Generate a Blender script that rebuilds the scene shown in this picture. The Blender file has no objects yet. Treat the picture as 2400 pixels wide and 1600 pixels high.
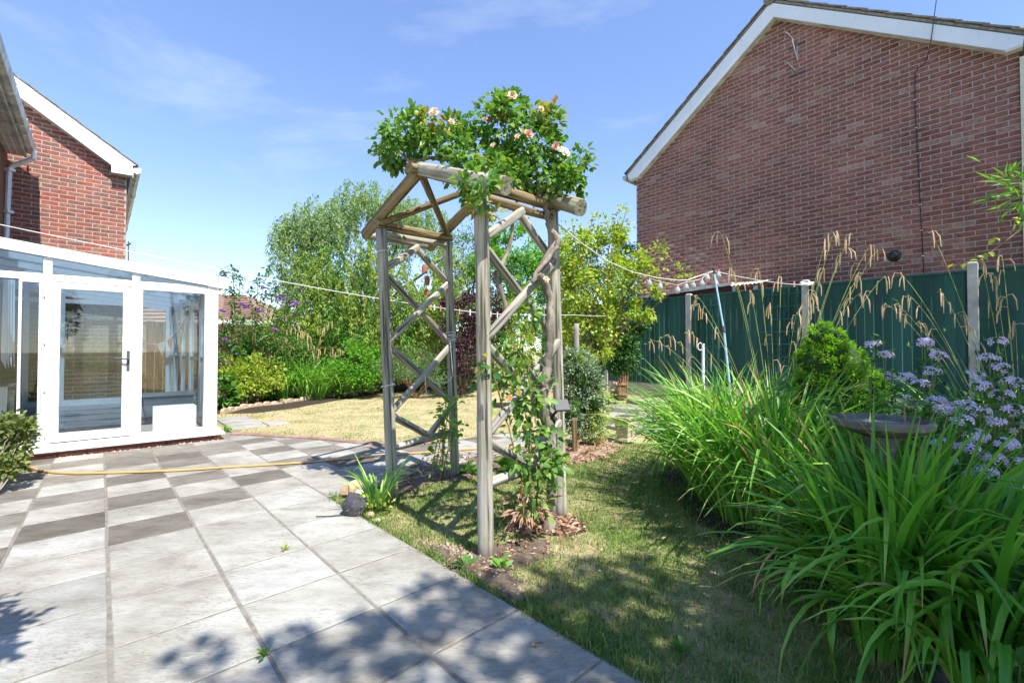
import bpy, math, random
import numpy as np
from mathutils import Vector, Matrix, Euler
random.seed(7); RS = np.random.RandomState(11)
sc = bpy.context.scene
COL = sc.collection
# ---------------------------------------------------------------- camera
CH = 1.1; FPX = 1075.0; TILT = .0186
cam = bpy.data.cameras.new('camera'); co = bpy.data.objects.new('camera', cam); COL.objects.link(co)
cam.sensor_width = 36; cam.lens = FPX / 2400 * 36; cam.clip_start = .02; cam.clip_end = 2000
co.location = (0, 0, CH); co.rotation_euler = (math.pi / 2 + TILT, 0, 0)
sc.camera = co
# ---------------------------------------------------------------- world, sun, exposure
SUN_AZ = math.radians(141.2); SUN_EL = math.radians(56)
w = bpy.data.worlds.new("World"); sc.world = w; w.use_nodes = True
nt = w.node_tree; nt.nodes.clear()
sky = nt.nodes.new('ShaderNodeTexSky'); sky.sky_type = 'NISHITA'; sky.sun_disc = False
sky.sun_elevation = SUN_EL; sky.sun_rotation = SUN_AZ; sky.altitude = 0; sky.air_density = .8
sky.dust_density = 0.; sky.ozone_density = 1.5
tc = nt.nodes.new('ShaderNodeTexCoord'); mp = nt.nodes.new('ShaderNodeMapping'); mp.inputs['Scale'].default_value = (1.0, 1.6, 3.5)
mp.inputs['Rotation'].default_value = (.3, .35, .5)
ns = nt.nodes.new('ShaderNodeTexNoise'); ns.inputs['Scale'].default_value = 1.7; ns.inputs['Detail'].default_value = 7
ns.inputs['Roughness'].default_value = .62; ns.inputs['Distortion'].default_value = .5
rp = nt.nodes.new('ShaderNodeValToRGB'); rp.color_ramp.elements[0].position = .55; rp.color_ramp.elements[1].position = .95
rp.color_ramp.elements[1].color = (.42, .42, .42, 1)
hs = nt.nodes.new('ShaderNodeHueSaturation'); hs.inputs['Saturation'].default_value = 1.18; hs.inputs['Value'].default_value = 1.2; hs.inputs['Hue'].default_value = .513
mx = nt.nodes.new('ShaderNodeMix'); mx.data_type = 'RGBA'; mx.inputs['B'].default_value = (3.0, 3.2, 3.4, 1)
bg = nt.nodes.new('ShaderNodeBackground'); bg.inputs['Strength'].default_value = .15
wo = nt.nodes.new('ShaderNodeOutputWorld')
L = nt.links.new
gm = nt.nodes.new('ShaderNodeGamma'); gm.inputs['Gamma'].default_value = .74
L(tc.outputs['Generated'], mp.inputs['Vector']); L(mp.outputs[0], ns.inputs['Vector']); L(ns.outputs['Fac'], rp.inputs['Fac'])
L(sky.outputs[0], hs.inputs['Color']); L(hs.outputs[0], gm.inputs['Color']); L(gm.outputs[0], mx.inputs['A']); L(rp.outputs[0], mx.inputs['Factor'])
L(mx.outputs['Result'], bg.inputs['Color']); L(bg.outputs[0], wo.inputs['Surface'])
SD = Vector((-math.sin(SUN_AZ) * math.cos(SUN_EL), -math.cos(SUN_AZ) * math.cos(SUN_EL), -math.sin(SUN_EL)))
sl = bpy.data.lights.new('sun', 'SUN'); sl.energy = 3.3; sl.angle = math.radians(.53); sl.color = (1, .965, .9)
so = bpy.data.objects.new('sun', sl); COL.objects.link(so); so.rotation_euler = SD.to_track_quat('-Z', 'Y').to_euler(); so.location = (5, -5, 12)
sc.view_settings.view_transform = 'Standard'; sc.view_settings.look = 'None'; sc.view_settings.gamma = 1
sc.view_settings.use_curve_mapping = False; sc.view_settings.exposure = 1.45
# ---------------------------------------------------------------- survey helpers: where a sight line of the photo meets the place
ca, sa = .743, .669
def W(a, b, z=0.): return (ca * a - sa * b, sa * a + ca * b, z)
def AB(x, y): return (ca * x + sa * y, -sa * x + ca * y)
def ray(px, py):
    u = (px - 1200) / FPX; v = (800 - py) / FPX
    return (u, math.cos(TILT) - v * math.sin(TILT), math.sin(TILT) + v * math.cos(TILT))
def gp(px, py, z=0.):
    d = ray(px, py); s = (z - CH) / d[2]; return (d[0] * s, d[1] * s, z)
def dp(px, py, Y):
    d = ray(px, py); s = Y / d[1]; return (d[0] * s, Y, CH + d[2] * s)
def ap(px, py, a):
    d = ray(px, py); s = a / (ca * d[0] + sa * d[1]); q = AB(d[0] * s, d[1] * s); return (q[1], CH + d[2] * s)   # (b, z)
def bp(px, py, b):
    d = ray(px, py); s = b / (-sa * d[0] + ca * d[1]); q = AB(d[0] * s, d[1] * s); return (q[0], CH + d[2] * s)  # (a, z)
def vec(*a): return Vector(a)
def unit(v): v = np.asarray(v, float); return v / (np.linalg.norm(v, axis=-1, keepdims=True) + 1e-12)
def wob(x, y, s=1., o=0.):   # smooth pseudo noise 0..1
    x = x * s; y = y * s
    return .5 + .17 * (np.sin(1.7 * x + 2.3 * y + o) + np.sin(-2.9 * x + 1.3 * y + 2 * o) + np.sin(4.1 * x + 3.7 * y + 1 + o) * .6 + np.sin(6.3 * x - 5.2 * y + o) * .5)
# ---------------------------------------------------------------- materials
def newmat(name):
    m = bpy.data.materials.new(name); m.use_nodes = True; t = m.node_tree
    return m, t, t.nodes['Principled BSDF']
def nd(t, typ, **kw):
    n = t.nodes.new(typ)
    for k, v in kw.items(): n.inputs[k].default_value = v
    return n
def ramp(t, cols, pos=None, interp='LINEAR'):
    r = t.nodes.new('ShaderNodeValToRGB'); cr = r.color_ramp; cr.interpolation = interp
    n = len(cols)
    while len(cr.elements) < n: cr.elements.new(.5)
    for i, c in enumerate(cols):
        cr.elements[i].position = pos[i] if pos else (i / max(1, n - 1)); cr.elements[i].color = (*c, 1)
    return r
def rnd(t):   # one random number per object and per loose piece
    o = t.nodes.new('ShaderNodeObjectInfo'); g = t.nodes.new('ShaderNodeNewGeometry')
    a = t.nodes.new('ShaderNodeMath'); a.operation = 'ADD'; f = t.nodes.new('ShaderNodeMath'); f.operation = 'FRACT'
    t.links.new(o.outputs['Random'], a.inputs[0]); t.links.new(g.outputs['Random Per Island'], a.inputs[1]); t.links.new(a.outputs[0], f.inputs[0])
    return f.outputs[0]
def coords(t, scale, kind='Object'):
    c = t.nodes.new('ShaderNodeTexCoord'); m = nd(t, 'ShaderNodeMapping'); m.inputs['Scale'].default_value = scale
    t.links.new(c.outputs[kind], m.inputs['Vector']); return m.outputs[0]
def noise(t, v, scale, detail=5, rough=.6, dist=0.):
    n = nd(t, 'ShaderNodeTexNoise', Scale=scale, Detail=detail, Roughness=rough, Distortion=dist)
    if v is not None: t.links.new(v, n.inputs['Vector'])
    return n.outputs['Fac']
def mixc(t, fac, a, b, mode='MIX'):
    m = t.nodes.new('ShaderNodeMix'); m.data_type = 'RGBA'; m.blend_type = mode
    for s, x in (('Factor', fac), ('A', a), ('B', b)):
        if isinstance(x, (int, float)): m.inputs[s].default_value = x
        elif isinstance(x, tuple): m.inputs[s].default_value = (*x, 1)
        else: t.links.new(x, m.inputs[s])
    return m.outputs['Result']
def bump(t, bs, h, st=.3, d=.01):
    b = nd(t, 'ShaderNodeBump', Strength=st, Distance=d); t.links.new(h, b.inputs['Height']); t.links.new(b.outputs[0], bs.inputs['Normal'])
def pmat(name, c1, c2=None, scale=8, rough=.75, bst=.25, bd=.005, sc3=(1, 1, 1), spec=.3, var=0., kind='Object', c3=None, lo=.3, hi=.7, speck=None):
    """general mottled surface: two or three colours through noise, optional variation per piece and fine dark specks"""
    m, t, b = newmat(name); v = coords(t, sc3, kind)
    f = noise(t, v, scale)
    cols = [c1, c2 or c1] + ([c3] if c3 else [])
    r = ramp(t, cols, [lo, hi] if not c3 else [lo, (lo + hi) / 2, hi]); t.links.new(f, r.inputs['Fac']); c = r.outputs[0]
    if var:
        h = nd(t, 'ShaderNodeHueSaturation'); mr = nd(t, 'ShaderNodeMapRange'); mr.inputs['To Min'].default_value = 1 - var; mr.inputs['To Max'].default_value = 1 + var
        t.links.new(rnd(t), mr.inputs['Value']); t.links.new(mr.outputs[0], h.inputs['Value']); t.links.new(c, h.inputs['Color']); c = h.outputs[0]
    if speck:
        f2 = noise(t, v, speck[0], 3, .7); r2 = ramp(t, [(0, 0, 0), (1, 1, 1)], [speck[1], speck[1] + .08]); t.links.new(f2, r2.inputs['Fac'])
        mm = t.nodes.new('ShaderNodeMath'); mm.operation = 'MULTIPLY'; mm.inputs[1].default_value = speck[3]; t.links.new(r2.outputs[0], mm.inputs[0])
        c = mixc(t, mm.outputs[0], c, speck[2])
    t.links.new(c, b.inputs['Base Color'])
    b.inputs['Roughness'].default_value = rough; b.inputs['Specular IOR Level'].default_value = spec
    if bst: bump(t, b, noise(t, v, scale * 4, 6, .7), bst, bd)
    return m
def leafmat(name, cols, trans=.35, rough=.45, spec=.35, pos=None, tint=(1.25, 1.45, .55)):
    gn = 1. if 'petal' in name or 'dead' in name or 'dry' in name else 1.75 if 'sedge' in name else 1.4
    cols = [tuple(min(.85, x * gn) for x in c) for c in cols]
    m, t, b = newmat(name); r = ramp(t, cols, pos); t.links.new(rnd(t), r.inputs['Fac'])
    t.links.new(r.outputs[0], b.inputs['Base Color']); b.inputs['Roughness'].default_value = rough; b.inputs['Specular IOR Level'].default_value = spec
    src = r.outputs[0]
    if 'sedge_leaf' in name:
        at = t.nodes.new('ShaderNodeAttribute'); at.attribute_name = 'along'; ad = t.nodes.new('ShaderNodeMath'); ad.operation = 'ADD'; rr = nd(t, 'ShaderNodeMapRange'); rr.inputs['To Min'].default_value = -.35; rr.inputs['To Max'].default_value = .12
        t.links.new(rnd(t), rr.inputs['Value']); t.links.new(at.outputs['Fac'], ad.inputs[0]); t.links.new(rr.outputs[0], ad.inputs[1]); rt = ramp(t, [(0, 0, 0), (.85, .85, .85)], [.93, 1.0]); t.links.new(ad.outputs[0], rt.inputs['Fac'])
        src = mixc(t, rt.outputs[0], src, (.34, .22, .09)); r0 = ramp(t, [(1, 1, 1), (0, 0, 0)], [.0, .07]); t.links.new(at.outputs['Fac'], r0.inputs['Fac']); src = mixc(t, r0.outputs[0], src, (.30, .27, .12)); t.links.new(src, b.inputs['Base Color'])
    tr = t.nodes.new('ShaderNodeBsdfTranslucent'); c = mixc(t, 1.0, src, tint, 'MULTIPLY'); t.links.new(c, tr.inputs['Color'])
    mx = t.nodes.new('ShaderNodeMixShader'); mx.inputs[0].default_value = trans
    t.links.new(b.outputs[0], mx.inputs[1]); t.links.new(tr.outputs[0], mx.inputs[2]); t.links.new(mx.outputs[0], t.nodes['Material Output'].inputs['Surface'])
    return m
def plain(name, c, rough=.4, metal=0., spec=.5):
    m, t, b = newmat(name); v = coords(t, (1, 1, 1)); f = noise(t, v, 12); r = ramp(t, [tuple(x * .9 for x in c), c], [.35, .6]); t.links.new(f, r.inputs['Fac'])
    t.links.new(r.outputs[0], b.inputs['Base Color']); b.inputs['Roughness'].default_value = rough; b.inputs['Metallic'].default_value = metal; b.inputs['Specular IOR Level'].default_value = spec
    return m
def glassmat(name, tint, rf=.12, rough=.0):
    m, t, b = newmat(name); t.nodes.remove(b)
    tr = t.nodes.new('ShaderNodeBsdfTransparent'); tr.inputs[0].default_value = (*tint, 1)
    g = t.nodes.new('ShaderNodeBsdfGlossy'); g.inputs['Roughness'].default_value = rough
    fr = nd(t, 'ShaderNodeLayerWeight', Blend=.5); pw = t.nodes.new('ShaderNodeMath'); pw.operation = 'POWER'; pw.inputs[1].default_value = 4.5; t.links.new(fr.outputs['Facing'], pw.inputs[0]); mr = nd(t, 'ShaderNodeMapRange'); mr.inputs['To Min'].default_value = rf * .5; t.links.new(pw.outputs[0], mr.inputs['Value']); mx = t.nodes.new('ShaderNodeMixShader')
    t.links.new(mr.outputs[0], mx.inputs[0]); t.links.new(tr.outputs[0], mx.inputs[1]); t.links.new(g.outputs[0], mx.inputs[2])
    t.links.new(mx.outputs[0], t.nodes['Material Output'].inputs['Surface']); return m
def brickmat(name, cols, pos, sat=1.):
    m, t, b = newmat(name); r = ramp(t, cols, pos); t.links.new(rnd(t), r.inputs['Fac'])
    v = coords(t, (1, 1, 1), 'Generated'); vo = t.nodes.new('ShaderNodeNewGeometry')
    f = noise(t, vo.outputs['Position'], 22, 6, .7); r2 = ramp(t, [(.62, .6, .6), (1.25, 1.22, 1.2)], [.3, .7]); t.links.new(f, r2.inputs['Fac'])
    c = mixc(t, 1., r.outputs[0], r2.outputs[0], 'MULTIPLY')
    f3 = noise(t, vo.outputs['Position'], 1.1, 4, .6); r3 = ramp(t, [(.78, .78, .8), (1.15, 1.13, 1.12)], [.35, .65]); t.links.new(f3, r3.inputs['Fac'])
    c = mixc(t, 1., c, r3.outputs[0], 'MULTIPLY')
    f4 = noise(t, vo.outputs['Position'], 60, 2, .5); r4 = ramp(t, [(0, 0, 0), (1, 1, 1)], [.69, .74]); t.links.new(f4, r4.inputs['Fac'])
    c = mixc(t, r4.outputs[0], c, (.42, .36, .32))
    t.links.new(c, b.inputs['Base Color']); b.inputs['Roughness'].default_value = .9; b.inputs['Specular IOR Level'].default_value = .15
    bump(t, b, noise(t, vo.outputs['Position'], 90, 5, .7), .35, .0015); return m
M = {}
M['wood'] = None
def woodmat(name, cols, stretch=.06, scale=26, green=None):
    m, t, b = newmat(name); v = coords(t, (1, 1, stretch)); f = noise(t, v, scale, 8, .65, .4)
    r = ramp(t, cols, [.3, .45, .58, .75] if len(cols) == 4 else None); t.links.new(f, r.inputs['Fac']); c = r.outputs[0]
    v2 = coords(t, (1, 1, 1)); f2 = noise(t, v2, 3.5, 4); r2 = ramp(t, [(.0, .0, .0), (1, 1, 1)], [.45, .62]); t.links.new(f2, r2.inputs['Fac'])
    if green: c = mixc(t, r2.outputs[0], c, mixc(t, .55, c, green))
    c = mixc(t, 1., c, mixc(t, rnd(t), (.85, .85, .85), (1.12, 1.12, 1.12)), 'MULTIPLY')
    w2 = coords(t, (1, 1, .025)); f3 = noise(t, w2, 45, 3, .5); r3 = ramp(t, [(.25, .25, .25), (1, 1, 1)], [.36, .43]); t.links.new(f3, r3.inputs['Fac'])
    c = mixc(t, 1., c, r3.outputs[0], 'MULTIPLY')
    t.links.new(c, b.inputs['Base Color']); b.inputs['Roughness'].default_value = .85; b.inputs['Specular IOR Level'].default_value = .2
    bump(t, b, f, .9, .012); return m
M['wood'] = woodmat('weathered_wood', [(.13, .11, .09), (.32, .29, .235), (.47, .435, .36), (.58, .545, .47)], green=(.24, .235, .13))
M['wood_brown'] = woodmat('stained_wood', [(.11, .075, .04), (.21, .15, .08), (.30, .225, .125), (.38, .31, .20)], green=(.17, .15, .05))
M['wood_grey'] = woodmat('grey_wood', [(.17, .15, .13), (.30, .275, .235), (.42, .39, .33), (.5, .47, .41)])
M['bark'] = pmat('bark', (.10, .075, .055), (.36, .31, .25), 18, .9, .8, .01, (1, 1, .35))
M['bark_dark'] = pmat('dark_bark', (.05, .035, .025), (.15, .11, .08), 14, .9, .8, .01, (1, 1, .4))
M['bark_orange'] = pmat('orange_bark', (.16, .07, .03), (.34, .2, .1), 14, .8, .4, .005)
M['upvc'] = plain('white_upvc', (.80, .81, .82), .3)
M['upvc_dirty'] = pmat('grimy_upvc', (.42, .41, .37), (.7, .69, .65), 5, .5, .1, .002, lo=.35, hi=.6)
M['white_board'] = pmat('white_board', (.70, .73, .78), (.78, .80, .84), 2, .45, 0)
M['mortar_red'] = pmat('mortar_grey', (.33, .28, .24), (.46, .39, .34), 30, .95, .4, .004)
M['mortar_cream'] = pmat('mortar_cream', (.40, .31, .25), (.52, .42, .35), 30, .95, .4, .004)
M['brick_red'] = brickmat('plum_red_brick', [(.24, .10, .08), (.29, .125, .10), (.33, .15, .12), (.265, .115, .09), (.31, .17, .13), (.38, .25, .20)], [0, .25, .5, .7, .92, 1])
M['brick_wing'] = brickmat('red_brick', [(.31, .095, .07), (.35, .12, .085), (.26, .125, .10), (.21, .12, .10), (.36, .14, .095), (.28, .165, .12)], [0, .3, .5, .65, .82, 1])
M['tile'] = pmat('roof_tile_brown', (.12, .10, .085), (.24, .21, .17), 14, .9, .5, .006, var=.15, speck=(30, .62, (.45, .43, .36), .7))
M['tile_far'] = pmat('far_roof_tile', (.20, .125, .09), (.30, .20, .15), 3, .9, .2, var=.12)
M['verge'] = pmat('verge_mortar', (.22, .20, .15), (.48, .44, .35), 20, .95, .6, .008)
M['concrete'] = pmat('concrete', (.36, .35, .31), (.52, .50, .46), 6, .9, .3, .003, speck=(60, .62, (.2, .2, .17), .5))
M['fence_green'] = pmat('green_painted_wood', (.020, .074, .058), (.040, .125, .096), 3.5, .6, .3, .003, (1, 1, .25), var=.26, spec=.25)
M['mortar_slab'] = pmat('patio_joint', (.15, .13, .105), (.27, .245, .205), 20, .95, .5, .006)
M['soil'] = pmat('soil', (.09, .062, .042), (.26, .19, .135), 22, 1, 1, .03, c3=(.36, .28, .2), kind='Object', lo=.3, hi=.75)
M['glass'] = glassmat('window_glass', (.93, .95, .94))
M['glass_roof'] = glassmat('roof_glass', (.42, .52, .62))
M['bulb'] = leafmat('bulb_petal_glass', [(.55, .57, .6), (.7, .72, .74)], .5, .05, 1., tint=(1, 1, 1)); M['bulb'].name = 'bulb_glass'
M['steel'] = plain('galvanised_steel', (.5, .5, .5), .4, .85)
M['black'] = plain('black_plastic', (.018, .018, .02), .4)
M['darkgrey'] = plain('dark_grey', (.08, .08, .09), .6)
M['rope'] = pmat('rope', (.60, .58, .54), (.72, .7, .66), 60, .9, .3, .001)
M['hose'] = plain('orange_hose', (.62, .34, .10), .4)
M['stone_tan'] = pmat('sandstone', (.34, .23, .13), (.52, .39, .25), 10, .95, .5, .008, var=.2)
M['edging'] = pmat('edging_stone', (.42, .30, .19), (.60, .46, .33), 10, .95, .5, .008, var=.2)
M['stone_grey'] = pmat('old_stone', (.13, .125, .11), (.40, .38, .33), 9, .95, .8, .01, speck=(28, .58, (.5, .5, .44), .6))
M['brickedge'] = pmat('edging_brick', (.24, .14, .11), (.37, .25, .20), 10, .95, .4, .004, var=.2)
# greens
M['rose_leaf'] = leafmat('rose_leaf', [(.04, .11, .022), (.065, .16, .028), (.12, .22, .04), (.22, .27, .06)], pos=[0, .35, .7, 1])
M['rose_young'] = leafmat('rose_young_leaf', [(.17, .22, .04), (.30, .26, .05), (.32, .14, .05)], pos=[0, .7, 1])
M['willow'] = leafmat('willow_leaf', [(.12, .20, .07), (.18, .26, .10), (.25, .32, .14), (.29, .35, .18)], .4)
M['willow_y'] = leafmat('willow_leaf_yellow', [(.16, .24, .035), (.24, .31, .05), (.32, .34, .07)], .4)
M['bright'] = leafmat('bright_leaf', [(.07, .19, .02), (.12, .27, .03), (.17, .32, .05)], .4)
M['lime'] = leafmat('lime_leaf', [(.17, .27, .03), (.27, .34, .05), (.36, .37, .08), (.40, .20, .07)], .4, pos=[0, .5, .93, 1])
M['mid'] = leafmat('mid_green_leaf', [(.035, .10, .02), (.065, .16, .028), (.10, .21, .04)], .3)
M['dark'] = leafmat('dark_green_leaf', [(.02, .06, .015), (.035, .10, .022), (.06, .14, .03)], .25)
M['shade_leaf'] = leafmat('overhanging_leaf', [(.03, .09, .02), (.07, .16, .03)], .25)
M['grey_green'] = leafmat('variegated_leaf', [(.06, .11, .05), (.13, .19, .10), (.24, .30, .20), (.36, .40, .27)], .15)
M['juniper'] = leafmat('juniper_leaf', [(.06, .12, .045), (.10, .18, .065), (.15, .22, .08)], .2)
M['topiary'] = leafmat('conifer_leaf', [(.12, .26, .015), (.18, .34, .02), (.26, .42, .03)], .3)
M['purple_leaf'] = leafmat('purple_leaf', [(.035, .016, .022), (.06, .025, .035), (.09, .05, .06)], .2, tint=(1.3, .8, .9))
M['strap'] = leafmat('sedge_leaf', [(.035, .12, .012), (.055, .17, .018), (.09, .22, .025), (.13, .25, .04)], .35, .38, .5)
M['strap_lime'] = leafmat('sedge_leaf_light', [(.09, .21, .03), (.15, .28, .045), (.24, .33, .08)], .35, .4, .5)
M['straw'] = leafmat('straw', [(.34, .24, .10), (.44, .33, .17), (.30, .18, .08)], .25, tint=(1.1, 1, .8))
M['grass'] = leafmat('grass_blade', [(.05, .12, .02), (.085, .16, .03), (.14, .20, .05), (.24, .24, .10)], .3, .6, .2)
M['grass_dry'] = leafmat('dry_grass_blade', [(.24, .18, .09), (.36, .28, .15), (.48, .40, .25)], .25, .8, .1, tint=(1.1, 1., .8))
M['olive'] = leafmat('olive_leaf', [(.06, .09, .02), (.11, .14, .035), (.17, .18, .05), (.10, .13, .05)], .3)
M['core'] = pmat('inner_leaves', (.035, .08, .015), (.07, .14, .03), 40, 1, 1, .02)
M['lilac'] = leafmat('lilac_petal', [(.62, .48, .74), (.74, .60, .82), (.82, .74, .85)], .3, .6, .2, tint=(1.05, 1, 1.1))
M['purple'] = leafmat('purple_petal', [(.35, .12, .50), (.50, .22, .65)], .3, .6, .2, tint=(1.1, .9, 1.1))
M['spent'] = leafmat('spent_flower', [(.08, .07, .08), (.17, .14, .16)], .1, .8, .1, tint=(1, 1, 1))
M['peach'] = leafmat('peach_petal', [(.78, .50, .33), (.82, .60, .44), (.85, .70, .56)], .3, .6, .2, tint=(1.1, 1, .9))
M['pinkpetal'] = leafmat('pink_petal', [(.60, .26, .20), (.74, .45, .36)], .3, .6, .2, tint=(1.1, .9, .9))
M['whitepetal'] = leafmat('white_petal', [(.75, .75, .70), (.82, .80, .78)], .2, .6, .2, tint=(1, 1, 1))
M['stem'] = pmat('green_stem', (.10, .13, .04), (.22, .22, .08), 12, .7, .1)
M['stem_red'] = pmat('reddish_stem', (.14, .08, .04), (.30, .20, .09), 12, .7, .1)
# ---------------------------------------------------------------- object helpers
def wloc(o):
    v = Vector((0, 0, 0))
    while o is not None: v += o.location; o = o.parent
    return v
def tag(o, label=None, cat=None, group=None, kind=None):
    if label: o['label'] = label
    if cat: o['category'] = cat
    if group: o['group'] = group
    if kind: o['kind'] = kind
    return o
def thing(name, label, cat, loc=(0, 0, 0), group=None):
    o = bpy.data.objects.new(name, None); COL.objects.link(o); o.location = loc; o.empty_display_size = .1
    return tag(o, label, cat, group)
def link(name, me, mat, parent=None, kind=None):
    o = bpy.data.objects.new(name, me); COL.objects.link(o)
    if mat is not None and len(me.materials) == 0: me.materials.append(mat)
    if parent is not None: o.parent = parent
    if kind: o['kind'] = kind
    return o
def npmesh(name, V, F, smooth=False):
    """V (n,3), F (m,k) with constant k"""
    V = np.ascontiguousarray(V, np.float32); F = np.ascontiguousarray(F, np.int32); m, k = F.shape
    me = bpy.data.meshes.new(name); me.vertices.add(len(V)); me.vertices.foreach_set('co', V.ravel())
    me.loops.add(m * k); me.loops.foreach_set('vertex_index', F.ravel()); me.polygons.add(m)
    me.polygons.foreach_set('loop_start', np.arange(0, m * k, k, dtype=np.int32)); me.polygons.foreach_set('loop_total', np.full(m, k, np.int32))
    if smooth: me.polygons.foreach_set('use_smooth', np.ones(m, bool))
    me.update(calc_edges=True); return me
def npobj(name, V, F, mat, parent=None, kind=None, smooth=False):
    off = np.array(wloc(parent)) if parent is not None else np.zeros(3)
    return link(name, npmesh(name, np.asarray(V) - off, F, smooth), mat, parent, kind)
class G:
    def __init__(s): s.v = []; s.f = []
    def add(s, vs, fs):
        o = len(s.v); s.v += [tuple(x) for x in vs]; s.f += [tuple(i + o for i in f) for f in fs]; return s
    def hexa(s, p): return s.add(p, [(0, 3, 2, 1), (4, 5, 6, 7), (0, 1, 5, 4), (1, 2, 6, 5), (2, 3, 7, 6), (3, 0, 4, 7)])
    def abox(s, a0, a1, b0, b1, z0, z1):
        return s.hexa([W(a0, b0, z0), W(a1, b0, z0), W(a1, b1, z0), W(a0, b1, z0), W(a0, b0, z1), W(a1, b0, z1), W(a1, b1, z1), W(a0, b1, z1)])
    def box(s, x0, x1, y0, y1, z0, z1):
        return s.hexa([(x0, y0, z0), (x1, y0, z0), (x1, y1, z0), (x0, y1, z0), (x0, y0, z1), (x1, y0, z1), (x1, y1, z1), (x0, y1, z1)])
    def prism(s, P, Q):
        n = len(P); return s.add(list(P) + list(Q), [tuple(range(n))[::-1], tuple(range(n, 2 * n))] + [(i, (i + 1) % n, n + (i + 1) % n, n + i) for i in range(n)])
    def prism_az(s, poly, b0, b1): return s.prism([W(a, b0, z) for a, z in poly], [W(a, b1, z) for a, z in poly])
    def prism_bz(s, poly, a0, a1): return s.prism([W(a0, b, z) for b, z in poly], [W(a1, b, z) for b, z in poly])
    def tube(s, pts, r, n=6, cap=True):
        pts = [Vector(p) for p in pts]; m = len(pts); rr = r if isinstance(r, (list, tuple)) else [r] * m; vs = []; up = None
        for i, p in enumerate(pts):
            d = (pts[min(i + 1, m - 1)] - pts[max(i - 1, 0)]).normalized()
            if up is None: up = d.orthogonal().normalized()
            else: up = (up - d * up.dot(d)).normalized()
            sd = d.cross(up)
            for k in range(n):
                t = 2 * math.pi * k / n; vs.append(p + (up * math.cos(t) + sd * math.sin(t)) * rr[i])
        fs = [(i * n + k, i * n + (k + 1) % n, (i + 1) * n + (k + 1) % n, (i + 1) * n + k) for i in range(m - 1) for k in range(n)]
        if cap: fs += [tuple(range(n))[::-1], tuple(range((m - 1) * n, m * n))]
        return s.add(vs, fs)
    def lathe(s, prof, c=(0, 0, 0), n=24):
        vs = [(c[0] + r * math.cos(2 * math.pi * k / n), c[1] + r * math.sin(2 * math.pi * k / n), c[2] + z) for r, z in prof for k in range(n)]
        m = len(prof); fs = [(i * n + k, i * n + (k + 1) % n, (i + 1) * n + (k + 1) % n, (i + 1) * n + k) for i in range(m - 1) for k in range(n)]
        fs += [tuple(range(n))[::-1], tuple(range((m - 1) * n, m * n))]
        return s.add(vs, fs)
    def obj(s, name, mat, parent=None, kind=None, smooth=False, bevel=0):
        off = wloc(parent) if parent is not None else Vector((0, 0, 0))
        me = bpy.data.meshes.new(name); me.from_pydata([tuple(Vector(v) - off) for v in s.v], [], s.f); me.update()
        if smooth:
            for p in me.polygons: p.use_smooth = True
            try: me.set_sharp_from_angle(angle=math.radians(40))
            except Exception: pass
        o = link(name, me, mat, parent, kind)
        if bevel:
            b = o.modifiers.new('bevel', 'BEVEL'); b.width = bevel; b.segments = 2; b.limit_method = 'ANGLE'
        return o
def log(name, p0, p1, r, mat, parent, n=14, r1=None, flat=0, seed=0):
    """a pole modelled along its own z so that the grain follows it; flat = share planed off one side"""
    p0 = Vector(p0); p1 = Vector(p1); d = p1 - p0; Ln = d.length; r1 = r1 or r; rn = random.Random(seed or hash((round(p0.x, 3), round(p1.z, 3))) & 9999)
    g = G(); m = 14; ph = rn.random() * 6; kn = [(rn.random(), rn.random() * 6.28) for _ in range(3)]
    vs = []
    for i in range(m + 1):
        t = i / m; rr = r + (r1 - r) * t; ox = .004 * math.sin(3 * t + ph); oy = .004 * math.cos(4 * t + ph)
        for k in range(n):
            an = 2 * math.pi * k / n; q = rr * (1 + .045 * math.sin(3 * an + ph + t) + .03 * math.sin(7 * t + 2 * an + ph) + .022 * rn.uniform(-1, 1) + sum(.10 * math.exp(-((t - a_) * Ln / .03) ** 2 - (math.sin((an - b_) / 2) / .25) ** 2) for a_, b_ in kn)); x = q * math.cos(an); y = q * math.sin(an)
            if flat: x = min(x, rr * (1 - flat))
            vs.append((x + ox, y + oy, t * Ln))
    fs = [(i * n + k, i * n + (k + 1) % n, (i + 1) * n + (k + 1) % n, (i + 1) * n + k) for i in range(m) for k in range(n)]
    fs += [tuple(range(n))[::-1], tuple(range(m * n, (m + 1) * n))]
    g.add(vs, fs); me = bpy.data.meshes.new(name); me.from_pydata(g.v, [], g.f); me.update()
    for p in me.polygons: p.use_smooth = len(p.vertices) == 4
    o = link(name, me, mat, parent); o.location = p0 - wloc(parent); o.rotation_euler = d.to_track_quat('Z', 'Y').to_euler(); return o
def bez(p0, p1, p2, n=8):
    p0, p1, p2 = Vector(p0), Vector(p1), Vector(p2)
    return [(1 - t) ** 2 * p0 + 2 * t * (1 - t) * p1 + t * t * p2 for t in [i / n for i in range(n + 1)]]
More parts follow.
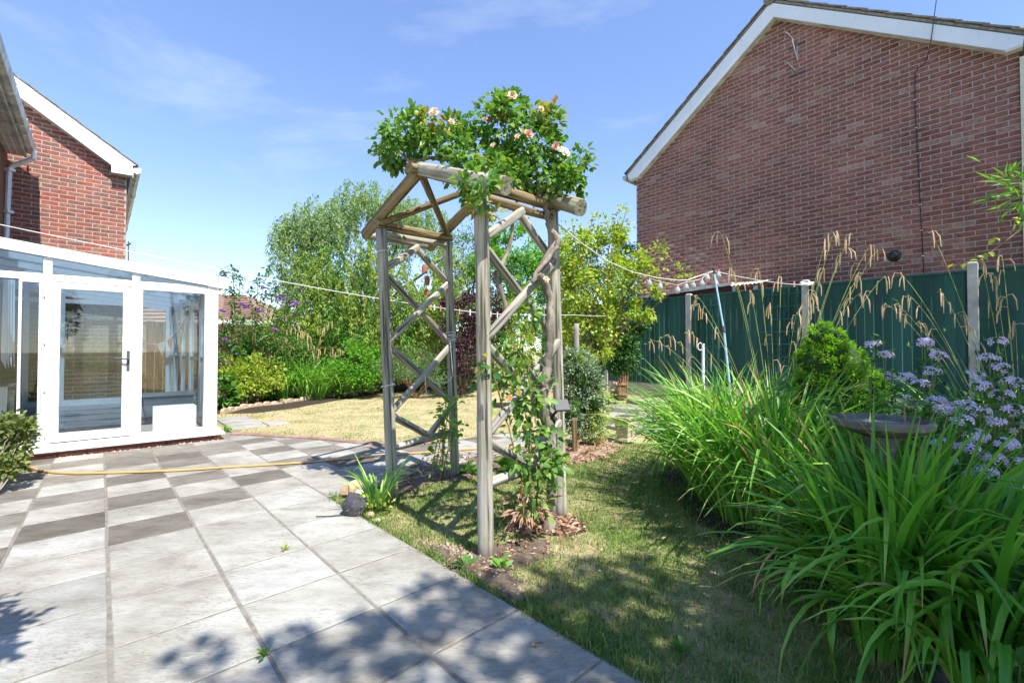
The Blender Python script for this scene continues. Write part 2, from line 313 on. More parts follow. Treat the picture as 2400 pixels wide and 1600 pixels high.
# ---------------------------------------------------------------- leaves and blades (arrays)
def leaf_arrays(P, D, Ln, Wd, up=.6, fold=.25, seed=1):
    """one four-cornered folded leaf per point P along D"""
    r = np.random.RandomState(seed); n = len(P); D = unit(D)
    N = r.normal(size=(n, 3)); N[:, 2] = np.abs(N[:, 2]) + up; N = N - D * np.sum(N * D, 1, keepdims=True); N = unit(N); S = np.cross(D, N)
    Ln = np.broadcast_to(Ln, (n,))[:, None]; Wd = np.broadcast_to(Wd, (n,))[:, None]
    V = np.stack([P, P + D * Ln * .45 + S * Wd * .5 + N * Wd * fold, P + D * Ln - N * Ln * .08, P + D * Ln * .45 - S * Wd * .5 + N * Wd * fold], 1).reshape(-1, 3)
    i = np.arange(n)[:, None] * 4
    F = np.concatenate([i + [0, 1, 2], i + [0, 2, 3]], 0); return V, F
def leaf6_arrays(P, D, Ln, Wd, up=.6, fold=.22, seed=1):
    """a rounder leaf, two folded quads each side of the midrib"""
    r = np.random.RandomState(seed); n = len(P); D = unit(D)
    N = r.normal(size=(n, 3)); N[:, 2] = np.abs(N[:, 2]) + up; N = N - D * np.sum(N * D, 1, keepdims=True); N = unit(N); S = np.cross(D, N)
    Ln = np.broadcast_to(Ln, (n,))[:, None]; Wd = np.broadcast_to(Wd, (n,))[:, None]
    V = np.stack([P, P + D * Ln * .3 + S * Wd * .46 + N * Wd * fold, P + D * Ln * .68 + S * Wd * .38 + N * Wd * fold * .7, P + D * Ln - N * Ln * .12,
                  P + D * Ln * .68 - S * Wd * .38 + N * Wd * fold * .7, P + D * Ln * .3 - S * Wd * .46 + N * Wd * fold, P + D * Ln * .55 - N * Ln * .01], 1).reshape(-1, 3)
    i = np.arange(n)[:, None] * 7
    F = np.concatenate([i + [0, 1, 2, 6], i + [6, 2, 3, 4], i + [0, 6, 4, 5]], 0); return V, F
def clump_points(ells, n, seed=1, k=60, sig=.16, shell=.75, zmin=.02):
    """points and outward directions in leaf clumps spread through a union of ellipsoids [(centre, radii, weight)]"""
    r = np.random.RandomState(seed); wt = np.array([e[2] if len(e) > 2 else 1. for e in ells], float); wt /= wt.sum(); P = []; D = []
    for e, wgt in zip(ells, wt):
        c = np.array(e[0], float); R = np.array(e[1], float); kk = max(3, int(k * wgt)); m = int(n * wgt)
        u = unit(r.normal(size=(kk, 3))); rad = 1 - (1 - shell) * r.rand(kk) ** 1.6 - .5 * (r.rand(kk) < .25) * r.rand(kk); cc = c + u * rad[:, None] * R
        cw = r.rand(kk) + .35; cw /= cw.sum(); idx = r.choice(kk, m, p=cw); s = sig * R.mean() * (.6 + .8 * r.rand(kk))
        q = r.normal(size=(m, 3)) * s[idx][:, None]; p = cc[idx] + q; P.append(p); D.append(unit((p - c) / R ** 2) * .8 + unit(q) * .7 + r.normal(size=(m, 3)) * .35)
    P = np.concatenate(P); D = np.concatenate(D); ok = P[:, 2] > zmin; return P[ok], D[ok]
def foliage(name, ells, n, Ln, Wd, mat, parent, seed=1, k=60, sig=.16, shell=.75, droop=0., six=False, zmin=.02, up=.6):
    P, D = clump_points(ells, n, seed, k, sig, shell, zmin); D = unit(D); D[:, 2] -= droop
    r = np.random.RandomState(seed + 5); s = .65 + .7 * r.rand(len(P)); V, F = (leaf6_arrays if six else leaf_arrays)(P, D, Ln * s, Wd * s, seed=seed + 2, up=up)
    return npobj(name, V, F, mat, parent, 'stuff')
def strap_arrays(P, az, Ln, Wd, lean, droop, seed=1, n=7, fold=.25, twist=.5):
    r = np.random.RandomState(seed); N = len(P); H = np.stack([np.sin(az), np.cos(az), np.zeros(N)], 1); S0 = np.stack([np.cos(az), -np.sin(az), np.zeros(N)], 1)
    p = np.array(P, float); rows = []; tw = r.normal(size=N) * twist; bend = r.normal(size=N) * .25
    kink = r.rand(N) < .28; kp = .45 + .3 * r.rand(N)
    for i in range(n + 1):
        t = i / n; th = lean + droop * t ** 1.5 + np.where(kink & (t > kp), 1.1, 0)
        T = H * np.sin(th)[:, None] + np.array([0, 0, 1.]) * np.cos(th)[:, None] + S0 * (bend * t)[:, None]; T = unit(T)
        S = np.cross(T, np.array([0, 0, 1.]) + H * .01); S = unit(np.where(np.linalg.norm(S, axis=1, keepdims=True) < .05, S0, S)); B = np.cross(S, T)
        a = tw * t; Sx = S * np.cos(a)[:, None] + B * np.sin(a)[:, None]; Nn = np.cross(Sx, T)
        wd = (Wd * (.55 + .45 * min(1, t * 4)) * (1 - max(0, (t - .45) / .55) ** 1.7 * .96))[:, None]
        rows.append(np.stack([p - Sx * wd * .5 + Nn * wd * fold, p, p + Sx * wd * .5 + Nn * wd * fold], 1)); p = p + T * (Ln / n)[:, None]
    V = np.stack(rows, 1)      # N, n+1, 3, 3
    base = np.arange(N)[:, None] * (n + 1) * 3; F = []
    for i in range(n):
        o = i * 3; F.append(base + [o, o + 1, o + 4, o + 3]); F.append(base + [o + 1, o + 2, o + 5, o + 4])
    return V, F
def straps(name, P, az, Ln, Wd, lean, droop, mat, parent, seed=1, n=7, parts=0, key=None, fold=.25, twist=.5, leafname='leaf'):
    V, F = strap_arrays(P, az, Ln, Wd, lean, droop, seed, n, fold, twist); N = len(P); off = np.array(wloc(parent)); order = np.arange(N)
    if parts and key is not None: order = np.argsort(key)
    F1 = np.concatenate([f[:1] for f in F], 0)
    tt = np.repeat(np.linspace(0, 1, n + 1), 3).astype(np.float32)
    def along(me, k): me.attributes.new('along', 'FLOAT', 'POINT').data.foreach_set('value', np.tile(tt, k))
    for j in order[:parts]:
        me = npmesh(leafname, V[j].reshape(-1, 3) - off, F1); along(me, 1); link(leafname, me, mat, parent)
    rest = order[parts:]
    if len(rest):
        Fr = np.concatenate([f[:len(rest)] for f in F], 0); o = npobj(name, V[rest].reshape(-1, 3), Fr, mat, parent, 'stuff'); along(o.data, len(rest))
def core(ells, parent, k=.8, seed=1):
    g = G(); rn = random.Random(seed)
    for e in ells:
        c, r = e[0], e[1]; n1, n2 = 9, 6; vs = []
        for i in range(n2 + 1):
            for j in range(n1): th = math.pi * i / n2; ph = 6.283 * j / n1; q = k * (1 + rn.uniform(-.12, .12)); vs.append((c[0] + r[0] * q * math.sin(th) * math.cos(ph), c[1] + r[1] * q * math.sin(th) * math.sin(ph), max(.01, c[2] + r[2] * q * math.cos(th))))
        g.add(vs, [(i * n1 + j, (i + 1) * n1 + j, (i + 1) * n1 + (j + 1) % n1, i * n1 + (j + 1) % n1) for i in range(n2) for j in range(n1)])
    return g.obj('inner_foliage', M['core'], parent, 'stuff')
def limbs(base, tips, r0, mat, parent, name='branch', bendz=.4, seed=1, n=6, parts=True, join=False):
    rn = random.Random(seed); g = G()
    for tpt in tips:
        b = Vector(base); t = Vector(tpt); mid = b.lerp(t, .5) + Vector((rn.uniform(-.1, .1), rn.uniform(-.1, .1), bendz * (t - b).length * .3)); pts = bez(b, mid, t, 7)
        for q in pts[1:-1]: q += Vector((rn.uniform(-1, 1), rn.uniform(-1, 1), rn.uniform(-1, 1))) * .02 * (t - b).length
        gg = g if join else G(); gg.tube(pts, [r0 * (1 - .8 * i / 7) for i in range(8)], n)
        if not join: gg.obj(name, mat, parent, smooth=True)
    if join: g.obj(name, mat, parent, smooth=True)
B0 = .5 * (AB(*gp(515, 1025, .0)[:2])[1] + AB(*gp(95, 1078, .0)[:2])[1])   # front plane of the conservatory
# ================================================================ GROUND
def gz(x, y):
    a, b = AB(x, y); s = np.clip((np.asarray(a) - 6.2) / 1.6, 0, 1); return .165 * s * s * (3 - 2 * s)
def lawnmat(name, dry):
    m, t, b = newmat(name); g = t.nodes.new('ShaderNodeNewGeometry'); P = g.outputs['Position']
    f1 = noise(t, P, 2.2, 5, .6); f2 = noise(t, P, 150, 6, .7); f3 = noise(t, P, 9, 5, .7)
    gr = ramp(t, [(.10, .15, .03), (.18, .24, .06), (.29, .33, .11)], [.3, .5, .7]); t.links.new(f2, gr.inputs['Fac'])
    st = ramp(t, [(.38, .30, .165), (.48, .385, .22), (.57, .47, .29)], [.3, .5, .7]); t.links.new(f2, st.inputs['Fac'])
    r = ramp(t, [(0, 0, 0), (1, 1, 1)], [.62 - dry * .5, .82 - dry * .5]); mm = t.nodes.new('ShaderNodeMath'); mm.operation = 'ADD'
    sc_ = t.nodes.new('ShaderNodeMath'); sc_.operation = 'MULTIPLY'; sc_.inputs[1].default_value = .45; t.links.new(f3, sc_.inputs[0])
    s2 = t.nodes.new('ShaderNodeMath'); s2.operation = 'MULTIPLY'; s2.inputs[1].default_value = .6; t.links.new(f1, s2.inputs[0])
    t.links.new(sc_.outputs[0], mm.inputs[0]); t.links.new(s2.outputs[0], mm.inputs[1]); t.links.new(mm.outputs[0], r.inputs['Fac'])
    t.links.new(mixc(t, r.outputs[0], gr.outputs[0], st.outputs[0]), b.inputs['Base Color']); b.inputs['Roughness'].default_value = 1; b.inputs['Specular IOR Level'].default_value = .05
    bump(t, b, f2, .7, .012); return m
M['lawn_far'] = lawnmat('dry_lawn', .52); M['lawn_near'] = lawnmat('patchy_lawn', .42)
# base ground: fine near the camera, reaching the horizon
xs = np.unique(np.concatenate([np.linspace(-14, 16, 121), np.array([-400, -150, -60, -30, 30, 60, 150, 400])])); ys = np.unique(np.concatenate([np.linspace(-4, 22, 105), np.array([-200, -60, -20, 30, 60, 150, 400, 900])]))
X, Y = np.meshgrid(xs, ys); Z = -.03 + gz(X, Y) + .008 * (wob(X, Y, 5) - .5)
V = np.stack([X, Y, Z], -1).reshape(-1, 3); nx = len(xs); ii = np.arange((len(ys) - 1) * nx).reshape(len(ys) - 1, nx)[:, :-1].ravel()
o = npobj('ground', V, np.stack([ii, ii + 1, ii + nx + 1, ii + nx], 1), M['lawn_near'], smooth=True); tag(o, 'patchy green and brown ground under the whole garden', kind='structure')
def sheet(name, poly, z, mat, kind='structure', label=None, res=.12, amp=.006, parent=None):
    """a flat irregular patch on the ground, filled from its outline with slightly uneven ground"""
    import mathutils
    me = bpy.data.meshes.new(name); n = len(poly); cx = sum(p[0] for p in poly) / n; cy = sum(p[1] for p in poly) / n
    rings = 10; V = [(cx, cy, z + gz(cx, cy) + amp)]; F = []
    for k in range(1, rings + 1):
        for p in poly:
            t = k / rings; x = cx + (p[0] - cx) * t; y = cy + (p[1] - cy) * t; V.append((x, y, z + float(gz(x, y)) + amp * (wob(x, y, 9) * 2) * (1 if k < rings else 0)))
    for i in range(n): F.append((0, 1 + i, 1 + (i + 1) % n))
    for k in range(rings - 1):
        for i in range(n): a0 = 1 + k * n; F.append((a0 + i, a0 + n + i, a0 + n + (i + 1) % n, a0 + (i + 1) % n))
    me.from_pydata([tuple(map(float, v)) for v in V], [], F); me.update()
    for p in me.polygons: p.use_smooth = True
    o = link(name, me, mat, parent, kind)
    if label: o['label'] = label
    return o
def dens(poly, step=.25, jit=.03, seed=1):
    rn = random.Random(seed); out = []
    for i in range(len(poly)):
        a = poly[i]; b = poly[(i + 1) % len(poly)]; L_ = math.dist(a[:2], b[:2]); m = max(1, int(L_ / step))
        for k in range(m): t = k / m; out.append((a[0] + (b[0] - a[0]) * t + rn.uniform(-jit, jit), a[1] + (b[1] - a[1]) * t + rn.uniform(-jit, jit)))
    return out
def pgp(pts, z=0.): return [gp(*p, z)[:2] for p in pts]
def inpoly(x, y, poly):
    x = np.asarray(x); y = np.asarray(y); c = np.zeros(x.shape, bool); j = len(poly) - 1
    for i in range(len(poly)):
        xi, yi = poly[i][:2]; xj, yj = poly[j][:2]
        c ^= ((yi > y) != (yj > y)) & (x < (xj - xi) * (y - yi) / (yj - yi + 1e-12) + xi); j = i
    return c
# ---------------------------------------------------------------- patio: every slab a piece of its own
HM = np.array([[.30292189, .27673622, -2.56696642], [.27388532, -.30964167, 2.31338685], [-.00339889, -.00858724, 1.]])
def slabpt(i, j):
    v = HM @ np.array([i, j, 1.]); return v[0] / v[2], v[1] / v[2]
def slabmat(name, cols, pos, dk):
    m, t, b = newmat(name); r = ramp(t, cols, pos); t.links.new(rnd(t), r.inputs['Fac']); g = t.nodes.new('ShaderNodeNewGeometry'); P = g.outputs['Position']
    ob = t.nodes.new('ShaderNodeObjectInfo'); of = t.nodes.new('ShaderNodeVectorMath'); of.operation = 'SCALE'; of.inputs['Scale'].default_value = 37.
    cmb = t.nodes.new('ShaderNodeCombineXYZ'); t.links.new(ob.outputs['Random'], cmb.inputs[0]); t.links.new(ob.outputs['Random'], cmb.inputs[1]); t.links.new(cmb.outputs[0], of.inputs[0])
    ad = t.nodes.new('ShaderNodeVectorMath'); t.links.new(P, ad.inputs[0]); t.links.new(of.outputs[0], ad.inputs[1]); Q = ad.outputs[0]
    rot = nd(t, 'ShaderNodeMapping'); rot.inputs['Rotation'].default_value = (0, 0, math.radians(-42 )); rot.inputs['Scale'].default_value = (1, 2.6, 1); t.links.new(Q, rot.inputs['Vector']); R_ = rot.outputs[0]
    f1 = noise(t, R_, 3.0, 7, .7, .15); r1 = ramp(t, [(.64, .61, .56), (.94, .93, .91), (1.10, 1.10, 1.10)], [.3, .48, .66]); t.links.new(f1, r1.inputs['Fac'])
    c = mixc(t, 1., r.outputs[0], r1.outputs[0], 'MULTIPLY')
    fp = noise(t, R_, 30, 5, .75); rq = ramp(t, [(0, 0, 0), (.8, .8, .8)], [.51, .66]); t.links.new(fp, rq.inputs['Fac']); fq = noise(t, Q, 3.1, 4, .6); rqq = ramp(t, [(.1, .1, .1), (1, 1, 1)], [.4, .6]); t.links.new(fq, rqq.inputs['Fac'])
    mq = t.nodes.new('ShaderNodeMath'); mq.operation = 'MULTIPLY'; t.links.new(rq.outputs[0], mq.inputs[0]); t.links.new(rqq.outputs[0], mq.inputs[1]); c = mixc(t, mq.outputs[0], c, dk)
    f2 = noise(t, P, 120, 3, .6); r2 = ramp(t, [(0, 0, 0), (1, 1, 1)], [.60, .70]); t.links.new(f2, r2.inputs['Fac'])
    f2b = noise(t, Q, 4.5, 4, .6); r2b = ramp(t, [(0, 0, 0), (.65, .65, .65)], [.45, .62]); t.links.new(f2b, r2b.inputs['Fac'])
    mm = t.nodes.new('ShaderNodeMath'); mm.operation = 'MULTIPLY'; t.links.new(r2.outputs[0], mm.inputs[0]); t.links.new(r2b.outputs[0], mm.inputs[1])
    c = mixc(t, mm.outputs[0], c, dk)
    f5 = noise(t, R_, 5.5, 6, .6, 2.2); r5 = ramp(t, [(0, 0, 0), (1, 1, 1), (0, 0, 0)], [.485, .5, .515]); t.links.new(f5, r5.inputs['Fac'])
    m5 = t.nodes.new('ShaderNodeMath'); m5.operation = 'MULTIPLY'; m5.inputs[1].default_value = .16; t.links.new(r5.outputs[0], m5.inputs[0]); c = mixc(t, m5.outputs[0], c, dk)
    f6 = noise(t, P, 1.3, 4, .6); r6 = ramp(t, [(.70, .68, .63), (1.06, 1.06, 1.06)], [.36, .58]); t.links.new(f6, r6.inputs['Fac']); c = mixc(t, 1., c, r6.outputs[0], 'MULTIPLY')
    t.links.new(c, b.inputs['Base Color']); b.inputs['Roughness'].default_value = .85; b.inputs['Specular IOR Level'].default_value = .25
    hh = t.nodes.new('ShaderNodeMath'); hh.operation = 'ADD'; t.links.new(f1, hh.inputs[0]); s5 = t.nodes.new('ShaderNodeMath'); s5.operation = 'MULTIPLY'; s5.inputs[1].default_value = -.06
    t.links.new(r5.outputs[0], s5.inputs[0]); t.links.new(s5.outputs[0], hh.inputs[1])
    b2 = nd(t, 'ShaderNodeBump', Strength=.6, Distance=.006); t.links.new(fp, b2.inputs['Height']); bump(t, b, hh.outputs[0], .6, .016); bn = [n for n in t.nodes if n.type == 'BUMP' and n is not b2][-1]; t.links.new(b2.outputs[0], bn.inputs['Normal']); return m
M['slab'] = slabmat('pale_riven_slab', [(.36, .35, .315), (.405, .395, .36), (.375, .355, .32), (.43, .425, .40), (.25, .24, .215)], [0, .3, .5, .8, 1], (.20, .16, .12))
M['slab_dark'] = slabmat('dark_riven_slab', [(.15, .135, .112), (.20, .18, .155), (.255, .235, .205)], None, (.08, .07, .055))
patio = thing('patio', 'patio of square riven concrete slabs, some pale and some dark', None, (0, 0, 0)); patio['kind'] = 'structure'
rn = random.Random(5)
def slab(poly, mat, th=.04, tilt=True):
    """poly: corner points in order; a slab with a slightly worn chamfered edge"""
    cx = sum(p[0] for p in poly) / len(poly); cy = sum(p[1] for p in poly) / len(poly); n = len(poly); tx, ty, dz = (rn.uniform(-.003, .003), rn.uniform(-.003, .003), rn.uniform(-.001, .001)) if tilt else (0, 0, 0)
    def zz(x, y): return dz + tx * (x - cx) + ty * (y - cy)
    ins = .006; V = []; 
    for x, y in poly: V.append((x - cx, y - cy, -th))
    for x, y in poly: V.append((x - cx, y - cy, zz(x, y) - .004))
    for x, y in poly:
        d = math.hypot(x - cx, y - cy); V.append(((x - cx) * (1 - ins / d), (y - cy) * (1 - ins / d), zz(x, y)))
    F = [tuple(range(2 * n, 3 * n))] + [(i, (i + 1) % n, n + (i + 1) % n, n + i) for i in range(n)] + [(n + i, n + (i + 1) % n, 2 * n + (i + 1) % n, 2 * n + i) for i in range(n)]
    me = bpy.data.meshes.new('paving_slab'); me.from_pydata(V, [], F); me.update(); o = link('paving_slab', me, mat, patio); o.location = (cx, cy, 0); return o
limR = AB(*gp(1290, 1035)[:2])[0]
nsl = 0
for c in range(-6, 12):
    for r in range(-16, 9):
        P = []
        gx = .006; gy = .0055
        P = [slabpt(c + gx / .41, r + gy / .41), slabpt(c + 1 - gx / .41, r + gy / .41), slabpt(c + 1 - gx / .41, r + 1 - gy / .41), slabpt(c + gx / .41, r + 1 - gy / .41)]
        cx = sum(p[0] for p in P) / 4; cy = sum(p[1] for p in P) / 4; a, b = AB(cx, cy)
        if c >= 4 and r >= 0: continue
        if r < -13: continue
        if a > limR: continue
        if b > B0 + .10 and a < 1.45: continue
        if cy < -.9 or abs(cx) > 1.5 * cy + 2.6: continue
        if b > 8.3: continue
        P = [(x + rn.uniform(-.003, .003), y + rn.uniform(-.003, .003)) for x, y in P]
        dark = (c + r) % 2 == 0 and r <= -1 and not (c >= 3 and r >= -2) and rn.random() > .12 or (r < -5 and rn.random() < .12)
        slab(P[::-1] if False else P, M['slab_dark'] if dark else M['slab']); nsl += 1
# joint mortar sheet under the slabs
A_ = [slabpt(-6, -16), slabpt(12, -16), slabpt(12, 0), slabpt(4, 0), slabpt(4, 9), slabpt(-6, 9)]
bedm = G(); z_ = -.0025
q1 = [slabpt(-6, -13), (slabpt(9, -13)), slabpt(9, 0), slabpt(-6, 0)]; q2 = [slabpt(-6, 0), slabpt(4, 0), slabpt(4, 7), slabpt(-6, 7)]
for q in (q1, q2): bedm.add([(x, y, z_) for x, y in q], [(0, 1, 2, 3)])
bedm.obj('joint_mortar', M['mortar_slab'], patio)
# ---------------------------------------------------------------- far lawn (round, dry) lying over the patio edge
farp = pgp([(505, 1006), (560, 1016), (640, 1020), (730, 1025), (800, 1031), (850, 1036), (920, 1041), (1000, 1038), (1080, 1030), (1160, 1018), (1230, 1010), (1300, 1004), (1380, 985), (1420, 962), (1450, 940), (1400, 925), (1200, 915), (1060, 915), (890, 915), (760, 922), (640, 935), (545, 950), (500, 968), (470, 985)])
lw = sheet('lawn', dens(farp, .3, .01), .006, M['lawn_far'], label='round sun-bleached lawn behind the arch', amp=.004)
nearp = pgp([(800, 1180), (885, 1229), (963, 1277), (1072, 1346), (1214, 1425), (1413, 1545), (1500, 1602), (1700, 1750), (2300, 1750), (2250, 1500), (2000, 1330), (1760, 1230), (1640, 1150), (1570, 1080), (1540, 1040), (1300, 1040), (1200, 1075), (1110, 1110), (1000, 1135), (900, 1165)])
ln = sheet('lawn', dens(nearp, .15, .015), -.016, M['lawn_near'], label='shaded patchy lawn between the arch and the sedge clumps', amp=.008)
# grass blades
def blades(name, n, region, hmin, hmax, wd, mat, seed, z0, reject=None, label=None, keep=None, lean=.6):
    r = np.random.RandomState(seed); xs = [p[0] for p in region]; ys = [p[1] for p in region]; P = np.zeros((0, 2))
    while len(P) < n:
        # denser near the camera
        y = min(ys) + (max(ys) - min(ys)) * r.rand(n * 3) ** 1.35; x = min(xs) + (max(xs) - min(xs)) * r.rand(n * 3); ok = inpoly(x, y, region)
        for rj in (reject or []): ok &= ~(inpoly(x, y, rj) & (r.rand(len(x)) > .06))
        if keep is not None: ok &= r.rand(len(x)) < keep(x, y)
        P = np.concatenate([P, np.stack([x[ok], y[ok]], 1)])
    P = P[:n]; d = P[:, 1]; h = hmin + (hmax - hmin) * r.rand(n) ** 2; a = r.rand(n) * 6.283; ln_ = np.abs(r.normal(size=n)) * lean
    D = np.stack([np.sin(a) * np.sin(ln_), np.cos(a) * np.sin(ln_), np.cos(ln_)], 1); S = np.stack([np.cos(a), -np.sin(a), 0 * a], 1)
    b = np.stack([P[:, 0], P[:, 1], np.full(n, z0) + gz(P[:, 0], P[:, 1])], 1); ww = (wd * (.7 + .6 * r.rand(n)) * (1 + .25 * np.maximum(0, d - 2)))[:, None]
    m_ = b + D * (h * .55)[:, None]; tip = b + D * h[:, None] + np.array([0, 0, -1]) * (h * np.minimum(.5, ln_ * .4))[:, None] + np.stack([np.sin(a), np.cos(a), 0 * a], 1) * (h * .25)[:, None]
    V = np.stack([b - S * ww * .5, b + S * ww * .5, m_ + S * ww * .4, m_ - S * ww * .4, tip], 1).reshape(-1, 3); i = np.arange(n)[:, None] * 5
    V2 = V; F = np.concatenate([i + [0, 1, 2], i + [0, 2, 3], i + [3, 2, 4]], 0); o = npobj(name, V2, F, mat, None, 'stuff')
    if label: o['label'] = label
    o['category'] = 'grass'; return o
def blob(cx, cy, rx, ry, n=26, seed=1, rot=0.):
    rn_ = random.Random(seed); return [(cx + (rx * math.cos(t) * math.cos(rot) - ry * math.sin(t) * math.sin(rot)) * k, cy + (rx * math.cos(t) * math.sin(rot) + ry * math.sin(t) * math.cos(rot)) * k) for t, k in [(2 * math.pi * i / n, 1 + rn_.uniform(-.16, .16)) for i in range(n)]]
Ab = gp(1140, 1298); Bb = gp(923, 1165); Cb = gp(1068, 1110); Db = gp(1316, 1205)
soilA = blob(Ab[0] + .10, Ab[1] + .0, .32, .16, seed=3, rot=.5); soilD = blob(gp(1280, 1225)[0], gp(1280, 1225)[1], .26, .2, seed=4)
soilP = dens(pgp([(985, 1272), (1090, 1335), (1200, 1405), (1245, 1420), (1230, 1375), (1180, 1330), (1120, 1300), (1060, 1275)]), .06, .008)
soilC = dens(pgp([(905, 1150), (950, 1090), (1030, 1066), (1110, 1060), (1260, 1045), (1300, 1050), (1290, 1075), (1200, 1090), (1130, 1105), (1090, 1125), (1000, 1135), (960, 1160)]), .1, .015)
leafmulch = dens(pgp([(1300, 1050), (1400, 1030), (1460, 1045), (1420, 1075), (1350, 1085), (1300, 1095)]), .12, .03)
for nm, pl, lb in (('soil_patch', soilA, 'bare crumbly soil around the foot of the front post'), ('soil_patch', soilD, 'bare soil and dead stems at the foot of the climbing rose'), ('soil_patch', soilP, 'gravelly soil strip beside the patio edge'), ('flower_bed', soilC, 'soil bed under the back of the arch')):
    sheet(nm, pl, -.012, M['soil'], label=lb, amp=.014)
M['mulch'] = pmat('leaf_mulch', (.20, .11, .07), (.48, .33, .25), 30, 1, 1, .02, c3=(.6, .45, .34))
sheet('leaf_mulch', leafmulch, -.008, M['mulch'], label='pinkish fallen leaves under the clipped shrub', amp=.02)
bedR = dens([W(3.0, -2.2), W(2.1, -.6), W(2.35, .6), W(2.75, 1.2), W(3.3, 1.9), W(3.6, 2.2), W(5.2, 2.4), W(6.5, 2.0), W(7.8, 3.0), W(8.45, 4.5), W(8.45, -3)], .3, .04)
M['soil_dark'] = pmat('dark_soil', (.03, .022, .016), (.08, .06, .04), 22, 1, 1, .02)
sheet('flower_bed', bedR, -.008, M['soil_dark'], label='dark soil of the border under the sedges and bird bath', amp=.02)
bedL = dens([W(1.45, 9.2), W(2.0, 8.9), W(2.8, 9.15), W(3.8, 9.9), W(5.0, 10.6), W(6.5, 10.9), W(8.4, 10.5), W(8.4, 12.4), W(.5, 12.4)], .4, .04)
sheet('flower_bed', bedL, .012, M['soil_dark'], label='back border soil behind the stone edging', amp=.02)
rej = [soilA, soilD, soilP, soilC]
kd = lambda x, y: np.clip((wob(x, y, 2.2, 1.) * .6 + wob(x, y, 7, 3.) * .4 - .42) * 4 + .3, .06, 1)
kg = lambda x, y: np.clip(1.3 - kd(x, y), .3, 1)
blades('lawn_grass', 120000, nearp, .012, .058, .0032, M['grass'], 21, -.016, rej, 'green grass of the near lawn', kg)
blades('lawn_grass', 60000, nearp, .01, .04, .003, M['grass_dry'], 22, -.016, rej, 'dry straw-coloured grass of the near lawn', kd, 1.0)
blades('lawn_grass', 45000, farp, .008, .022, .004, M['grass_dry'], 23, .006, None, 'short dry grass of the round lawn', None, .9)
blades('lawn_grass', 22000, farp, .008, .025, .005, M['grass'], 24, .006, None, 'green grass tufts in the round lawn', kg, .9)
# stray tufts along the patio edge
edge = [p for k in range(0, 60) for p in [slabpt(4 + rn.uniform(-.02, .12), k * .1)]]
P = np.array([(x + rn.gauss(0, .02), y + rn.gauss(0, .02), -.015) for x, y in edge for _ in range(26)]); P = P[RS.rand(len(P)) < .15 + .85 * (wob(P[:, 0], P[:, 1], 6) > .5)]
n_ = len(P); V, F = strap_arrays(P, RS.rand(n_) * 6.28, .03 + .05 * RS.rand(n_) ** 2, .0035 + 0 * P[:, 0], RS.rand(n_) * .8, RS.rand(n_) * 1.2, 5, 3)
o = npobj('edge_grass', V.reshape(-1, 3), np.concatenate(F), M['grass'], None, 'stuff'); tag(o, 'green grass tufts overhanging the patio edge', 'grass')
# soil crumbs, stones and fallen leaves
def crumbs(name, label, poly, n, smin, smax, mat, z, seed, keep=1.):
    r = np.random.RandomState(seed); xs = [p[0] for p in poly]; ys = [p[1] for p in poly]; x = min(xs) + (max(xs) - min(xs)) * r.rand(n * 4); y = min(ys) + (max(ys) - min(ys)) * r.rand(n * 4); ok = inpoly(x, y, poly); x = x[ok][:n]; y = y[ok][:n]; m = len(x)
    base = np.array([(1, 0, 0), (-.5, .87, 0), (-.5, -.87, 0), (.1, .1, .8), (0, 0, -.6)]); s = (smin + (smax - smin) * r.rand(m) ** 3)[:, None, None]
    ang = r.rand(m) * 6.28; c, s_ = np.cos(ang), np.sin(ang); B = base[None] * (1 + .5 * (r.rand(m, 5, 3) - .5)); Xr = B[..., 0] * c[:, None] - B[..., 1] * s_[:, None]; Yr = B[..., 0] * s_[:, None] + B[..., 1] * c[:, None]
    V = np.stack([Xr, Yr, B[..., 2]], -1) * s + np.stack([x, y, z + 0 * x], 1)[:, None]; i = np.arange(m)[:, None] * 5
    F = np.concatenate([i + f for f in ([0, 1, 3], [1, 2, 3], [2, 0, 3], [1, 0, 4], [2, 1, 4], [0, 2, 4])]); o = npobj(name, V.reshape(-1, 3), F, mat, None, 'stuff'); tag(o, label, 'soil crumbs')
M['pebble'] = pmat('pebble', (.20, .145, .10), (.42, .33, .25), 5, .95, .2, var=.4)
for k, (pl, n) in enumerate(((soilA, 1300), (soilD, 900), (soilP, 900), (soilC, 1500))): crumbs('soil_crumbs', ['soil crumbs round the front post', 'soil crumbs at the rose trunk', 'stones and crumbs beside the patio edge', 'crumbs on the bed under the arch'][k], pl, n, .003, .02, M['pebble'] if k == 2 else M['soil'], -.004, 60 + k)
def scatter_leaves(name, label, poly, n, L_, mat, z, seed):
    r = np.random.RandomState(seed); xs = [p[0] for p in poly]; ys = [p[1] for p in poly]; x = min(xs) + (max(xs) - min(xs)) * r.rand(n * 4); y = min(ys) + (max(ys) - min(ys)) * r.rand(n * 4); ok = inpoly(x, y, poly); x = x[ok][:n]; y = y[ok][:n]; m = len(x)
    D = r.normal(size=(m, 3)); D[:, 2] = np.abs(D[:, 2]) * .25; V, F = leaf_arrays(np.stack([x, y, z + .01 * r.rand(m)], 1), D, L_ * (.5 + r.rand(m)), L_ * .5, up=1.5, seed=seed); tag(npobj(name, V, F, mat, None, 'stuff'), label, 'leaf litter')
M['litter'] = leafmat('dead_leaf', [(.30, .15, .08), (.42, .24, .16), (.5, .34, .26)], .15, .8, .1, tint=(1, 1, 1))
scatter_leaves('leaf_litter', 'brown fallen leaves under the clipped shrub', leafmulch, 900, .05, M['litter'], .0, 71)
scatter_leaves('leaf_litter', 'dead leaves around the rose trunk', soilD, 260, .045, M['litter'], .0, 72)
scatter_leaves('leaf_litter', 'dead leaves near the front post', soilA, 90, .03, M['litter'], .0, 73)
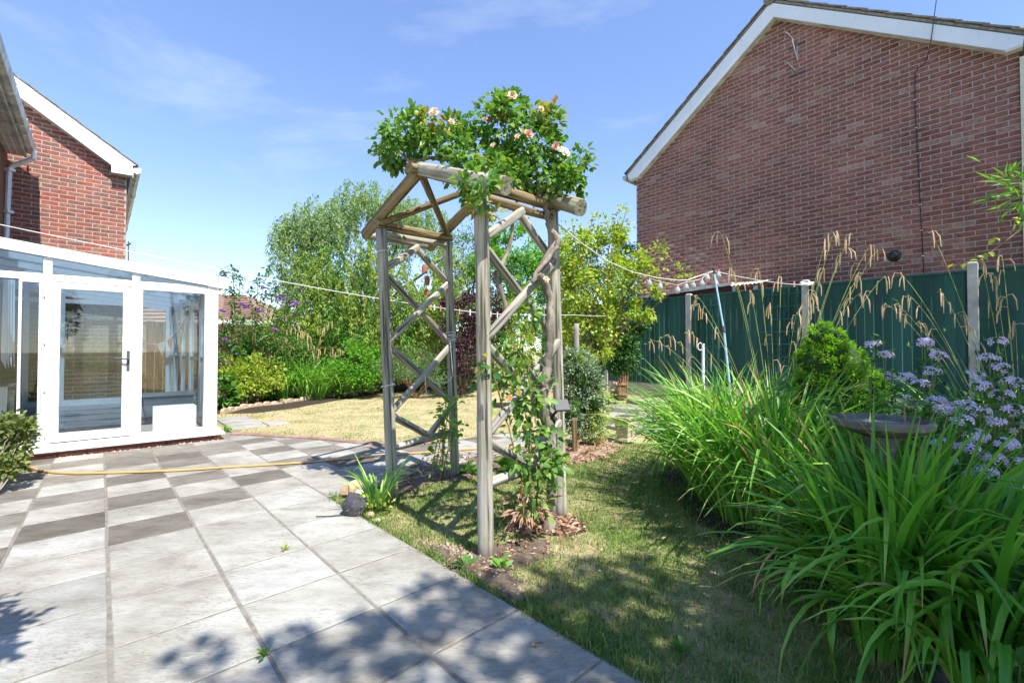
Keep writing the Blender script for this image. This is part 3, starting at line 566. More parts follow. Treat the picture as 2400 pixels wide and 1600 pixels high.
scatter_leaves('leaf_litter', 'dead leaves in the bed under the arch', soilC, 260, .04, M['litter'], .0, 74)
scatter_leaves('leaf_litter', 'a few brown leaves scattered on the near lawn', nearp, 45, .03, M['litter'], .0, 75)
# ================================================================ ROSE ARCH
YA, YB, YC, YD = Ab[1], Bb[1], Cb[1], Db[1]
At = dp(1125, 430, YA); Bt = dp(892, 538, YB); Ct = dp(1048, 566, YC); Dt = dp(1296, 493, YD)
arch = thing('garden_arch', 'weathered rustic wooden arch with lattice sides and a pitched pole roof', 'arch', ((Ab[0] + Cb[0]) / 2, (Ab[1] + Cb[1]) / 2, 0))
def lerp(p, q, t): return tuple(p[i] + (q[i] - p[i]) * t for i in range(3))
def atz(p, q, z): t = (z - p[2]) / (q[2] - p[2]); return lerp(p, q, t)
for p, q, r in ((Ab, At, .042), (Bb, Bt, .042), (Cb, Ct, .039), (Db, Dt, .038)):
    log('post', (p[0], p[1], -.08), q, r, M['wood'], arch, n=8 if p is Ab else 12, r1=r * .96)
FA = dp(985, 397, (YA + YB) / 2); RA = dp(1154, 428, (YC + YD) / 2)
FL = dp(857, 550, YB + .25); FR = dp(1188, 436, YA - .21); BL = dp(1006, 580, YC + .25); BR = dp(1362, 489, YD - .22)
log('rafter', FA, FL, .042, M['wood_brown'], arch, flat=.25); log('rafter', FA, FR, .047, M['wood'], arch, flat=.2)
log('rafter', RA, BL, .042, M['wood_brown'], arch, flat=.2); log('rafter', RA, BR, .054, M['wood'], arch, n=16)
log('ridge_pole', lerp(FA, RA, -.12), lerp(FA, RA, 1.1), .034, M['wood_brown'], arch)
up = lambda p, z: (p[0], p[1], p[2] + z)
log('wall_plate', lerp(up(Bt, .035), up(Ct, .035), -.06), lerp(up(Bt, .035), up(Ct, .035), 1.06), .034, M['wood_brown'], arch)
log('wall_plate', up(Bt, -.035), up(Ct, -.035), .026, M['wood'], arch)
log('wall_plate', lerp(up(At, .0), up(Dt, .02), -.03), lerp(up(At, .0), up(Dt, .02), 1.06), .034, M['wood_brown'], arch)
log('wall_plate', up(At, -.07), up(Dt, -.05), .026, M['wood_brown'], arch)
log('roof_brace', FA, up(Ct, .05), .025, M['wood_brown'], arch); log('roof_brace', up(Bt, .05), RA, .025, M['wood_brown'], arch)
log('roof_brace', FA, up(Dt, .06), .025, M['wood_brown'], arch); log('roof_brace', up(At, .06), RA, .025, M['wood_brown'], arch)
log('eave_rail', lerp(FL, BL, .02), lerp(FL, BL, .98), .026, M['wood_grey'], arch, flat=.3)
def lattice(b0, t0, b1, t1, mat):
    zs = [1.705, 1.164, .629]; mid_t = lerp(t0, t1, .5); mid_b = lerp(b0, b1, .5); P = [atz(b0, t0, z) for z in zs]; Q = [atz(b1, t1, z) for z in zs]
    top = (mid_t[0], mid_t[1], 1.95); bot = (mid_b[0], mid_b[1], .40)
    segs = [(top, P[0]), (top, Q[0]), (P[0], Q[1]), (Q[0], P[1]), (P[1], Q[2]), (Q[1], P[2]), (P[2], bot), (Q[2], bot)]
    for k, (u_, v_) in enumerate(segs):
        u_ = lerp(u_, v_, .01); o = .016 if k in (0, 3, 5, 7) else -.016; nrm = Vector((b1[1] - b0[1], -(b1[0] - b0[0]), 0)).normalized() * o
        log('lattice_pole', Vector(u_) + nrm, Vector(v_) + nrm, .027, mat, arch, n=10, flat=.3, seed=k + 3)
    log('bottom_rail', atz(b0, t0, .37), atz(b1, t1, .37), .029, mat, arch)
lattice(Bb, Bt, Cb, Ct, M['wood']); lattice(Ab, At, Db, Dt, M['wood_grey'])
def coil(name, base, top, z, turns, r, label, h=.05):
    pts = []
    for i in range(int(turns * 14) + 1):
        t = i / 14; q = atz(base, top, z + h * t / turns + .004 * math.sin(t * 9)); pts.append((q[0] + r * math.cos(t * 6.283), q[1] + r * math.sin(t * 6.283), q[2] + .006 * math.sin(t * 6.28 + 1)))
    o = G().tube(pts, .0035, 5).obj(name, M['rope'], None); tag(o, label, 'string'); return o
coil('string', Cb, Ct, 1.17, 6, .046, 'white string wound several times round the back left post', .09)
coil('string', Bb, Bt, 1.83, 1, .050, 'single loop of white string near the top of the left front post', .01)
coil('string', Bb, Bt, .83, 1, .050, 'single loop of string halfway down the left front post', .01)
tag(G().tube([dp(1055, 800, 4.0), dp(1062, 880, 3.95), dp(1048, 895, 3.9), dp(1020, 898, 3.8), dp(996, 880, 3.7), dp(1000, 930, 3.7)], .003, 5).obj('string', M['rope'], None), 'loose white string hanging from the left lattice', 'string')
# wind chime behind the left lattice
wc = thing('wind_chime', 'small terracotta wind chime hanging inside the arch', 'wind chime', dp(995, 600, 4.2))
G().tube([dp(995, 575, 4.2), dp(997, 720, 4.2)], .002, 4).obj('cord', M['darkgrey'], wc)
M['terracotta'] = plain('terracotta', (.33, .13, .07), .8)
for k, (px, py) in enumerate(((995, 628), (1001, 655), (1000, 684), (1003, 706))):
    c = dp(px, py, 4.2); h = .05 if k < 2 else .03; G().lathe([(.022, -h), (.026, 0), (.018, h * .6), (.004, h * .7)], c, 10).obj('bell', M['terracotta'], wc, smooth=True)
# ================================================================ BRICKWORK
def brick_variant(s):
    r = random.Random(s); l, d, h = .1075, .03, .0325; c = .0022; j = lambda: r.uniform(-.0015, .0015); V = []
    for y, k in ((-d, 0), (-.003, 0), (.0008, c * .6)):
        for x, z in ((-l + k, -h + k), (l - k, -h + k), (l - k, h - k), (-l + k, h - k)): V.append((x + j(), y + (j() * .12 if k else 0), z + j()))
    F = [(8, 9, 10, 11)[::-1]]
    for o in (0, 4): F += [(o + i, o + 4 + i, o + 4 + (i + 1) % 4, o + (i + 1) % 4) for i in range(4)]
    me = bpy.data.meshes.new('brick'); me.from_pydata(V, [], F); me.update(); return me
def brick_wall(parent, mat, s0, s1, z0, ztop, pos, theta, key, skip=None, nparts=300, seed=3):
    """bricks laid in stretcher bond between s0 and s1; ztop(s) is the verge; pos(s, z) the point on the wall"""
    r = random.Random(seed); vs = [brick_variant(seed * 10 + k) for k in range(4)]
    for m in vs: m.materials.append(mat)
    items = []; nz = 0; z = z0
    while z < 8:
        s = s0 - (.1125 if nz % 2 else 0)
        while s < s1:
            a0 = max(s, s0); a1 = min(s + .225, s1) - .010; c = (a0 + a1) / 2
            if a1 - a0 > .04 and z + .04 < ztop(c) and not (skip and skip(c, z + .0325)): items.append((c, z + .0325, (a1 - a0) / .215))
            s += .225
        z += .075; nz += 1
    items.sort(key=lambda t: key(t[0], t[1])); off = wloc(parent)
    for c, zz, k in items[:nparts]:
        o = bpy.data.objects.new('brick', r.choice(vs)); COL.objects.link(o); o.parent = parent; o.location = Vector(pos(c, zz)) - off; o.rotation_euler = (0, 0, theta + r.uniform(-.0006, .0006)); o.scale = (k, 1, 1)
    V = []; F = []; ct, st = math.cos(theta), math.sin(theta)
    for c, zz, k in items[nparts:]:
        me = r.choice(vs); p = pos(c, zz); base = len(V)
        for v in me.vertices: x = v.co.x * k; y = v.co.y; V.append((p[0] + x * ct - y * st - off[0], p[1] + x * st + y * ct - off[1], p[2] + v.co.z - off[2]))
        for f in me.polygons: F.append([i + base for i in f.vertices])
    if V: link('brick', npmesh('brick', np.array(V), np.array(F)), mat, parent, 'stuff')
    return len(items)
TH_B = math.atan2(ca, -sa)          # wall facing -a
TH_A = math.atan2(-sa, -ca)         # wall facing -b
# ---------------------------------------------------------------- neighbour's house on the right (gable wall on a = 9.1)
AW = 9.1; AP = AW - .13
bL = ap(1492, 500, AW)[0]; bR = ap(2393, 330, AW)[0]
tL = ap(1471, 411, AP); tA = ap(1806, 8, AP); tR = ap(2400, 86, AP); uL = ap(1497, 413, AP); uA = ap(1814, 41, AP); uR = ap(2356, 120, AP); eL = ap(1474, 421, AP); eR = ap(2398, 105, AP)
rh = thing('brick_house', 'large two storey red brick house end with white gable boards behind the green fence', 'house', W(AW, (bL + bR) / 2, 0))
bA = (tA[0] + uA[0]) / 2; zA = uA[1]
def ztopR(s): return (uA[1] + (uL[1] - uA[1]) * (s - uA[0]) / (uL[0] - uA[0]) if s > uA[0] else uA[1] + (uR[1] - uA[1]) * (s - uA[0]) / (uR[0] - uA[0])) + .07
G().prism_bz([(bR, -.1), (bL, -.1), (bL, ztopR(bL)), (uA[0], ztopR(uA[0]) ), (bR, ztopR(bR))], AW - .0002, AW + .12).obj('mortar_bed', M['mortar_red'], rh)
G().prism_bz([(bR, 0), (bL, 0), (bL, ztopR(bL) - .05), (bA, ztopR(bA) - .05), (bR, ztopR(bR) - .05)], AW + .2, AW + 9).obj('wall', M['mortar_red'], rh)
flue_b, flue_z = ap(2096, 600, AW)
NB = brick_wall(rh, M['brick_red'], bR, bL, .75, ztopR, lambda s, z: W(AW, s, z), TH_B, lambda s, z: math.dist(W(AW, s, z), (0, 0, CH)) + (50 if z < ap(2100, 640, AW)[1] - .2 else 0), skip=lambda s, z: math.hypot(s - flue_b, z - flue_z) < .07)
# barge boards, box ends, capping
G().prism_bz([tA, uA, uL, eL, tL], AP - .012, AP + .012).obj('barge_board', M['white_board'], rh)
G().prism_bz([tA, tR, eR, uR, uA], AP - .0135, AP + .0105).obj('barge_board', M['white_board'], rh)
G().prism_bz([uL, (uL[0], uL[1] - .02), (eL[0], eL[1] - .02), eL], AP, AW).obj('soffit', M['white_board'], rh)
G().prism_bz([uR, (uR[0], uR[1] - .02), (eR[0], eR[1] - .02), eR], AP, AW).obj('soffit', M['white_board'], rh)
for (p, q) in ((uA, uL), (uA, uR)): G().prism_bz([p, q, (q[0], q[1] + .015), (p[0], p[1] + .015)], AP + .012, AW + .02).obj('soffit', M['upvc_dirty'], rh)
# pairs of nail heads on the boards
g = G()
for (p, q, n) in ((tA, tL, 9), (tA, tR, 11)):
    for k in range(n):
        for dz in (.06, .075):
            t = (k + .5) / n; b_ = p[0] + (q[0] - p[0]) * t; z_ = p[1] + (q[1] - p[1]) * t - dz; g.prism_bz([(b_ - .003, z_), (b_ + .003, z_), (b_ + .003, z_ + .004), (b_ - .003, z_ + .004)], AP - .016, AP - .012)
g.obj('nail_head', M['darkgrey'], rh, 'stuff')
# verge: mortar bedding and stepped interlocking tiles
for (p, q, cnt, seed) in ((tA, tL, 12, 1), (tA, (tR[0] - .15, tR[1] + (tR[1] - tA[1]) / (tR[0] - tA[0]) * -.15), 12, 2)):
    dv = np.array([q[0] - p[0], q[1] - p[1]]); Ls = np.linalg.norm(dv); dv /= Ls; nv = np.array([-dv[1], dv[0]]); nv = nv if nv[1] > 0 else -nv
    P0 = np.array(p); G().prism_bz([tuple(P0), tuple(P0 + dv * Ls), tuple(P0 + dv * Ls + nv * .055), tuple(P0 + nv * .055)], AP + .0, AP + .09).obj('verge_mortar', M['verge'], rh)
    G().prism_bz([tuple(P0 - dv * .0 + nv * .003), tuple(P0 + dv * (Ls + .03) + nv * .003), tuple(P0 + dv * (Ls + .03) + nv * .014), tuple(P0 + nv * .014)], AP - .02, AP + .1).obj('undercloak', M['darkgrey'], rh)
    st = Ls / cnt
    for k in range(cnt):
        for w_ in range(2):
            A0 = P0 + dv * (k * st - .03) + nv * .050; A1 = P0 + dv * ((k + 1) * st + .035) + nv * .068
            G().prism_bz([tuple(A0), tuple(A1), tuple(A1 + nv * .022), tuple(A0 + nv * .022)], AP - .035 + w_ * .3, AP + .26 + w_ * .3).obj('roof_tile', M['tile'], rh)
    G().prism_bz([tuple(P0 + nv * .02), tuple(P0 + dv * Ls + nv * .02), tuple(P0 + dv * Ls + nv * .06), tuple(P0 + nv * .06)], AP + .5, AW + 9).obj('roof', M['tile'], rh)
g = G(); c0 = W(AP - .04, tA[0], tA[1] + .07); c1 = W(AP + .5, tA[0], tA[1] + .07); g.tube([c0, c1], .11, 14); g.obj('ridge_tile', M['tile'], rh, smooth=True)
# gutter end at the left eave, and cream corner at the right
gl = tL; g = G(); P_ = [(gl[0] + .02, gl[1] - .02), (gl[0] + .03, gl[1] - .09), (gl[0] + .07, gl[1] - .12), (gl[0] + .12, gl[1] - .09), (gl[0] + .135, gl[1] - .0), (gl[0] + .12, gl[1] + .0), (gl[0] + .04, gl[1] + .0)]
g.prism_bz(P_, AP - .02, AW + 9).obj('gutter', M['upvc_dirty'], rh)
M['cream'] = plain('cream_render', (.72, .66, .5), .8)
G().abox(AW - .03, AW + 1, bR - .9, bR - .003, 0, ap(2396, 135, AW)[1]).obj('rendered_return', M['cream'], rh)
G().prism_bz([(tR[0] + .05, tR[1] + .01), (tR[0] - 1, tR[1] - .1), (tR[0] - 1, tR[1] + .1), (tR[0] + .05, tR[1] + .16)], AP, AW + 1).obj('eave_end', M['upvc_dirty'], rh)
# flue terminal
fp = W(AW, flue_b, flue_z); fl = thing('boiler_flue', 'round black boiler flue on the brick house wall', 'flue', fp)
def disc_on_wall(prof, n=20):
    g = G(); vs = []
    for r_, d_ in prof:
        for k in range(n): t = 2 * math.pi * k / n; vs.append(W(AW - d_, flue_b + r_ * math.cos(t), flue_z + r_ * math.sin(t)))
    m = len(prof); g.add(vs, [(i * n + k, i * n + (k + 1) % n, (i + 1) * n + (k + 1) % n, (i + 1) * n + k) for i in range(m - 1) for k in range(n)] + [tuple(range((m - 1) * n, m * n))]); return g
disc_on_wall([(.085, 0), (.088, .012), (.075, .02), (.06, .03), (.052, .03)]).obj('collar', M['black'], fl, smooth=True)
disc_on_wall([(.046, 0), (.046, .10), (.038, .115), (.036, .09)]).obj('pipe', M['black'], fl, smooth=True)
# aerial brackets
def wallpt(px, py, d=0.): b_, z_ = ap(px, py, AW - d); return W(AW - d, b_, z_)
br = thing('aerial_bracket', 'steel aerial bracket high on the brick gable, with its lower arm below', 'bracket', wallpt(1870, 110))
G().tube([wallpt(1848, 117, .01), wallpt(1886, 97, .01)], .016, 4).obj('wall_bar', M['darkgrey'], br)
G().tube([wallpt(1867, 105, .02), wallpt(1842, 77, .42)], .020, 4).obj('arm', M['steel'], br)
G().tube([wallpt(1868, 107, .02), wallpt(1869, 143, .03)], .014, 4).obj('brace', M['steel'], br)
G().tube([wallpt(1856, 92, .22), wallpt(1869, 141, .03)], .011, 4).obj('brace', M['steel'], br)
G().tube([wallpt(1850, 182, .01), wallpt(1887, 166, .01)], .018, 4).obj('wall_bar', M['darkgrey'], br)
G().tube([wallpt(1870, 174, .02), wallpt(1844, 148, .40)], .017, 4).obj('arm', M['steel'], br)
# cables
cb = thing('cable', 'thin black cable dropping down the brick house wall from the roof', 'cable', wallpt(2165, 400))
G().tube([wallpt(2200, -40, .16), wallpt(2183, 90, .16), wallpt(2173, 136, .05), wallpt(2167, 150, .02), wallpt(2152, 160, .012), wallpt(2145, 170, .012), wallpt(2144, 240, .012), wallpt(2150, 350, .012), wallpt(2156, 470, .012), wallpt(2165, 640, .012)], .006, 5).obj('cable_run', M['black'], cb)
for py in (235, 300, 360, 420, 480, 540, 600): c = wallpt(2144 + (py - 240) * .052, py, .02); G().box(c[0] - .012, c[0] + .012, c[1] - .012, c[1] + .012, c[2] - .005, c[2] + .005).obj('clip', M['whitepetal'], cb)
# ---------------------------------------------------------------- green fence
AF = 8.5; zF0, zF1 = .165, ap(1700, 679, AF)[1]
ftop = (ap(1520, 702, AF)[1] + ap(2200, 637, AF)[1]) / 2; zF1 = ftop
pb = [ap(px, 700, AF)[0] for px in (1615, 1889, 2281)]; sp = (pb[0] - pb[2]) / 2; posts = [pb[0] + 2 * sp, pb[0] + sp, pb[0], pb[1], pb[2], pb[2] - sp, pb[2] - 2 * sp]
fe = thing('garden_fence', 'dark green close-board fence between concrete posts, running along the right side', 'fence', W(AF, pb[1], zF0))
rn = random.Random(9)
tops = [ap(1619, 688, AF)[1], ap(1889, 656, AF)[1], ap(2279, 614, AF)[1]]
for i, b in enumerate(posts):
    zt = tops[i - 2] if 2 <= i <= 4 else zF1 + .06
    g = G(); h = .052; P0 = [W(AF - h, b - h, 0), W(AF + h, b - h, 0), W(AF + h, b + h, 0), W(AF - h, b + h, 0)]; P1 = [(p[0], p[1], zt - .02) for p in P0]; c = W(AF, b, 0); P2 = [(c[0] + (p[0] - c[0]) * .7, c[1] + (p[1] - c[1]) * .7, zt) for p in P0]
    g.add(P0 + P1 + P2, [(i_, (i_ + 1) % 4, 4 + (i_ + 1) % 4, 4 + i_) for i_ in range(4)] + [(4 + i_, 4 + (i_ + 1) % 4, 8 + (i_ + 1) % 4, 8 + i_) for i_ in range(4)] + [(8, 9, 10, 11)])
    g.obj('post', M['concrete'], fe, bevel=.006)
for i in range(len(posts) - 1):
    b1, b0 = posts[i] - .055, posts[i + 1] + .055
    for z0, z1 in ((.0, .155), (.160, .31)):
        g = G().abox(AF - .02, AF + .02, b0, b1, z0 + .11, z1 + .11); g.obj('gravel_board', M['concrete'], fe, bevel=.008)
        G().abox(AF - .026, AF - .0205, b0 + .02, b1 - .02, z0 + .13, z1 + .09).obj('gravel_board_panel', M['concrete'], fe)
    n = 17; wd = (b1 - b0) / n
    for k in range(n):
        x0 = b0 + k * wd; x1 = x0 + wd + .022; zt = zF1 - .03 + rn.uniform(-.004, .004); zb = .425
        # feather-edge board: thick edge stands proud on the -b side, thin edge tucked under the next board
        pr = [(AF - .036, x0 + .030), (AF - .011, x0), (AF - .002, x0), (AF - .002, x1), (AF - .016, x1)]
        G().prism([W(a, b, zb) for a, b in pr], [W(a, b, zt) for a, b in pr]).obj('fence_board', M['fence_green'], fe)
    G().abox(AF - .045, AF + .02, b0, b1, zF1 - .03, zF1 - .008).obj('capping_rail', M['fence_green'], fe)
    for z in (.6, 1.2, 1.8): G().abox(AF + .0, AF + .035, b0, b1, z, z + .07).obj('arris_rail', M['fence_green'], fe)
# trellis panels hung on the fence
def trellis(px0, px1, pyt, pyb, label, rows, cols):
    b0 = ap(px1, 700, AF - .07)[0]; b1 = ap(px0, 700, AF - .07)[0]; z1 = ap((px0 + px1) / 2, pyt, AF - .07)[1]; z0 = ap((px0 + px1) / 2, pyb, AF - .07)[1]
    t = thing('trellis', label, 'trellis', W(AF - .07, (b0 + b1) / 2, z0), 'green trellis panels on the fence')
    for k in range(rows): z = z0 + (z1 - z0) * (k + .5) / rows; G().abox(AF - .085, AF - .070, b0, b1, z - .012, z + .012).obj('slat', M['fence_green'], t)
    for k in range(cols): b = b0 + (b1 - b0) * (k + .5) / cols; G().abox(AF - .069, AF - .054, b - .012, b + .012, z0, z1).obj('upright', M['fence_green'], t)
trellis(1624, 1690, 700, 860, 'green trellis panel just right of the left concrete post', 5, 4); trellis(1782, 1878, 675, 850, 'green trellis panel just left of the middle concrete post', 6, 5)
# neighbour's lean-to roof showing over the fence
lt = thing('lean_to', 'white edged lean-to roof showing over the fence against the brick house', 'lean-to', W(8.8, ap(1640, 680, 8.8)[0], 1.9))
q = [ap(1500, 694, 8.7), ap(1716, 661, 8.7), ap(1716, 668, 8.7), ap(1500, 700, 8.7)]
G().prism_bz(q, 8.68, 9.06).obj('fascia', M['upvc_dirty'], lt)
q2 = [ap(1500, 700, 8.75), ap(1716, 668, 8.75), ap(1716, 700, 8.75), ap(1500, 730, 8.75)]; M['oxide'] = plain('dark_red_board', (.11, .035, .03), .7); G().prism_bz(q2, 8.75, 9.06).obj('board', M['oxide'], lt)
b0 = ap(1716, 665, 8.75)[0]; b1 = ap(1795, 675, 8.75)[0]; V = []; n = 40; zz = ap(1740, 664, 8.75)[1]
for k in range(n + 1):
    b = b0 + (b1 - b0) * k / n; z = zz + .012 * math.sin(k * 1.3)
    for a, dz in ((8.62, -.04), (9.05, .05)): V.append(W(a, b, z + dz))
g = G().add(V, [(2 * k, 2 * k + 2, 2 * k + 3, 2 * k + 1) for k in range(n)]); M['poly'] = pmat('grimy_plastic', (.4, .38, .33), (.62, .6, .55), 20, .6, .2); o = g.obj('corrugated_sheet', M['poly'], lt); sm = o.modifiers.new('t', 'SOLIDIFY'); sm.thickness = .003
for px in (1722, 1772): c = ap(px, 670, 8.7); G().abox(8.66, 8.72, c[0] - .03, c[0] + .03, c[1] - .25, c[1] + .0).obj('leg', M['upvc_dirty'], lt)
# ---------------------------------------------------------------- left side: brick wing with white verge
BWL = 11.5; BP = BWL - .16; aE = bp(296, 500, BWL)[0]
wg = thing('brick_wing', 'sunlit red brick house end with white verge boards behind the conservatory', 'house', W(-1, BWL, 0))
w0 = bp(33, 179, BP); w1 = bp(319, 389, BP); w2 = bp(315, 395, BP); wt = bp(36, 196, BP); m0 = bp(46, 228, BP); m1 = bp(261, 387, BP); m2 = bp(261, 404, BP); m3 = bp(311, 412, BP); m4 = bp(311, 389, BP)
def ext(p, q, t): return (p[0] + (q[0] - p[0]) * t, p[1] + (q[1] - p[1]) * t)
k0 = -4.
W0 = ext(w1, w0, 3.2); WT = ext(m4, wt, 3.2); M0 = ext(m1, m0, 3.6)
G().prism_az([WT, m4, m3, m2, m1, M0], BP - .012, BP + .012).obj('barge_board', M['upvc'], wg)
M['capping'] = pmat('cream_capping', (.55, .53, .47), (.72, .71, .67), 6, .6, .2)
G().prism_az([W0, w1, m4, WT], BP - .02, BP + .016).obj('verge_capping', M['capping'], wg)
G().prism_az([m2, m3, (m3[0], m3[1] + .012), (m2[0], m2[1] + .012)], BP + .012, BWL + .01).obj('soffit', M['upvc_dirty'], wg)
G().prism_az([M0, m1, (m1[0], m1[1] + .014), (M0[0], M0[1] + .014)], BP + .012, BWL + .01).obj('soffit', M['upvc_dirty'], wg)
d_ = np.array(w1) - np.array(w0); sl_ = d_[1] / d_[0]
def ztopL(s): return min(m1[1] + (s - m1[0]) * sl_ + .05, 9) if s < m1[0] else m2[1] + .02
a0L = -1.4
G().prism_az([(aE - .003, -.1), (aE - .003, ztopL(aE)), (m1[0], ztopL(m1[0] + .01)), (m1[0], ztopL(m1[0] - .01)), (-3.4, ztopL(-3.4)), (-3.4, -.1)], BWL + .0003, BWL + .15).obj('mortar_bed', M['mortar_cream'], wg)
G().abox(-8, aE - .02, BWL + .2, BWL + 8, 0, m3[1]).obj('wall', M['mortar_cream'], wg)
brick_wall(wg, M['brick_wing'], -1.35, aE, .15, ztopL, lambda s, z: W(s, BWL, z), TH_A, lambda s, z: (0 if z > 2.3 else 10) + math.dist(W(s, BWL, z), (0, 0, CH)), seed=8)
# side return of the wing, seen edge-on past the corner
G().abox(aE - .0, aE + .006, BWL + .16, BWL + 8, 0, m3[1] - .03).obj('side_wall', M['brick_wing'], wg)
st = .33; tv = np.array([1, sl_]) / math.hypot(1, sl_); nv = np.array([-tv[1], tv[0]])
for k in range(14):
    A1 = np.array(w1) - tv * (k * st - .02) ; A0 = A1 - tv * (st + .04)
    for w_ in range(2): G().prism_az([tuple(A0 + nv * .004), tuple(A1 + nv * .018), tuple(A1 + nv * .036), tuple(A0 + nv * .022)], BP - .03 + w_ * .3, BP + .26 + w_ * .3).obj('roof_tile', M['tile'], wg)
Wq = np.array(w1); G().prism_az([tuple(Wq - tv * 5), tuple(Wq), tuple(Wq + nv * .02), tuple(Wq - tv * 5 + nv * .02)], BP + .58, BWL + 8).obj('roof', M['tile'], wg)
# gutter running away along the wing's eave
gx = bp(318, 393, BP); P_ = [(gx[0] - .03, gx[1] - .02), (gx[0] - .03, gx[1] - .11), (gx[0] + .02, gx[1] - .13), (gx[0] + .075, gx[1] - .09), (gx[0] + .09, gx[1] + .0), (gx[0] + .08, gx[1] + .0)]
for k in range(4): G().prism_az(P_, BP - .02 + k * 1.9, BP - .02 + k * 1.9 + 1.86).obj('gutter', M['upvc_dirty'], wg); G().prism_az([(x * 1.0 + .006, z - .006) for x, z in P_], BP + k * 1.9 + 1.84, BP + k * 1.9 + 1.9).obj('gutter_joint', M['upvc_dirty'], wg)
G().abox(gx[0] - .05, gx[0] - .031, BP, BWL + 8, gx[1] - .2, gx[1] - .02).obj('fascia', M['upvc_dirty'], wg)
# ---------------------------------------------------------------- near house on the left edge
NA = -1.2; zS = dp(30, 366, W(-1.0, 11.3)[1])[2]
nh = thing('near_house', 'house at the left edge with white soffit, gutter and downpipe', 'house', W(-1.5, 9, 0))
M['brick_side'] = pmat('brown_brick_wall', (.16, .08, .05), (.24, .13, .08), 30, .9, .4)
G().abox(NA - .3, NA, 5.2, BWL - .01, 0, zS + .1).obj('wall', M['brick_side'], nh)
g = G()
e_out = AB(*dp(62, 369, W(-1.0, 11.3)[1])[:2])[0]
Ls_ = [(NA + .002, .0)]
for k in range(3):
    x0 = NA + .002 + (e_out - .03 - NA) * k / 3; x1 = NA + .002 + (e_out - .03 - NA) * (k + 1) / 3 - .006; G().abox(x0, x1, 4, BWL - .20, zS, zS + .012).obj('soffit_board', M['upvc_dirty'], nh)
G().abox(e_out - .028, e_out, 4, BWL - .19, zS - .015, zS + .19).obj('fascia', M['upvc_dirty'], nh)
P_ = [(e_out + .003, zS + .16), (e_out + .003, zS + .05), (e_out + .04, zS + .025), (e_out + .095, zS + .04), (e_out + .115, zS + .16), (e_out + .105, zS + .16)]
b = 11.22; gi = 0
for Lg in (.95, .4, 1.15, 2.2, 2.4): 
    G().prism_az(P_, b - Lg + .03, b).obj('gutter', M['upvc_dirty'], nh); G().prism_az([(x + (.008 if i > 1 else 0), z - .008) for i, (x, z) in enumerate(P_)], b - Lg - .02, b - Lg + .03).obj('gutter_joint', M['upvc'], nh); b -= Lg
G().prism_az([(NA - .3, zS + .55), (e_out + .02, zS + .19), (e_out + .02, zS + .215), (NA - .3, zS + .58)], 3.5, 11.2).obj('roof', M['tile'], nh)
# downpipe with swan-neck
def px2(px, py, b): a, z = bp(px, py, b); return W(a, b, z)
G().tube([px2(79, 352, 11.1), px2(79, 372, 11.1), px2(30, 389, 11.2), px2(22, 398, 11.22), px2(15, 560, 11.22)], .036, 6).obj('downpipe', M['upvc'], nh)
for px, py in ((21, 398), (17, 496)): c = px2(px, py, 11.2); G().box(c[0] - .06, c[0] + .06, c[1] - .05, c[1] + .05, c[2] - .02, c[2] + .02).obj('pipe_clip', M['upvc'], nh)
# ================================================================ CONSERVATORY
B1 = 11.42
cn = thing('conservatory', 'white framed lean-to conservatory with a glazed door beside the patio', 'conservatory', W(.2, B0, 0))
f = lambda px, py: bp(px, py, B0)
aC = f(510, 850)[0]; rt0 = f(0, 556); rt1 = f(511, 652); rb0 = f(0, 582); rb1 = f(484, 669)
RT0 = ext(rt1, rt0, 1.45); RB0 = ext(rb1, rb0, 1.52); aL_ = NA
UP = M['upvc']
G().prism_az([RT0, rt1, (rt1[0], rb1[1] - .02), rb1, RB0], B0 - .025, B0 + .07).obj('roof_beam', UP, cn)
d0, d1 = B0, B0 + .065
def mull(pl, pr, y0, y1, name='mullion', par=cn, e=0.):
    aa0 = f(pl, 850)[0]; aa1 = f(pr, 850)[0]; G().abox(aa0, aa1, d0 + e, d1 + e, y0, y1).obj(name, UP, par, bevel=.004); return aa0, aa1
def zrail(a): return rb1[1] + (rb1[0] - a) * (rb0[1] - rb1[1]) / (rb1[0] - rb0[0])
zs0 = f(300, 1022)[1]; zsl = zs0            # top of sill
zT0 = f(98, 657)[1]; zT1 = f(98, 641)[1]    # transom under the top lights
mid = f(316, 850)[0]; l0 = f(97, 850)[0]
for (pl, pr) in ((97, 119), (307, 326), (484, 510)): 
    a_ = f((pl + pr) / 2, 850)[0]; mull(pl, pr, zsl, (zrail(a_) if pr < 500 else rb1[1] + .0))
a_tr0 = f(119.5, 850)[0]; a_tr1 = f(306.5, 850)[0]; a_r0 = f(326.5, 850)[0]; a_r1 = f(483.5, 850)[0]; a_l1 = f(96.5, 850)[0]
for x0, x1 in ((aL_, a_l1), (a_tr0, a_tr1), (a_r0, a_r1)): G().abox(x0, x1, d0 + .002, d1 - .002, zT0, zT1).obj('transom', UP, cn, bevel=.004)
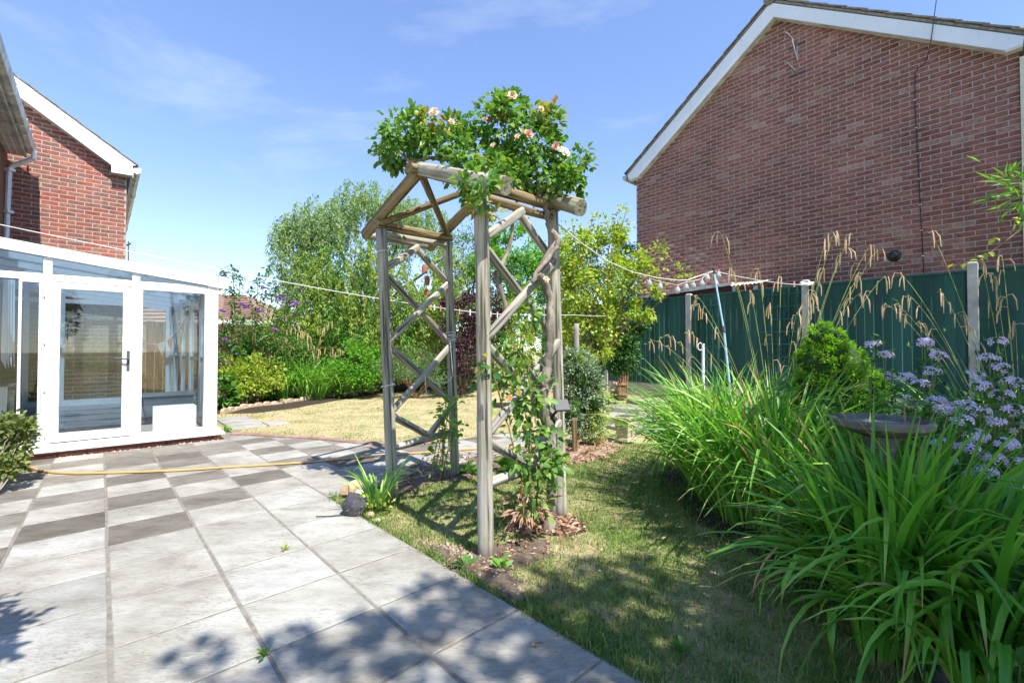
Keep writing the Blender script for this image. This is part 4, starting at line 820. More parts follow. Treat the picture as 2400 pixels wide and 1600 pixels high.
# sill, red brick plinth
G().abox(aL_, aC + .075, B0 - .10, B0 + .10, zsl - .075, zsl - .045).obj('sill', UP, cn, bevel=.006)
G().abox(aL_, aC + .03, B0 - .05, B0 + .09, zsl - .0445, zsl).obj('bottom_rail', UP, cn, bevel=.006)
pl = random.Random(3); a = aL_
M['brick_plinth'] = pmat('red_plinth_brick', (.32, .09, .06), (.42, .16, .10), 8, .9, .5, .01, var=.15, speck=(25, .60, (.5, .42, .36), .6))
zb = zsl - .076
while a < aC + .03:
    G().abox(a, min(a + .215, aC + .04), B0 - .045 + pl.uniform(-.004, .004), B0 + .06, -.04, zb).obj('brick', M['brick_plinth'], cn); a += .225
G().tube([W(aL_ + (aC - aL_) * t, B0 - .062, zb - .02 - .012 * abs(math.sin(t * 22))) for t in [i / 40 for i in range(41)]], .006, 5).obj('cable', M['black'], cn)
crumbs('mortar_crumbs', 'pale mortar crumbs along the conservatory plinth', [W(-.3, B0 - .10), W(aC, B0 - .10), W(aC, B0 - .05), W(-.3, B0 - .05)], 420, .006, .022, M['mortar_cream'], .0, 91)
# glass panes
def pane(x0, x1, z0, z1l, z1r=None, par=cn, b_=B0 + .03, mat='glass'):
    z1r = z1l if z1r is None else z1r; 
    if z1r == z1l:
        g = G(); w_ = .007; bb = b_ - .004; g.abox(x0, x0 + w_, bb, b_, z0, z1l); g.abox(x1 - w_, x1, bb, b_, z0, z1l); g.abox(x0 + w_, x1 - w_, bb, b_, z0, z0 + w_); g.abox(x0 + w_, x1 - w_, bb, b_, z1l - w_, z1l); g.obj('gasket', M['darkgrey'], par)
    return G().prism_az([(x0, z0), (x1, z0), (x1, z1r), (x0, z1l)], b_, b_ + .006).obj('glass_pane', M[mat], par)
pane(aL_, a_l1, zsl, zT0); pane(aL_, a_l1, zT1, zrail(aL_), zrail(a_l1)); pane(a_tr0, a_tr1, zT1, zrail(a_tr0), zrail(a_tr1)); pane(a_r0, a_r1, zT1, zrail(a_r0), zrail(a_r1)); 
pane(a_r0, a_r1, zsl, zT0)
# beads that frame the fixed pane, slightly proud
def frame(x0, x1, z0, z1, wd, b0_, b1_, name, par, mat=UP, bw=None, tw=None):
    bw = bw or wd; tw = tw or wd
    g = G(); g.abox(x0, x0 + wd, b0_, b1_, z0, z1); g.abox(x1 - wd, x1, b0_, b1_, z0, z1); g.abox(x0 + wd, x1 - wd, b0_ + .0005, b1_ - .0005, z0, z0 + bw); g.abox(x0 + wd, x1 - wd, b0_ + .0005, b1_ - .0005, z1 - tw, z1); return g.obj(name, mat, par)
frame(a_r0 + .001, a_r1 - .001, zsl + .001, zT0 - .001, .022, d0 - .004, d1 + .004, 'window_frame', cn)
frame(aL_ + .6, a_l1 - .001, zsl + .001, zT0 - .001, .022, d0 - .004, d1 + .004, 'window_frame', cn)
# door
dx0, dx1, dz0, dz1 = a_tr0 - .005, a_tr1 + .0, zsl + .012, zT0 - .012
gl0 = f(137, 850)[0]; gl1 = f(288.5, 850)[0]; gz0 = f(210, 1010)[1]; gz1 = f(210, 679)[1]
g = G(); g.abox(dx0, gl0, d0 - .022, d1 - .01, dz0, dz1); g.abox(gl1, dx1, d0 - .022, d1 - .01, dz0, dz1); g.abox(gl0, gl1, d0 - .0215, d1 - .011, dz0, gz0); g.abox(gl0, gl1, d0 - .0215, d1 - .011, gz1, dz1)
dr = g.obj('door', UP, cn, bevel=.005); pane(gl0, gl1, gz0, gz1, par=dr)
frame(gl0 - .002, gl1 + .002, gz0 - .002, gz1 + .002, .012, d0 - .026, d0 - .005, 'glazing_bead', dr, M['upvc_dirty'])
ha, hz = f(300, 845); g = G().abox(ha - .014, ha + .014, d0 - .032, d0 - .0225, hz - .11, hz + .11); g.tube([W(ha, d0 - .032, hz + .02), W(ha, d0 - .065, hz + .02), W(ha - .02, d0 - .068, hz + .022), W(ha - .12, d0 - .066, hz + .03)], .009, 8)
g.obj('handle', M['darkgrey'], dr)
for py in (690, 800, 912, 1020): c = f(104, py); G().abox(c[0] - .008, c[0] + .008, d0 - .012, d0, c[1] - .03, c[1] + .03).obj('hinge', UP, dr); G().abox(c[0] - .005, c[0] + .005, d0 - .014, d0 - .0121, c[1] - .03, c[1] - .022).obj('hinge_pin', M['darkgrey'], dr)
# gutter end at the corner
ge = f(523, 666); P_ = [(aC + .0, ge[1] + .09), (aC + .0, ge[1] - .05), (aC + .05, ge[1] - .06), (aC + .10, ge[1] - .03), (aC + .115, ge[1] + .03), (aC + .09, ge[1] + .035), (aC + .085, ge[1] + .085)]
G().prism_az(P_, B0 - .03, B1).obj('gutter', UP, cn)
# right side wall (a = aC), back wall, roof
zE = rb1[1]; a0_, a1_ = aC - .07, aC - .005
n = 5; seg = (B1 - B0) / n; zt1 = zT1 - .10; zmid = .95
for k in range(n + 1):
    b_ = B0 + seg * k; 
    if k: G().abox(a0_, a1_, b_ - .035, b_ + .035, zsl, zE).obj('mullion', UP, cn)
G().abox(a0_ + .002, a1_ - .002, B0 + .07, B1, zE - .03, zE + .08).obj('eave_beam', UP, cn); G().abox(a0_ + .002, a1_ - .002, B0 + .07, B1, zsl - .07, zsl).obj('bottom_rail', UP, cn)
for k in range(n):
    b_0 = B0 + seg * k + (.067 if k == 0 else .036); b_1 = B0 + seg * (k + 1) - .036
    G().abox(aC - .040, aC - .034, b_0, b_1, zsl, zE).obj('glass_pane', M['glass'], cn)
    g = G(); 
    for z in (zsl, zmid, zE - .09): g.abox(a0_ + .01, a1_ - .01, b_0, b_1, z, z + .055)
    for b_ in (b_0, b_1 - .05): g.abox(a0_ + .008, a1_ - .008, b_, b_ + .05, zsl + .056, zE - .091)
    g.obj('window_frame', UP, cn)
# back frame in front of the brick wing
bb0, bb1 = B1 - .07, B1 - .01
def zroof(a, d=0.): return zrail(a) - d
for px in (60, 145, 296, 424): 
    a_ = bp(px, 800, bb0)[0]
    if px == 424: a_ = a1_ - .07
    G().prism_az([(a_ - .035, zsl), (a_ + .035, zsl), (a_ + .035, zroof(a_ + .035)), (a_ - .035, zroof(a_ - .035))], bb0, bb1).obj('mullion', UP, cn)
zb_t = bp(210, 708, bb0)[1]
G().abox(NA, a0_, bb0 + .003, bb1 - .003, zb_t - .035, zb_t + .035).obj('transom', UP, cn); G().abox(NA, a0_, bb0 + .003, bb1 - .003, zsl - .05, zsl + .07).obj('bottom_rail', UP, cn)
G().prism_az([(NA, zroof(NA)), (a1_, zroof(a1_)), (a1_, zroof(a1_) + .10), (NA, zroof(NA) + .10)], bb0, bb1).obj('roof_beam', UP, cn)
pane(NA, a0_, zsl, zroof(NA), zroof(a0_), b_=bb0 + .03)
nr = 6
for k in range(1, nr):
    b_ = B0 + (B1 - B0) * k / nr; G().prism_az([(NA, zroof(NA) + .02), (aC, zroof(aC) + .02), (aC, zroof(aC) + .09), (NA, zroof(NA) + .09)], b_ - .03, b_ + .03).obj('rafter', UP, cn)
G().prism_az([(NA, zroof(NA) + .091), (aC + .02, zroof(aC + .02) + .091), (aC + .02, zroof(aC + .02) + .105), (NA, zroof(NA) + .105)], B0 + .05, B1).obj('roof_glazing', M['glass_roof'], cn)
M['floor_in'] = pmat('floor_vinyl', (.38, .37, .36), (.46, .45, .44), 3, .25, .05)
na, nb_ = 5, 8
for i in range(na):
    for j in range(nb_):
        x0 = NA + (aC - .1 - NA) * i / na; x1 = NA + (aC - .1 - NA) * (i + 1) / na - .006; y0 = B0 + .08 + (B1 - B0 - .2) * j / nb_; y1 = B0 + .08 + (B1 - B0 - .2) * (j + 1) / nb_ - .006
        G().abox(x0, x1, y0, y1, .0, zsl - .03).obj('floor_tile', M['floor_in'], cn)
G().abox(NA, aC - .06, B0 + .06, B1, -.05, zsl - .035).obj('floor_slab', M['mortar_cream'], cn)
# things inside
zf = zsl - .03
sb = thing('storage_box', 'grey plastic storage box with a lid inside the conservatory', 'storage box', px2(392, 950, B0 + 1.5)); a_, b_ = AB(sb.location.x, sb.location.y)
M['greyplastic'] = plain('grey_plastic', (.25, .26, .27), .5)
z_t = dp(392, 922, sb.location.y)[2]
P0 = [W(a_ - .24, b_ - .16, zf), W(a_ + .24, b_ - .16, zf), W(a_ + .24, b_ + .16, zf), W(a_ - .24, b_ + .16, zf)]; P1 = [W(a_ - .29, b_ - .2, z_t - .03), W(a_ + .29, b_ - .2, z_t - .03), W(a_ + .29, b_ + .2, z_t - .03), W(a_ - .29, b_ + .2, z_t - .03)]
G().hexa(P0 + P1).obj('tub', M['greyplastic'], sb, bevel=.01); G().abox(a_ - .31, a_ + .31, b_ - .22, b_ + .22, z_t - .029, z_t + .01).obj('lid', M['greyplastic'], sb, bevel=.01)
wb0 = bp(361, 1000, B0 + .35); wb1 = bp(463, 1000, B0 + .35); zt_ = bp(412, 952, B0 + .35)[1]
wb = thing('white_box', 'low white wooden box behind the right conservatory pane', 'box', W((wb0[0] + wb1[0]) / 2, B0 + .35, zf))
G().abox(wb0[0], wb1[0] - .02, B0 + .30, B0 + .60, zf, zt_).obj('body', UP, wb, bevel=.004); G().abox(wb0[0] - .02, wb1[0] - .04, B0 + .27, B0 + .2995, zf + .01, zt_ + .02).obj('front_board', UP, wb, bevel=.003)
# bunting
bt = thing('bunting', 'pink and spotted triangular bunting hanging inside the conservatory', 'bunting', px2(380, 800, B0 + 1.9))
M['pinkcloth'] = plain('dusky_pink_cloth', (.52, .20, .20), .9); m_, t_, b_s = newmat('spotted_cloth'); vo = nd(t_, 'ShaderNodeTexVoronoi', Scale=38); vo.inputs['Randomness'].default_value = 0; t_.links.new(coords(t_, (1, 1, 1)), vo.inputs['Vector'])
r_ = ramp(t_, [(.15, .13, .12), (.62, .6, .56)], [.22, .3]); t_.links.new(vo.outputs['Distance'], r_.inputs['Fac']); t_.links.new(r_.outputs[0], b_s.inputs['Base Color']); M['spot'] = m_
def b3(px, py, bb): return px2(px, py, bb)
bpts = [(300, 770), (326, 792), (341, 805), (367, 807), (391, 798), (408, 783), (421, 765), (436, 738)]; bbs = [B0 + 1.2, B0 + 1.3, B0 + 1.35, B0 + 1.45, B0 + 1.6, B0 + 1.8, B0 + 2.0, B0 + 2.4]
ch = [b3(x, y, q) for (x, y), q in zip(bpts, bbs)]; G().tube(ch, .004, 4).obj('tape', UP, bt)
for k, dy in enumerate((24, 18, 30, 24, 22, 18, 12)):
    p, q = Vector(ch[k]), Vector(ch[k + 1]); mid_ = (p + q) / 2; hgt = .19; tip = mid_ + Vector((0, .01, -hgt)); off = Vector((.002, -.002, 0))
    G().prism([p + off, q + off, tip + off], [p - off, q - off, tip - off]).obj('flag', M['pinkcloth'] if k % 2 == 0 else M['spot'], bt)
# pale curtain and dark cabinet at the far left inside
cu = thing('curtain', 'pale vertical blind inside the left edge of the conservatory', 'blind', px2(20, 800, B0 + .6))
for k, px in enumerate((9, 14, 19, 24)):
    p = bp(px, 800, B0 + .6); a = p[0]; g = G(); ztp = zroof(a) - .2; g.prism_az([(a - .02, 1.0 + .1 * k), (a + .02, .9), (a + .012, ztp), (a - .012, ztp)], B0 + .6 + k * .05, B0 + .606 + k * .05); g.obj('vane', M['white_board'], cu)
cbt = thing('cabinet', 'white cabinet with dark edge at the far left of the conservatory', 'cabinet', px2(10, 950, B0 + .4)); c0 = bp(33, 950, B0 + .4); zc = bp(15, 902, B0 + .4)[1]
G().abox(NA + .01, c0[0] - .05, B0 + .4, B0 + .8, zf, zc - .015).obj('body', UP, cbt); G().abox(NA + .01, c0[0], B0 + .38, B0 + .82, zc - .0145, zc).obj('top', M['darkgrey'], cbt); G().abox(c0[0] - .045, c0[0], B0 + .41, B0 + .79, zf, zc - .015).obj('side', M['darkgrey'], cbt)
# ---------------------------------------------------------------- beyond: timber fence, garages, bungalow roofs, chimney
M['wood_fence'] = woodmat('brown_fence_board', [(.06, .035, .025), (.12, .07, .045), (.17, .10, .065), (.22, .14, .09)])
tf = thing('timber_fence', 'brown boarded fence along the back of the garden', 'fence', W(4, 12.6, 0)); rn = random.Random(2)
a = .45
while a < 10.4: G().abox(a, a + .145, 12.6 + rn.uniform(0, .008), 12.62, .05, 1.72 + rn.uniform(-.01, .01)).obj('fence_board', M['wood_fence'], tf); a += .15
for z in (.4, 1.1, 1.6): G().abox(.4, 10.4, 12.625, 12.67, z, z + .08).obj('rail', M['wood_fence'], tf)
gr = thing('garage_roof', 'flat garage with white fascia behind the back fence', 'garage', dp(620, 765, 14.5))
x0, _, zt_ = dp(440, 752, 14.3); x1 = dp(722, 752, 14.3)[0]; z1_ = dp(600, 772, 14.3)[2]; G().box(x0, x1, 14.3, 14.36, z1_, zt_).obj('fascia', M['upvc'], gr); G().box(x0, x1, 14.37, 19, zt_ - .05, zt_ + .03).obj('roof', M['upvc_dirty'], gr)
G().box(x0 + .2, x1 - .1, 14.4, 19, 0, zt_ - .05).obj('wall', M['brick_side'], gr)
def hiproof(label, Y, pl, pr, ptl, ptr, yb, yt, dep, mat=M['tile_far']):
    l = dp(pl, yb, Y); r = dp(pr, yb, Y); tl = dp(ptl, yt, Y + dep / 2); tr = dp(ptr, yt, Y + dep / 2); t = thing('bungalow', label, 'house', ((l[0] + r[0]) / 2, Y, 0)); zb, zt = l[2], tl[2]; n = 14
    for k in range(n):   # rows of tiles as stepped courses
        t0, t1 = k / n, (k + 1) / n; L0 = lerp(l, tl, t0); L1 = lerp(l, tl, t1); R0 = lerp(r, tr, t0); R1 = lerp(r, tr, t1); e = .05
        G().add([(L0[0], L0[1] - e, L0[2] + .04), (R0[0], R0[1] - e, R0[2] + .04), R1, L1, (L0[0], L0[1], L0[2]), (R0[0], R0[1], R0[2])], [(0, 1, 2, 3), (4, 5, 1, 0)]).obj('tile_course', mat, t)
    bl = (l[0], Y + dep, zb); brr = (r[0], Y + dep, zb); G().add([l, tl, bl, r, tr, brr], [(0, 1, 2), (3, 5, 4), (2, 1, 4, 5)]).obj('roof_side', mat, t)
    G().box(l[0] + .4, r[0] - .4, Y + .4, Y + dep - .4, 0, zb).obj('wall', M['mortar_cream'], t); return t
hiproof('brown tiled bungalow roof nearest the conservatory', 24, 360, 618, 430, 575, 752, 691, 8); hiproof('low tiled bungalow roof with a chimney further right', 30, 560, 712, 600, 668, 752, 728, 6)
chn = thing('chimney', 'small brick chimney stack on the far bungalow roof', 'chimney', dp(665, 740, 31)); c0 = dp(657, 735, 31); c1 = dp(673, 717, 31); G().box(c0[0], c1[0], 31, 31.5, c0[2] - .6, c1[2]).obj('stack', M['mortar_red'], chn); G().box(c0[0] - .05, c1[0] + .05, 30.95, 31.55, c1[2], c1[2] + .08).obj('cap', M['stone_tan'], chn)
hf = hiproof('tiled roof glimpsed through the conservatory', 22, 300, 470, 330, 440, 757, 650, 8)
ae = thing('tv_aerial', 'small television aerial beyond the corner of the brick wing', 'aerial', dp(303, 590, 16))
G().tube([dp(301, 565, 16), dp(301, 640, 16)], .02, 5).obj('mast', M['darkgrey'], ae); G().tube([dp(297, 575, 16), dp(306, 571, 16)], .03, 5).obj('boom', M['darkgrey'], ae)
for y in (568, 574, 580, 586): G().tube([dp(299, y, 16), dp(320, y + 2, 16)], .012, 4).obj('rod', M['steel'], ae)
# ================================================================ PLANTS
def E(px, py, rx, ry, Y, wt=None, ryd=None):
    c = dp(px, py, Y); s = Y / FPX; return (c, (rx * s, (ryd if ryd else (rx + ry) / 2 * s), ry * s), wt or rx * ry * s * s)
def shrub(name, label, cat, base, ells, n, Ln, Wd, mat, seed=1, k=60, sig=.16, shell=.75, droop=0., six=False, trunk=None, ntips=8, r0=.02, bark='bark', group=None, up=.6, stemname='stem', join=False, zmin=.02):
    t = thing(name, label, cat, base, group)
    foliage('foliage', ells, n, Ln, Wd, mat, t, seed, k, sig, shell, droop, six, up=up, zmin=zmin)
    rn = random.Random(seed); tips = []
    for i in range(ntips):
        e = ells[i % len(ells)]; tips.append(tuple(e[0][j] + e[1][j] * rn.uniform(-.6, .6) for j in range(3)))
    if trunk:
        G().tube(bez(base, tuple(base[i] + (trunk[i] - base[i]) * .5 + (.05 if i == 0 else 0) for i in range(3)), trunk, 6), [r0 * 2.2 * (1 - .08 * i) for i in range(7)], 10).obj('trunk', M[bark], t, smooth=True); limbs(trunk, tips, r0, M[bark], t, 'branch', .25, seed, join=join)
    else: limbs(base, tips, r0, M[bark], t, stemname, .3, seed, join=join)
    return t
# ---------------------------------------------------------------- climbing rose on the arch
def path(pts): return [dp(*p) for p in pts]
cr = thing('climbing_rose', 'old climbing rose with peach blooms spread over the top of the arch', 'rose', gp(1287, 1240))
def gnarl(pts, r, seed, name='trunk', mat='bark'):
    rn = random.Random(seed); P = [Vector(p) for p in pts]; Q = []
    for i in range(len(P) - 1):
        for k in range(4): Q.append(P[i].lerp(P[i + 1], k / 4) + Vector([rn.uniform(-.006, .006) for _ in range(3)]))
    Q.append(P[-1]); n = len(Q); rr = [(r[0] + (r[1] - r[0]) * i / n) * (1 + .22 * rn.uniform(-1, 1)) for i in range(n)]
    return G().tube(Q, rr, 9).obj(name, M[mat], cr, smooth=True)
gnarl(path([(1285, 1250, 2.82), (1290, 1200, 2.84), (1296, 1100, 2.88), (1290, 1012, 2.9), (1277, 977, 2.86), (1275, 914, 2.84), (1281, 878, 2.84), (1286, 834, 2.84), (1290, 780, 2.85), (1289, 700, 2.87), (1280, 665, 2.85), (1263, 638, 2.8), (1292, 588, 2.85), (1309, 566, 2.9), (1288, 532, 2.92), (1282, 500, 2.95), (1268, 470, 3.0), (1262, 420, 3.0)]), (.036, .016), 4)
gnarl(path([(1265, 640, 2.78), (1250, 655, 2.74), (1262, 630, 2.76), (1300, 585, 2.8), (1312, 562, 2.86)]), (.014, .014), 5, 'branch')
gnarl(path([(1185, 760, 2.7), (1184, 715, 2.7), (1160, 640, 2.68), (1178, 620, 2.7), (1198, 563, 2.75), (1205, 500, 2.75), (1215, 455, 2.8)]), (.014, .010), 6, 'branch')
gnarl(path([(1215, 455, 2.8), (1170, 410, 2.8), (1120, 385, 2.85), (1060, 372, 2.95), (1010, 372, 3.05), (960, 380, 3.1), (930, 350, 3.1)]), (.016, .010), 7, 'branch')
gnarl(path([(1276, 905, 2.84), (1255, 880, 2.8), (1235, 860, 2.75)]), (.016, .010), 8, 'branch')
gnarl(path([(1245, 1240, 2.75), (1243, 1150, 2.74), (1241, 1050, 2.74), (1244, 940, 2.74), (1238, 860, 2.74)]), (.008, .004), 9, 'stem', 'stem')
gnarl(path([(1230, 1230, 2.72), (1222, 1120, 2.7), (1190, 1000, 2.68), (1150, 860, 2.6), (1118, 800, 2.5)]), (.006, .003), 10, 'stem', 'stem_red')
gnarl(path([(1252, 1230, 2.8), (1262, 1130, 2.75), (1255, 1060, 2.72), (1225, 1010, 2.7)]), (.006, .003), 12, 'stem', 'stem')
top = [E(1070, 345, 40, 24, 3.0), E(1090, 385, 60, 35, 2.8), E(1320, 420, 50, 30, 2.9), E(1200, 420, 60, 30, 2.8), E(945, 305, 50, 34, 3.1), E(1125, 420, 34, 26, 2.22), E(1085, 445, 26, 18, 2.3), E(1130, 468, 24, 20, 2.22), E(1155, 395, 30, 24, 2.3), E(940, 318, 62, 55, 3.1), E(918, 365, 40, 35, 3.15), E(985, 350, 40, 35, 3.05), E(1045, 325, 55, 35, 3.0), E(1110, 345, 55, 40, 2.95), E(1170, 300, 75, 60, 2.9), E(1195, 250, 40, 22, 2.92), E(1160, 245, 22, 18, 2.92), E(1230, 350, 70, 60, 2.95), E(1290, 305, 30, 35, 3.0), E(1275, 400, 60, 50, 3.0), E(1340, 390, 50, 38, 3.05), E(1350, 430, 30, 22, 3.05), E(1130, 400, 45, 35, 2.75), E(1125, 455, 30, 30, 2.55), E(1090, 450, 26, 18, 2.6)]
rnr = np.random.RandomState(3)
Pl, Dl = clump_points(top, 5200, 31, 190, .20, .6, .1); Dl = unit(Dl); Dl[:, 2] -= .25
near = np.argsort(Pl[:, 1])[:300]; msk = np.ones(len(Pl), bool); msk[near] = False
V, F = leaf6_arrays(Pl[msk], Dl[msk], .046 * (.6 + .7 * rnr.rand(msk.sum())), .030 * (.8 + .4 * rnr.rand(msk.sum())), seed=4, up=.9); npobj('foliage', V, F, M['rose_leaf'], cr, 'stuff')
off = np.array(wloc(cr)); V, F = leaf6_arrays(Pl[near], Dl[near], .036 + .02 * rnr.rand(300), .024 + .01 * rnr.rand(300), seed=8, up=.9); V = V.reshape(-1, 7, 3); FF = np.array([[0, 1, 2, 6], [6, 2, 3, 4], [0, 6, 4, 5]])
for v in V: link('leaf', npmesh('leaf', v - off, FF), M['rose_leaf'], cr)
yt = [E(1190, 245, 28, 22, 2.9), E(1265, 275, 28, 22, 2.98), E(1030, 290, 35, 14, 3.0), E(1000, 280, 16, 12, 3.05), E(1150, 395, 35, 28, 2.72), E(1130, 485, 24, 20, 2.5), E(1160, 500, 18, 16, 2.6), E(1300, 280, 22, 18, 3.0)]
foliage('young_foliage', yt, 520, .048, .028, M['rose_young'], cr, 41, 30, .3, .5, .1, True)
low = [E(1210, 820, 50, 45, 2.75), E(1170, 890, 45, 40, 2.65), E(1215, 930, 55, 40, 2.75), E(1250, 1000, 40, 35, 2.75), E(1260, 1090, 45, 40, 2.7), E(1215, 1050, 28, 40, 2.7), E(1240, 1160, 40, 50, 2.7), E(1290, 1070, 24, 50, 2.75), E(1140, 870, 16, 16, 2.42), E(1225, 740, 36, 40, 2.8), E(1190, 660, 20, 20, 2.75), E(1195, 960, 30, 30, 2.7)]
foliage('lower_foliage', low, 620, .052, .033, M['rose_leaf'], cr, 43, 60, .35, .4, .3, True); foliage('young_foliage', [E(1120, 830, 14, 30, 2.42), E(1225, 970, 40, 50, 2.7), E(1200, 850, 40, 40, 2.7)], 46, .045, .028, M['rose_young'], cr, 44, 14, .3, .4, .2, True)
foliage('dead_foliage', [E(1235, 1190, 40, 35, 2.7)], 90, .06, .016, M['litter'], cr, 45, 20, .4, .5, .3)
def bloom(c, s, mat, parent, seed, name='bloom', face=(0, -.6, .8)):
    rn = random.Random(seed); g = G(); q = Vector(face).to_track_quat('Z', 'Y'); c = Vector(c)
    for ring, (m, tilt, L_) in enumerate(((6, 1.15, 1.), (6, .75, .85), (5, .4, .65), (3, .15, .45))):
        for k in range(m):
            a = 6.283 * (k + .5 * ring) / m + rn.uniform(-.2, .2); t = tilt + rn.uniform(-.12, .12); d = Vector((math.cos(a), math.sin(a), 0)); sd = Vector((-math.sin(a), math.cos(a), 0)); upv = Vector((0, 0, 1)); ln_ = s * L_
            P = [Vector((0, 0, 0)), d * ln_ * .5 * math.sin(t) + upv * ln_ * .5 * math.cos(t), d * ln_ * math.sin(t + .15) + upv * ln_ * math.cos(t + .15)]
            w1, w2 = ln_ * .42, ln_ * .30; vs = [P[0], P[1] + sd * w1 + d * .1 * -w1, P[2] + sd * w2, P[2] + d * .12 * ln_, P[2] - sd * w2, P[1] - sd * w1 - d * .1 * w1, P[1]]
            g.add([c + q @ v for v in vs], [(0, 1, 6), (6, 1, 2, 3), (6, 3, 4, 5), (0, 6, 5)])
    return g.obj(name, mat, parent, smooth=True)
for k, (px, py, Y, s, m) in enumerate(((1200, 226, 2.9, .036, 'peach'), (1018, 264, 3.1, .036, 'peach'), (1268, 256, 2.98, .022, 'peach'), (1323, 358, 2.85, .036, 'whitepetal'), (1303, 344, 2.9, .030, 'pinkpetal'), (1238, 315, 2.75, .032, 'pinkpetal'), (1155, 341, 2.75, .017, 'peach'), (1312, 352, 2.86, .024, 'peach'), (1058, 286, 2.95, .024, 'peach'), (1137, 280, 2.82, .018, 'pinkpetal'), (1213, 320, 2.74, .02, 'peach'), (1280, 655, 2.8, .022, 'peach'))):
    b = bloom(dp(px, py, Y - .16), s * .9, M[m], cr, k, face=(rnr.uniform(-.6, .6), -1., .35))
# ---------------------------------------------------------------- willow
def willow(name, label, base, ells, nstr, nl, mats, seed, trunkx):
    t = thing(name, label, 'tree', base); r = np.random.RandomState(seed)
    for mi, (mat, sub, share) in enumerate(mats):
        es = [ells[i] for i in sub]; wt = np.array([e[2] for e in es]); wt /= wt.sum(); ns_ = int(nstr * share); ei = r.choice(len(es), ns_, p=wt); C = np.array([e[0] for e in es])[ei]; R = np.array([e[1] for e in es])[ei]
        u = unit(r.normal(size=(ns_, 3))); rad = r.rand(ns_, 1) ** .45; S = C + u * rad * R; L_ = (.35 + .9 * r.rand(ns_) ** 1.5); out = unit((S - C) * [1, 1, .2] + 1e-3) * (.10 + .3 * r.rand(ns_, 1))
        k = nl; T = r.rand(ns_, k); Pp = S[:, None] + out[:, None] * (T * (1.6 - T))[..., None] * L_[:, None, None]; Pp[..., 2] += (.12 * T - .95 * T ** 1.6) * L_[:, None] + .25 * L_[:, None]
        Pp += .035 * np.stack([np.sin(T * 17 + S[:, :1] * 40), np.cos(T * 15 + S[:, 1:2] * 40), 0 * T], -1)
        D = np.stack([r.normal(size=(ns_, k)) * .6, r.normal(size=(ns_, k)) * .6, -.35 - .8 * r.rand(ns_, k)], -1); P = Pp.reshape(-1, 3); D = D.reshape(-1, 3); ok = P[:, 2] > .25; P = P[ok]; D = D[ok]
        s = .7 + .6 * r.rand(len(P)); V, F = leaf_arrays(P, D, .105 * s, .024 * s, up=.4, seed=seed + mi); npobj('foliage', V, F, mat, t, 'stuff')
    tr = (trunkx[0], trunkx[1], 1.6); G().tube(bez(base, (base[0] + .2, base[1], .9), tr, 6), [.2, .19, .17, .16, .15, .14, .14], 10).obj('trunk', M['bark_dark'], t, smooth=True)
    limbs(tr, [tuple(np.array(e[0]) + np.array([0, 0, e[1][2] * .5])) for e in ells], .075, M['bark_dark'], t, 'branch', .5, seed); return t
we = [E(760, 530, 80, 55, 12), E(870, 480, 90, 45, 12.3), E(690, 560, 55, 45, 12), E(960, 530, 90, 60, 12.5), E(1050, 640, 50, 80, 12), E(830, 640, 130, 80, 11.8), E(700, 640, 55, 75, 12), E(900, 740, 150, 90, 11.6), E(770, 760, 75, 95, 11.4), E(1010, 730, 80, 80, 11.8), E(730, 690, 50, 80, 11.6), E(880, 820, 130, 60, 11.5)]
willow('willow_tree', 'large twisted willow with hanging pale green twigs behind the arch', dp(850, 900, 12.3)[:2] + (0,), we, 2500, 36, [(M['willow'], [0, 1, 2, 3, 6, 10], .42), (M['willow_y'], [4, 5, 7, 8, 9, 11], .36), (M['mid'], [5, 7, 8, 9, 11], .22)], 51, (dp(860, 700, 12.2)[0], 12.2))
# ---------------------------------------------------------------- other background trees and shrubs
shrub('green_tree', 'bright green leafy tree seen through the arch beyond the willow', 'tree', dp(1190, 850, 15)[:2] + (0,), [E(1200, 600, 70, 65, 15), E(1150, 640, 50, 60, 15), E(1240, 650, 60, 70, 15), E(1190, 540, 40, 40, 15), E(1130, 730, 70, 70, 15), E(1230, 740, 60, 60, 15)], 14000, .10, .06, M['bright'], 61, 90, trunk=dp(1195, 720, 15), r0=.05, droop=.3, ntips=6)
shrub('dull_tree', 'greyish open tree between the willow and the bright green tree', 'tree', dp(1110, 850, 16)[:2] + (0,), [E(1100, 600, 45, 75, 16), E(1130, 560, 35, 40, 16), E(1080, 680, 40, 60, 16), E(1060, 620, 45, 70, 16)], 7000, .09, .04, M['juniper'], 62, 70, trunk=dp(1110, 740, 16), r0=.04, ntips=6)
shrub('dark_hedge', 'tall dark green evergreen mass at the end of the garden', 'hedge', dp(1330, 850, 14)[:2] + (0,), [E(1340, 640, 60, 75, 14), E(1310, 740, 60, 90, 13.5), E(1400, 660, 60, 80, 14), E(1450, 620, 40, 60, 13), E(1465, 700, 35, 80, 12), E(1400, 780, 70, 70, 12.6), E(1450, 600, 22, 36, 13)], 16000, .08, .035, M['dark'], 63, 140, sig=.14, trunk=dp(1350, 790, 13.5), r0=.04, ntips=7, bark='bark_dark')
shrub('golden_conifer', 'yellow green conifer glimpsed through the right side of the arch', 'conifer', dp(1210, 880, 11.3)[:2] + (0,), [E(1215, 760, 45, 55, 11.3), E(1200, 820, 55, 50, 11.3), E(1235, 700, 25, 35, 11.3)], 8000, .05, .025, M['lime'], 64, 90, sig=.12, r0=.03, bark='bark_dark')
shrub('green_conifer', 'narrow green conifer behind the right arch post', 'conifer', dp(1312, 880, 11)[:2] + (0,), [E(1312, 760, 32, 60, 11), E(1305, 830, 42, 50, 11), E(1318, 690, 20, 40, 11)], 7000, .05, .022, M['mid'], 65, 90, sig=.12, r0=.03, bark='bark_dark')
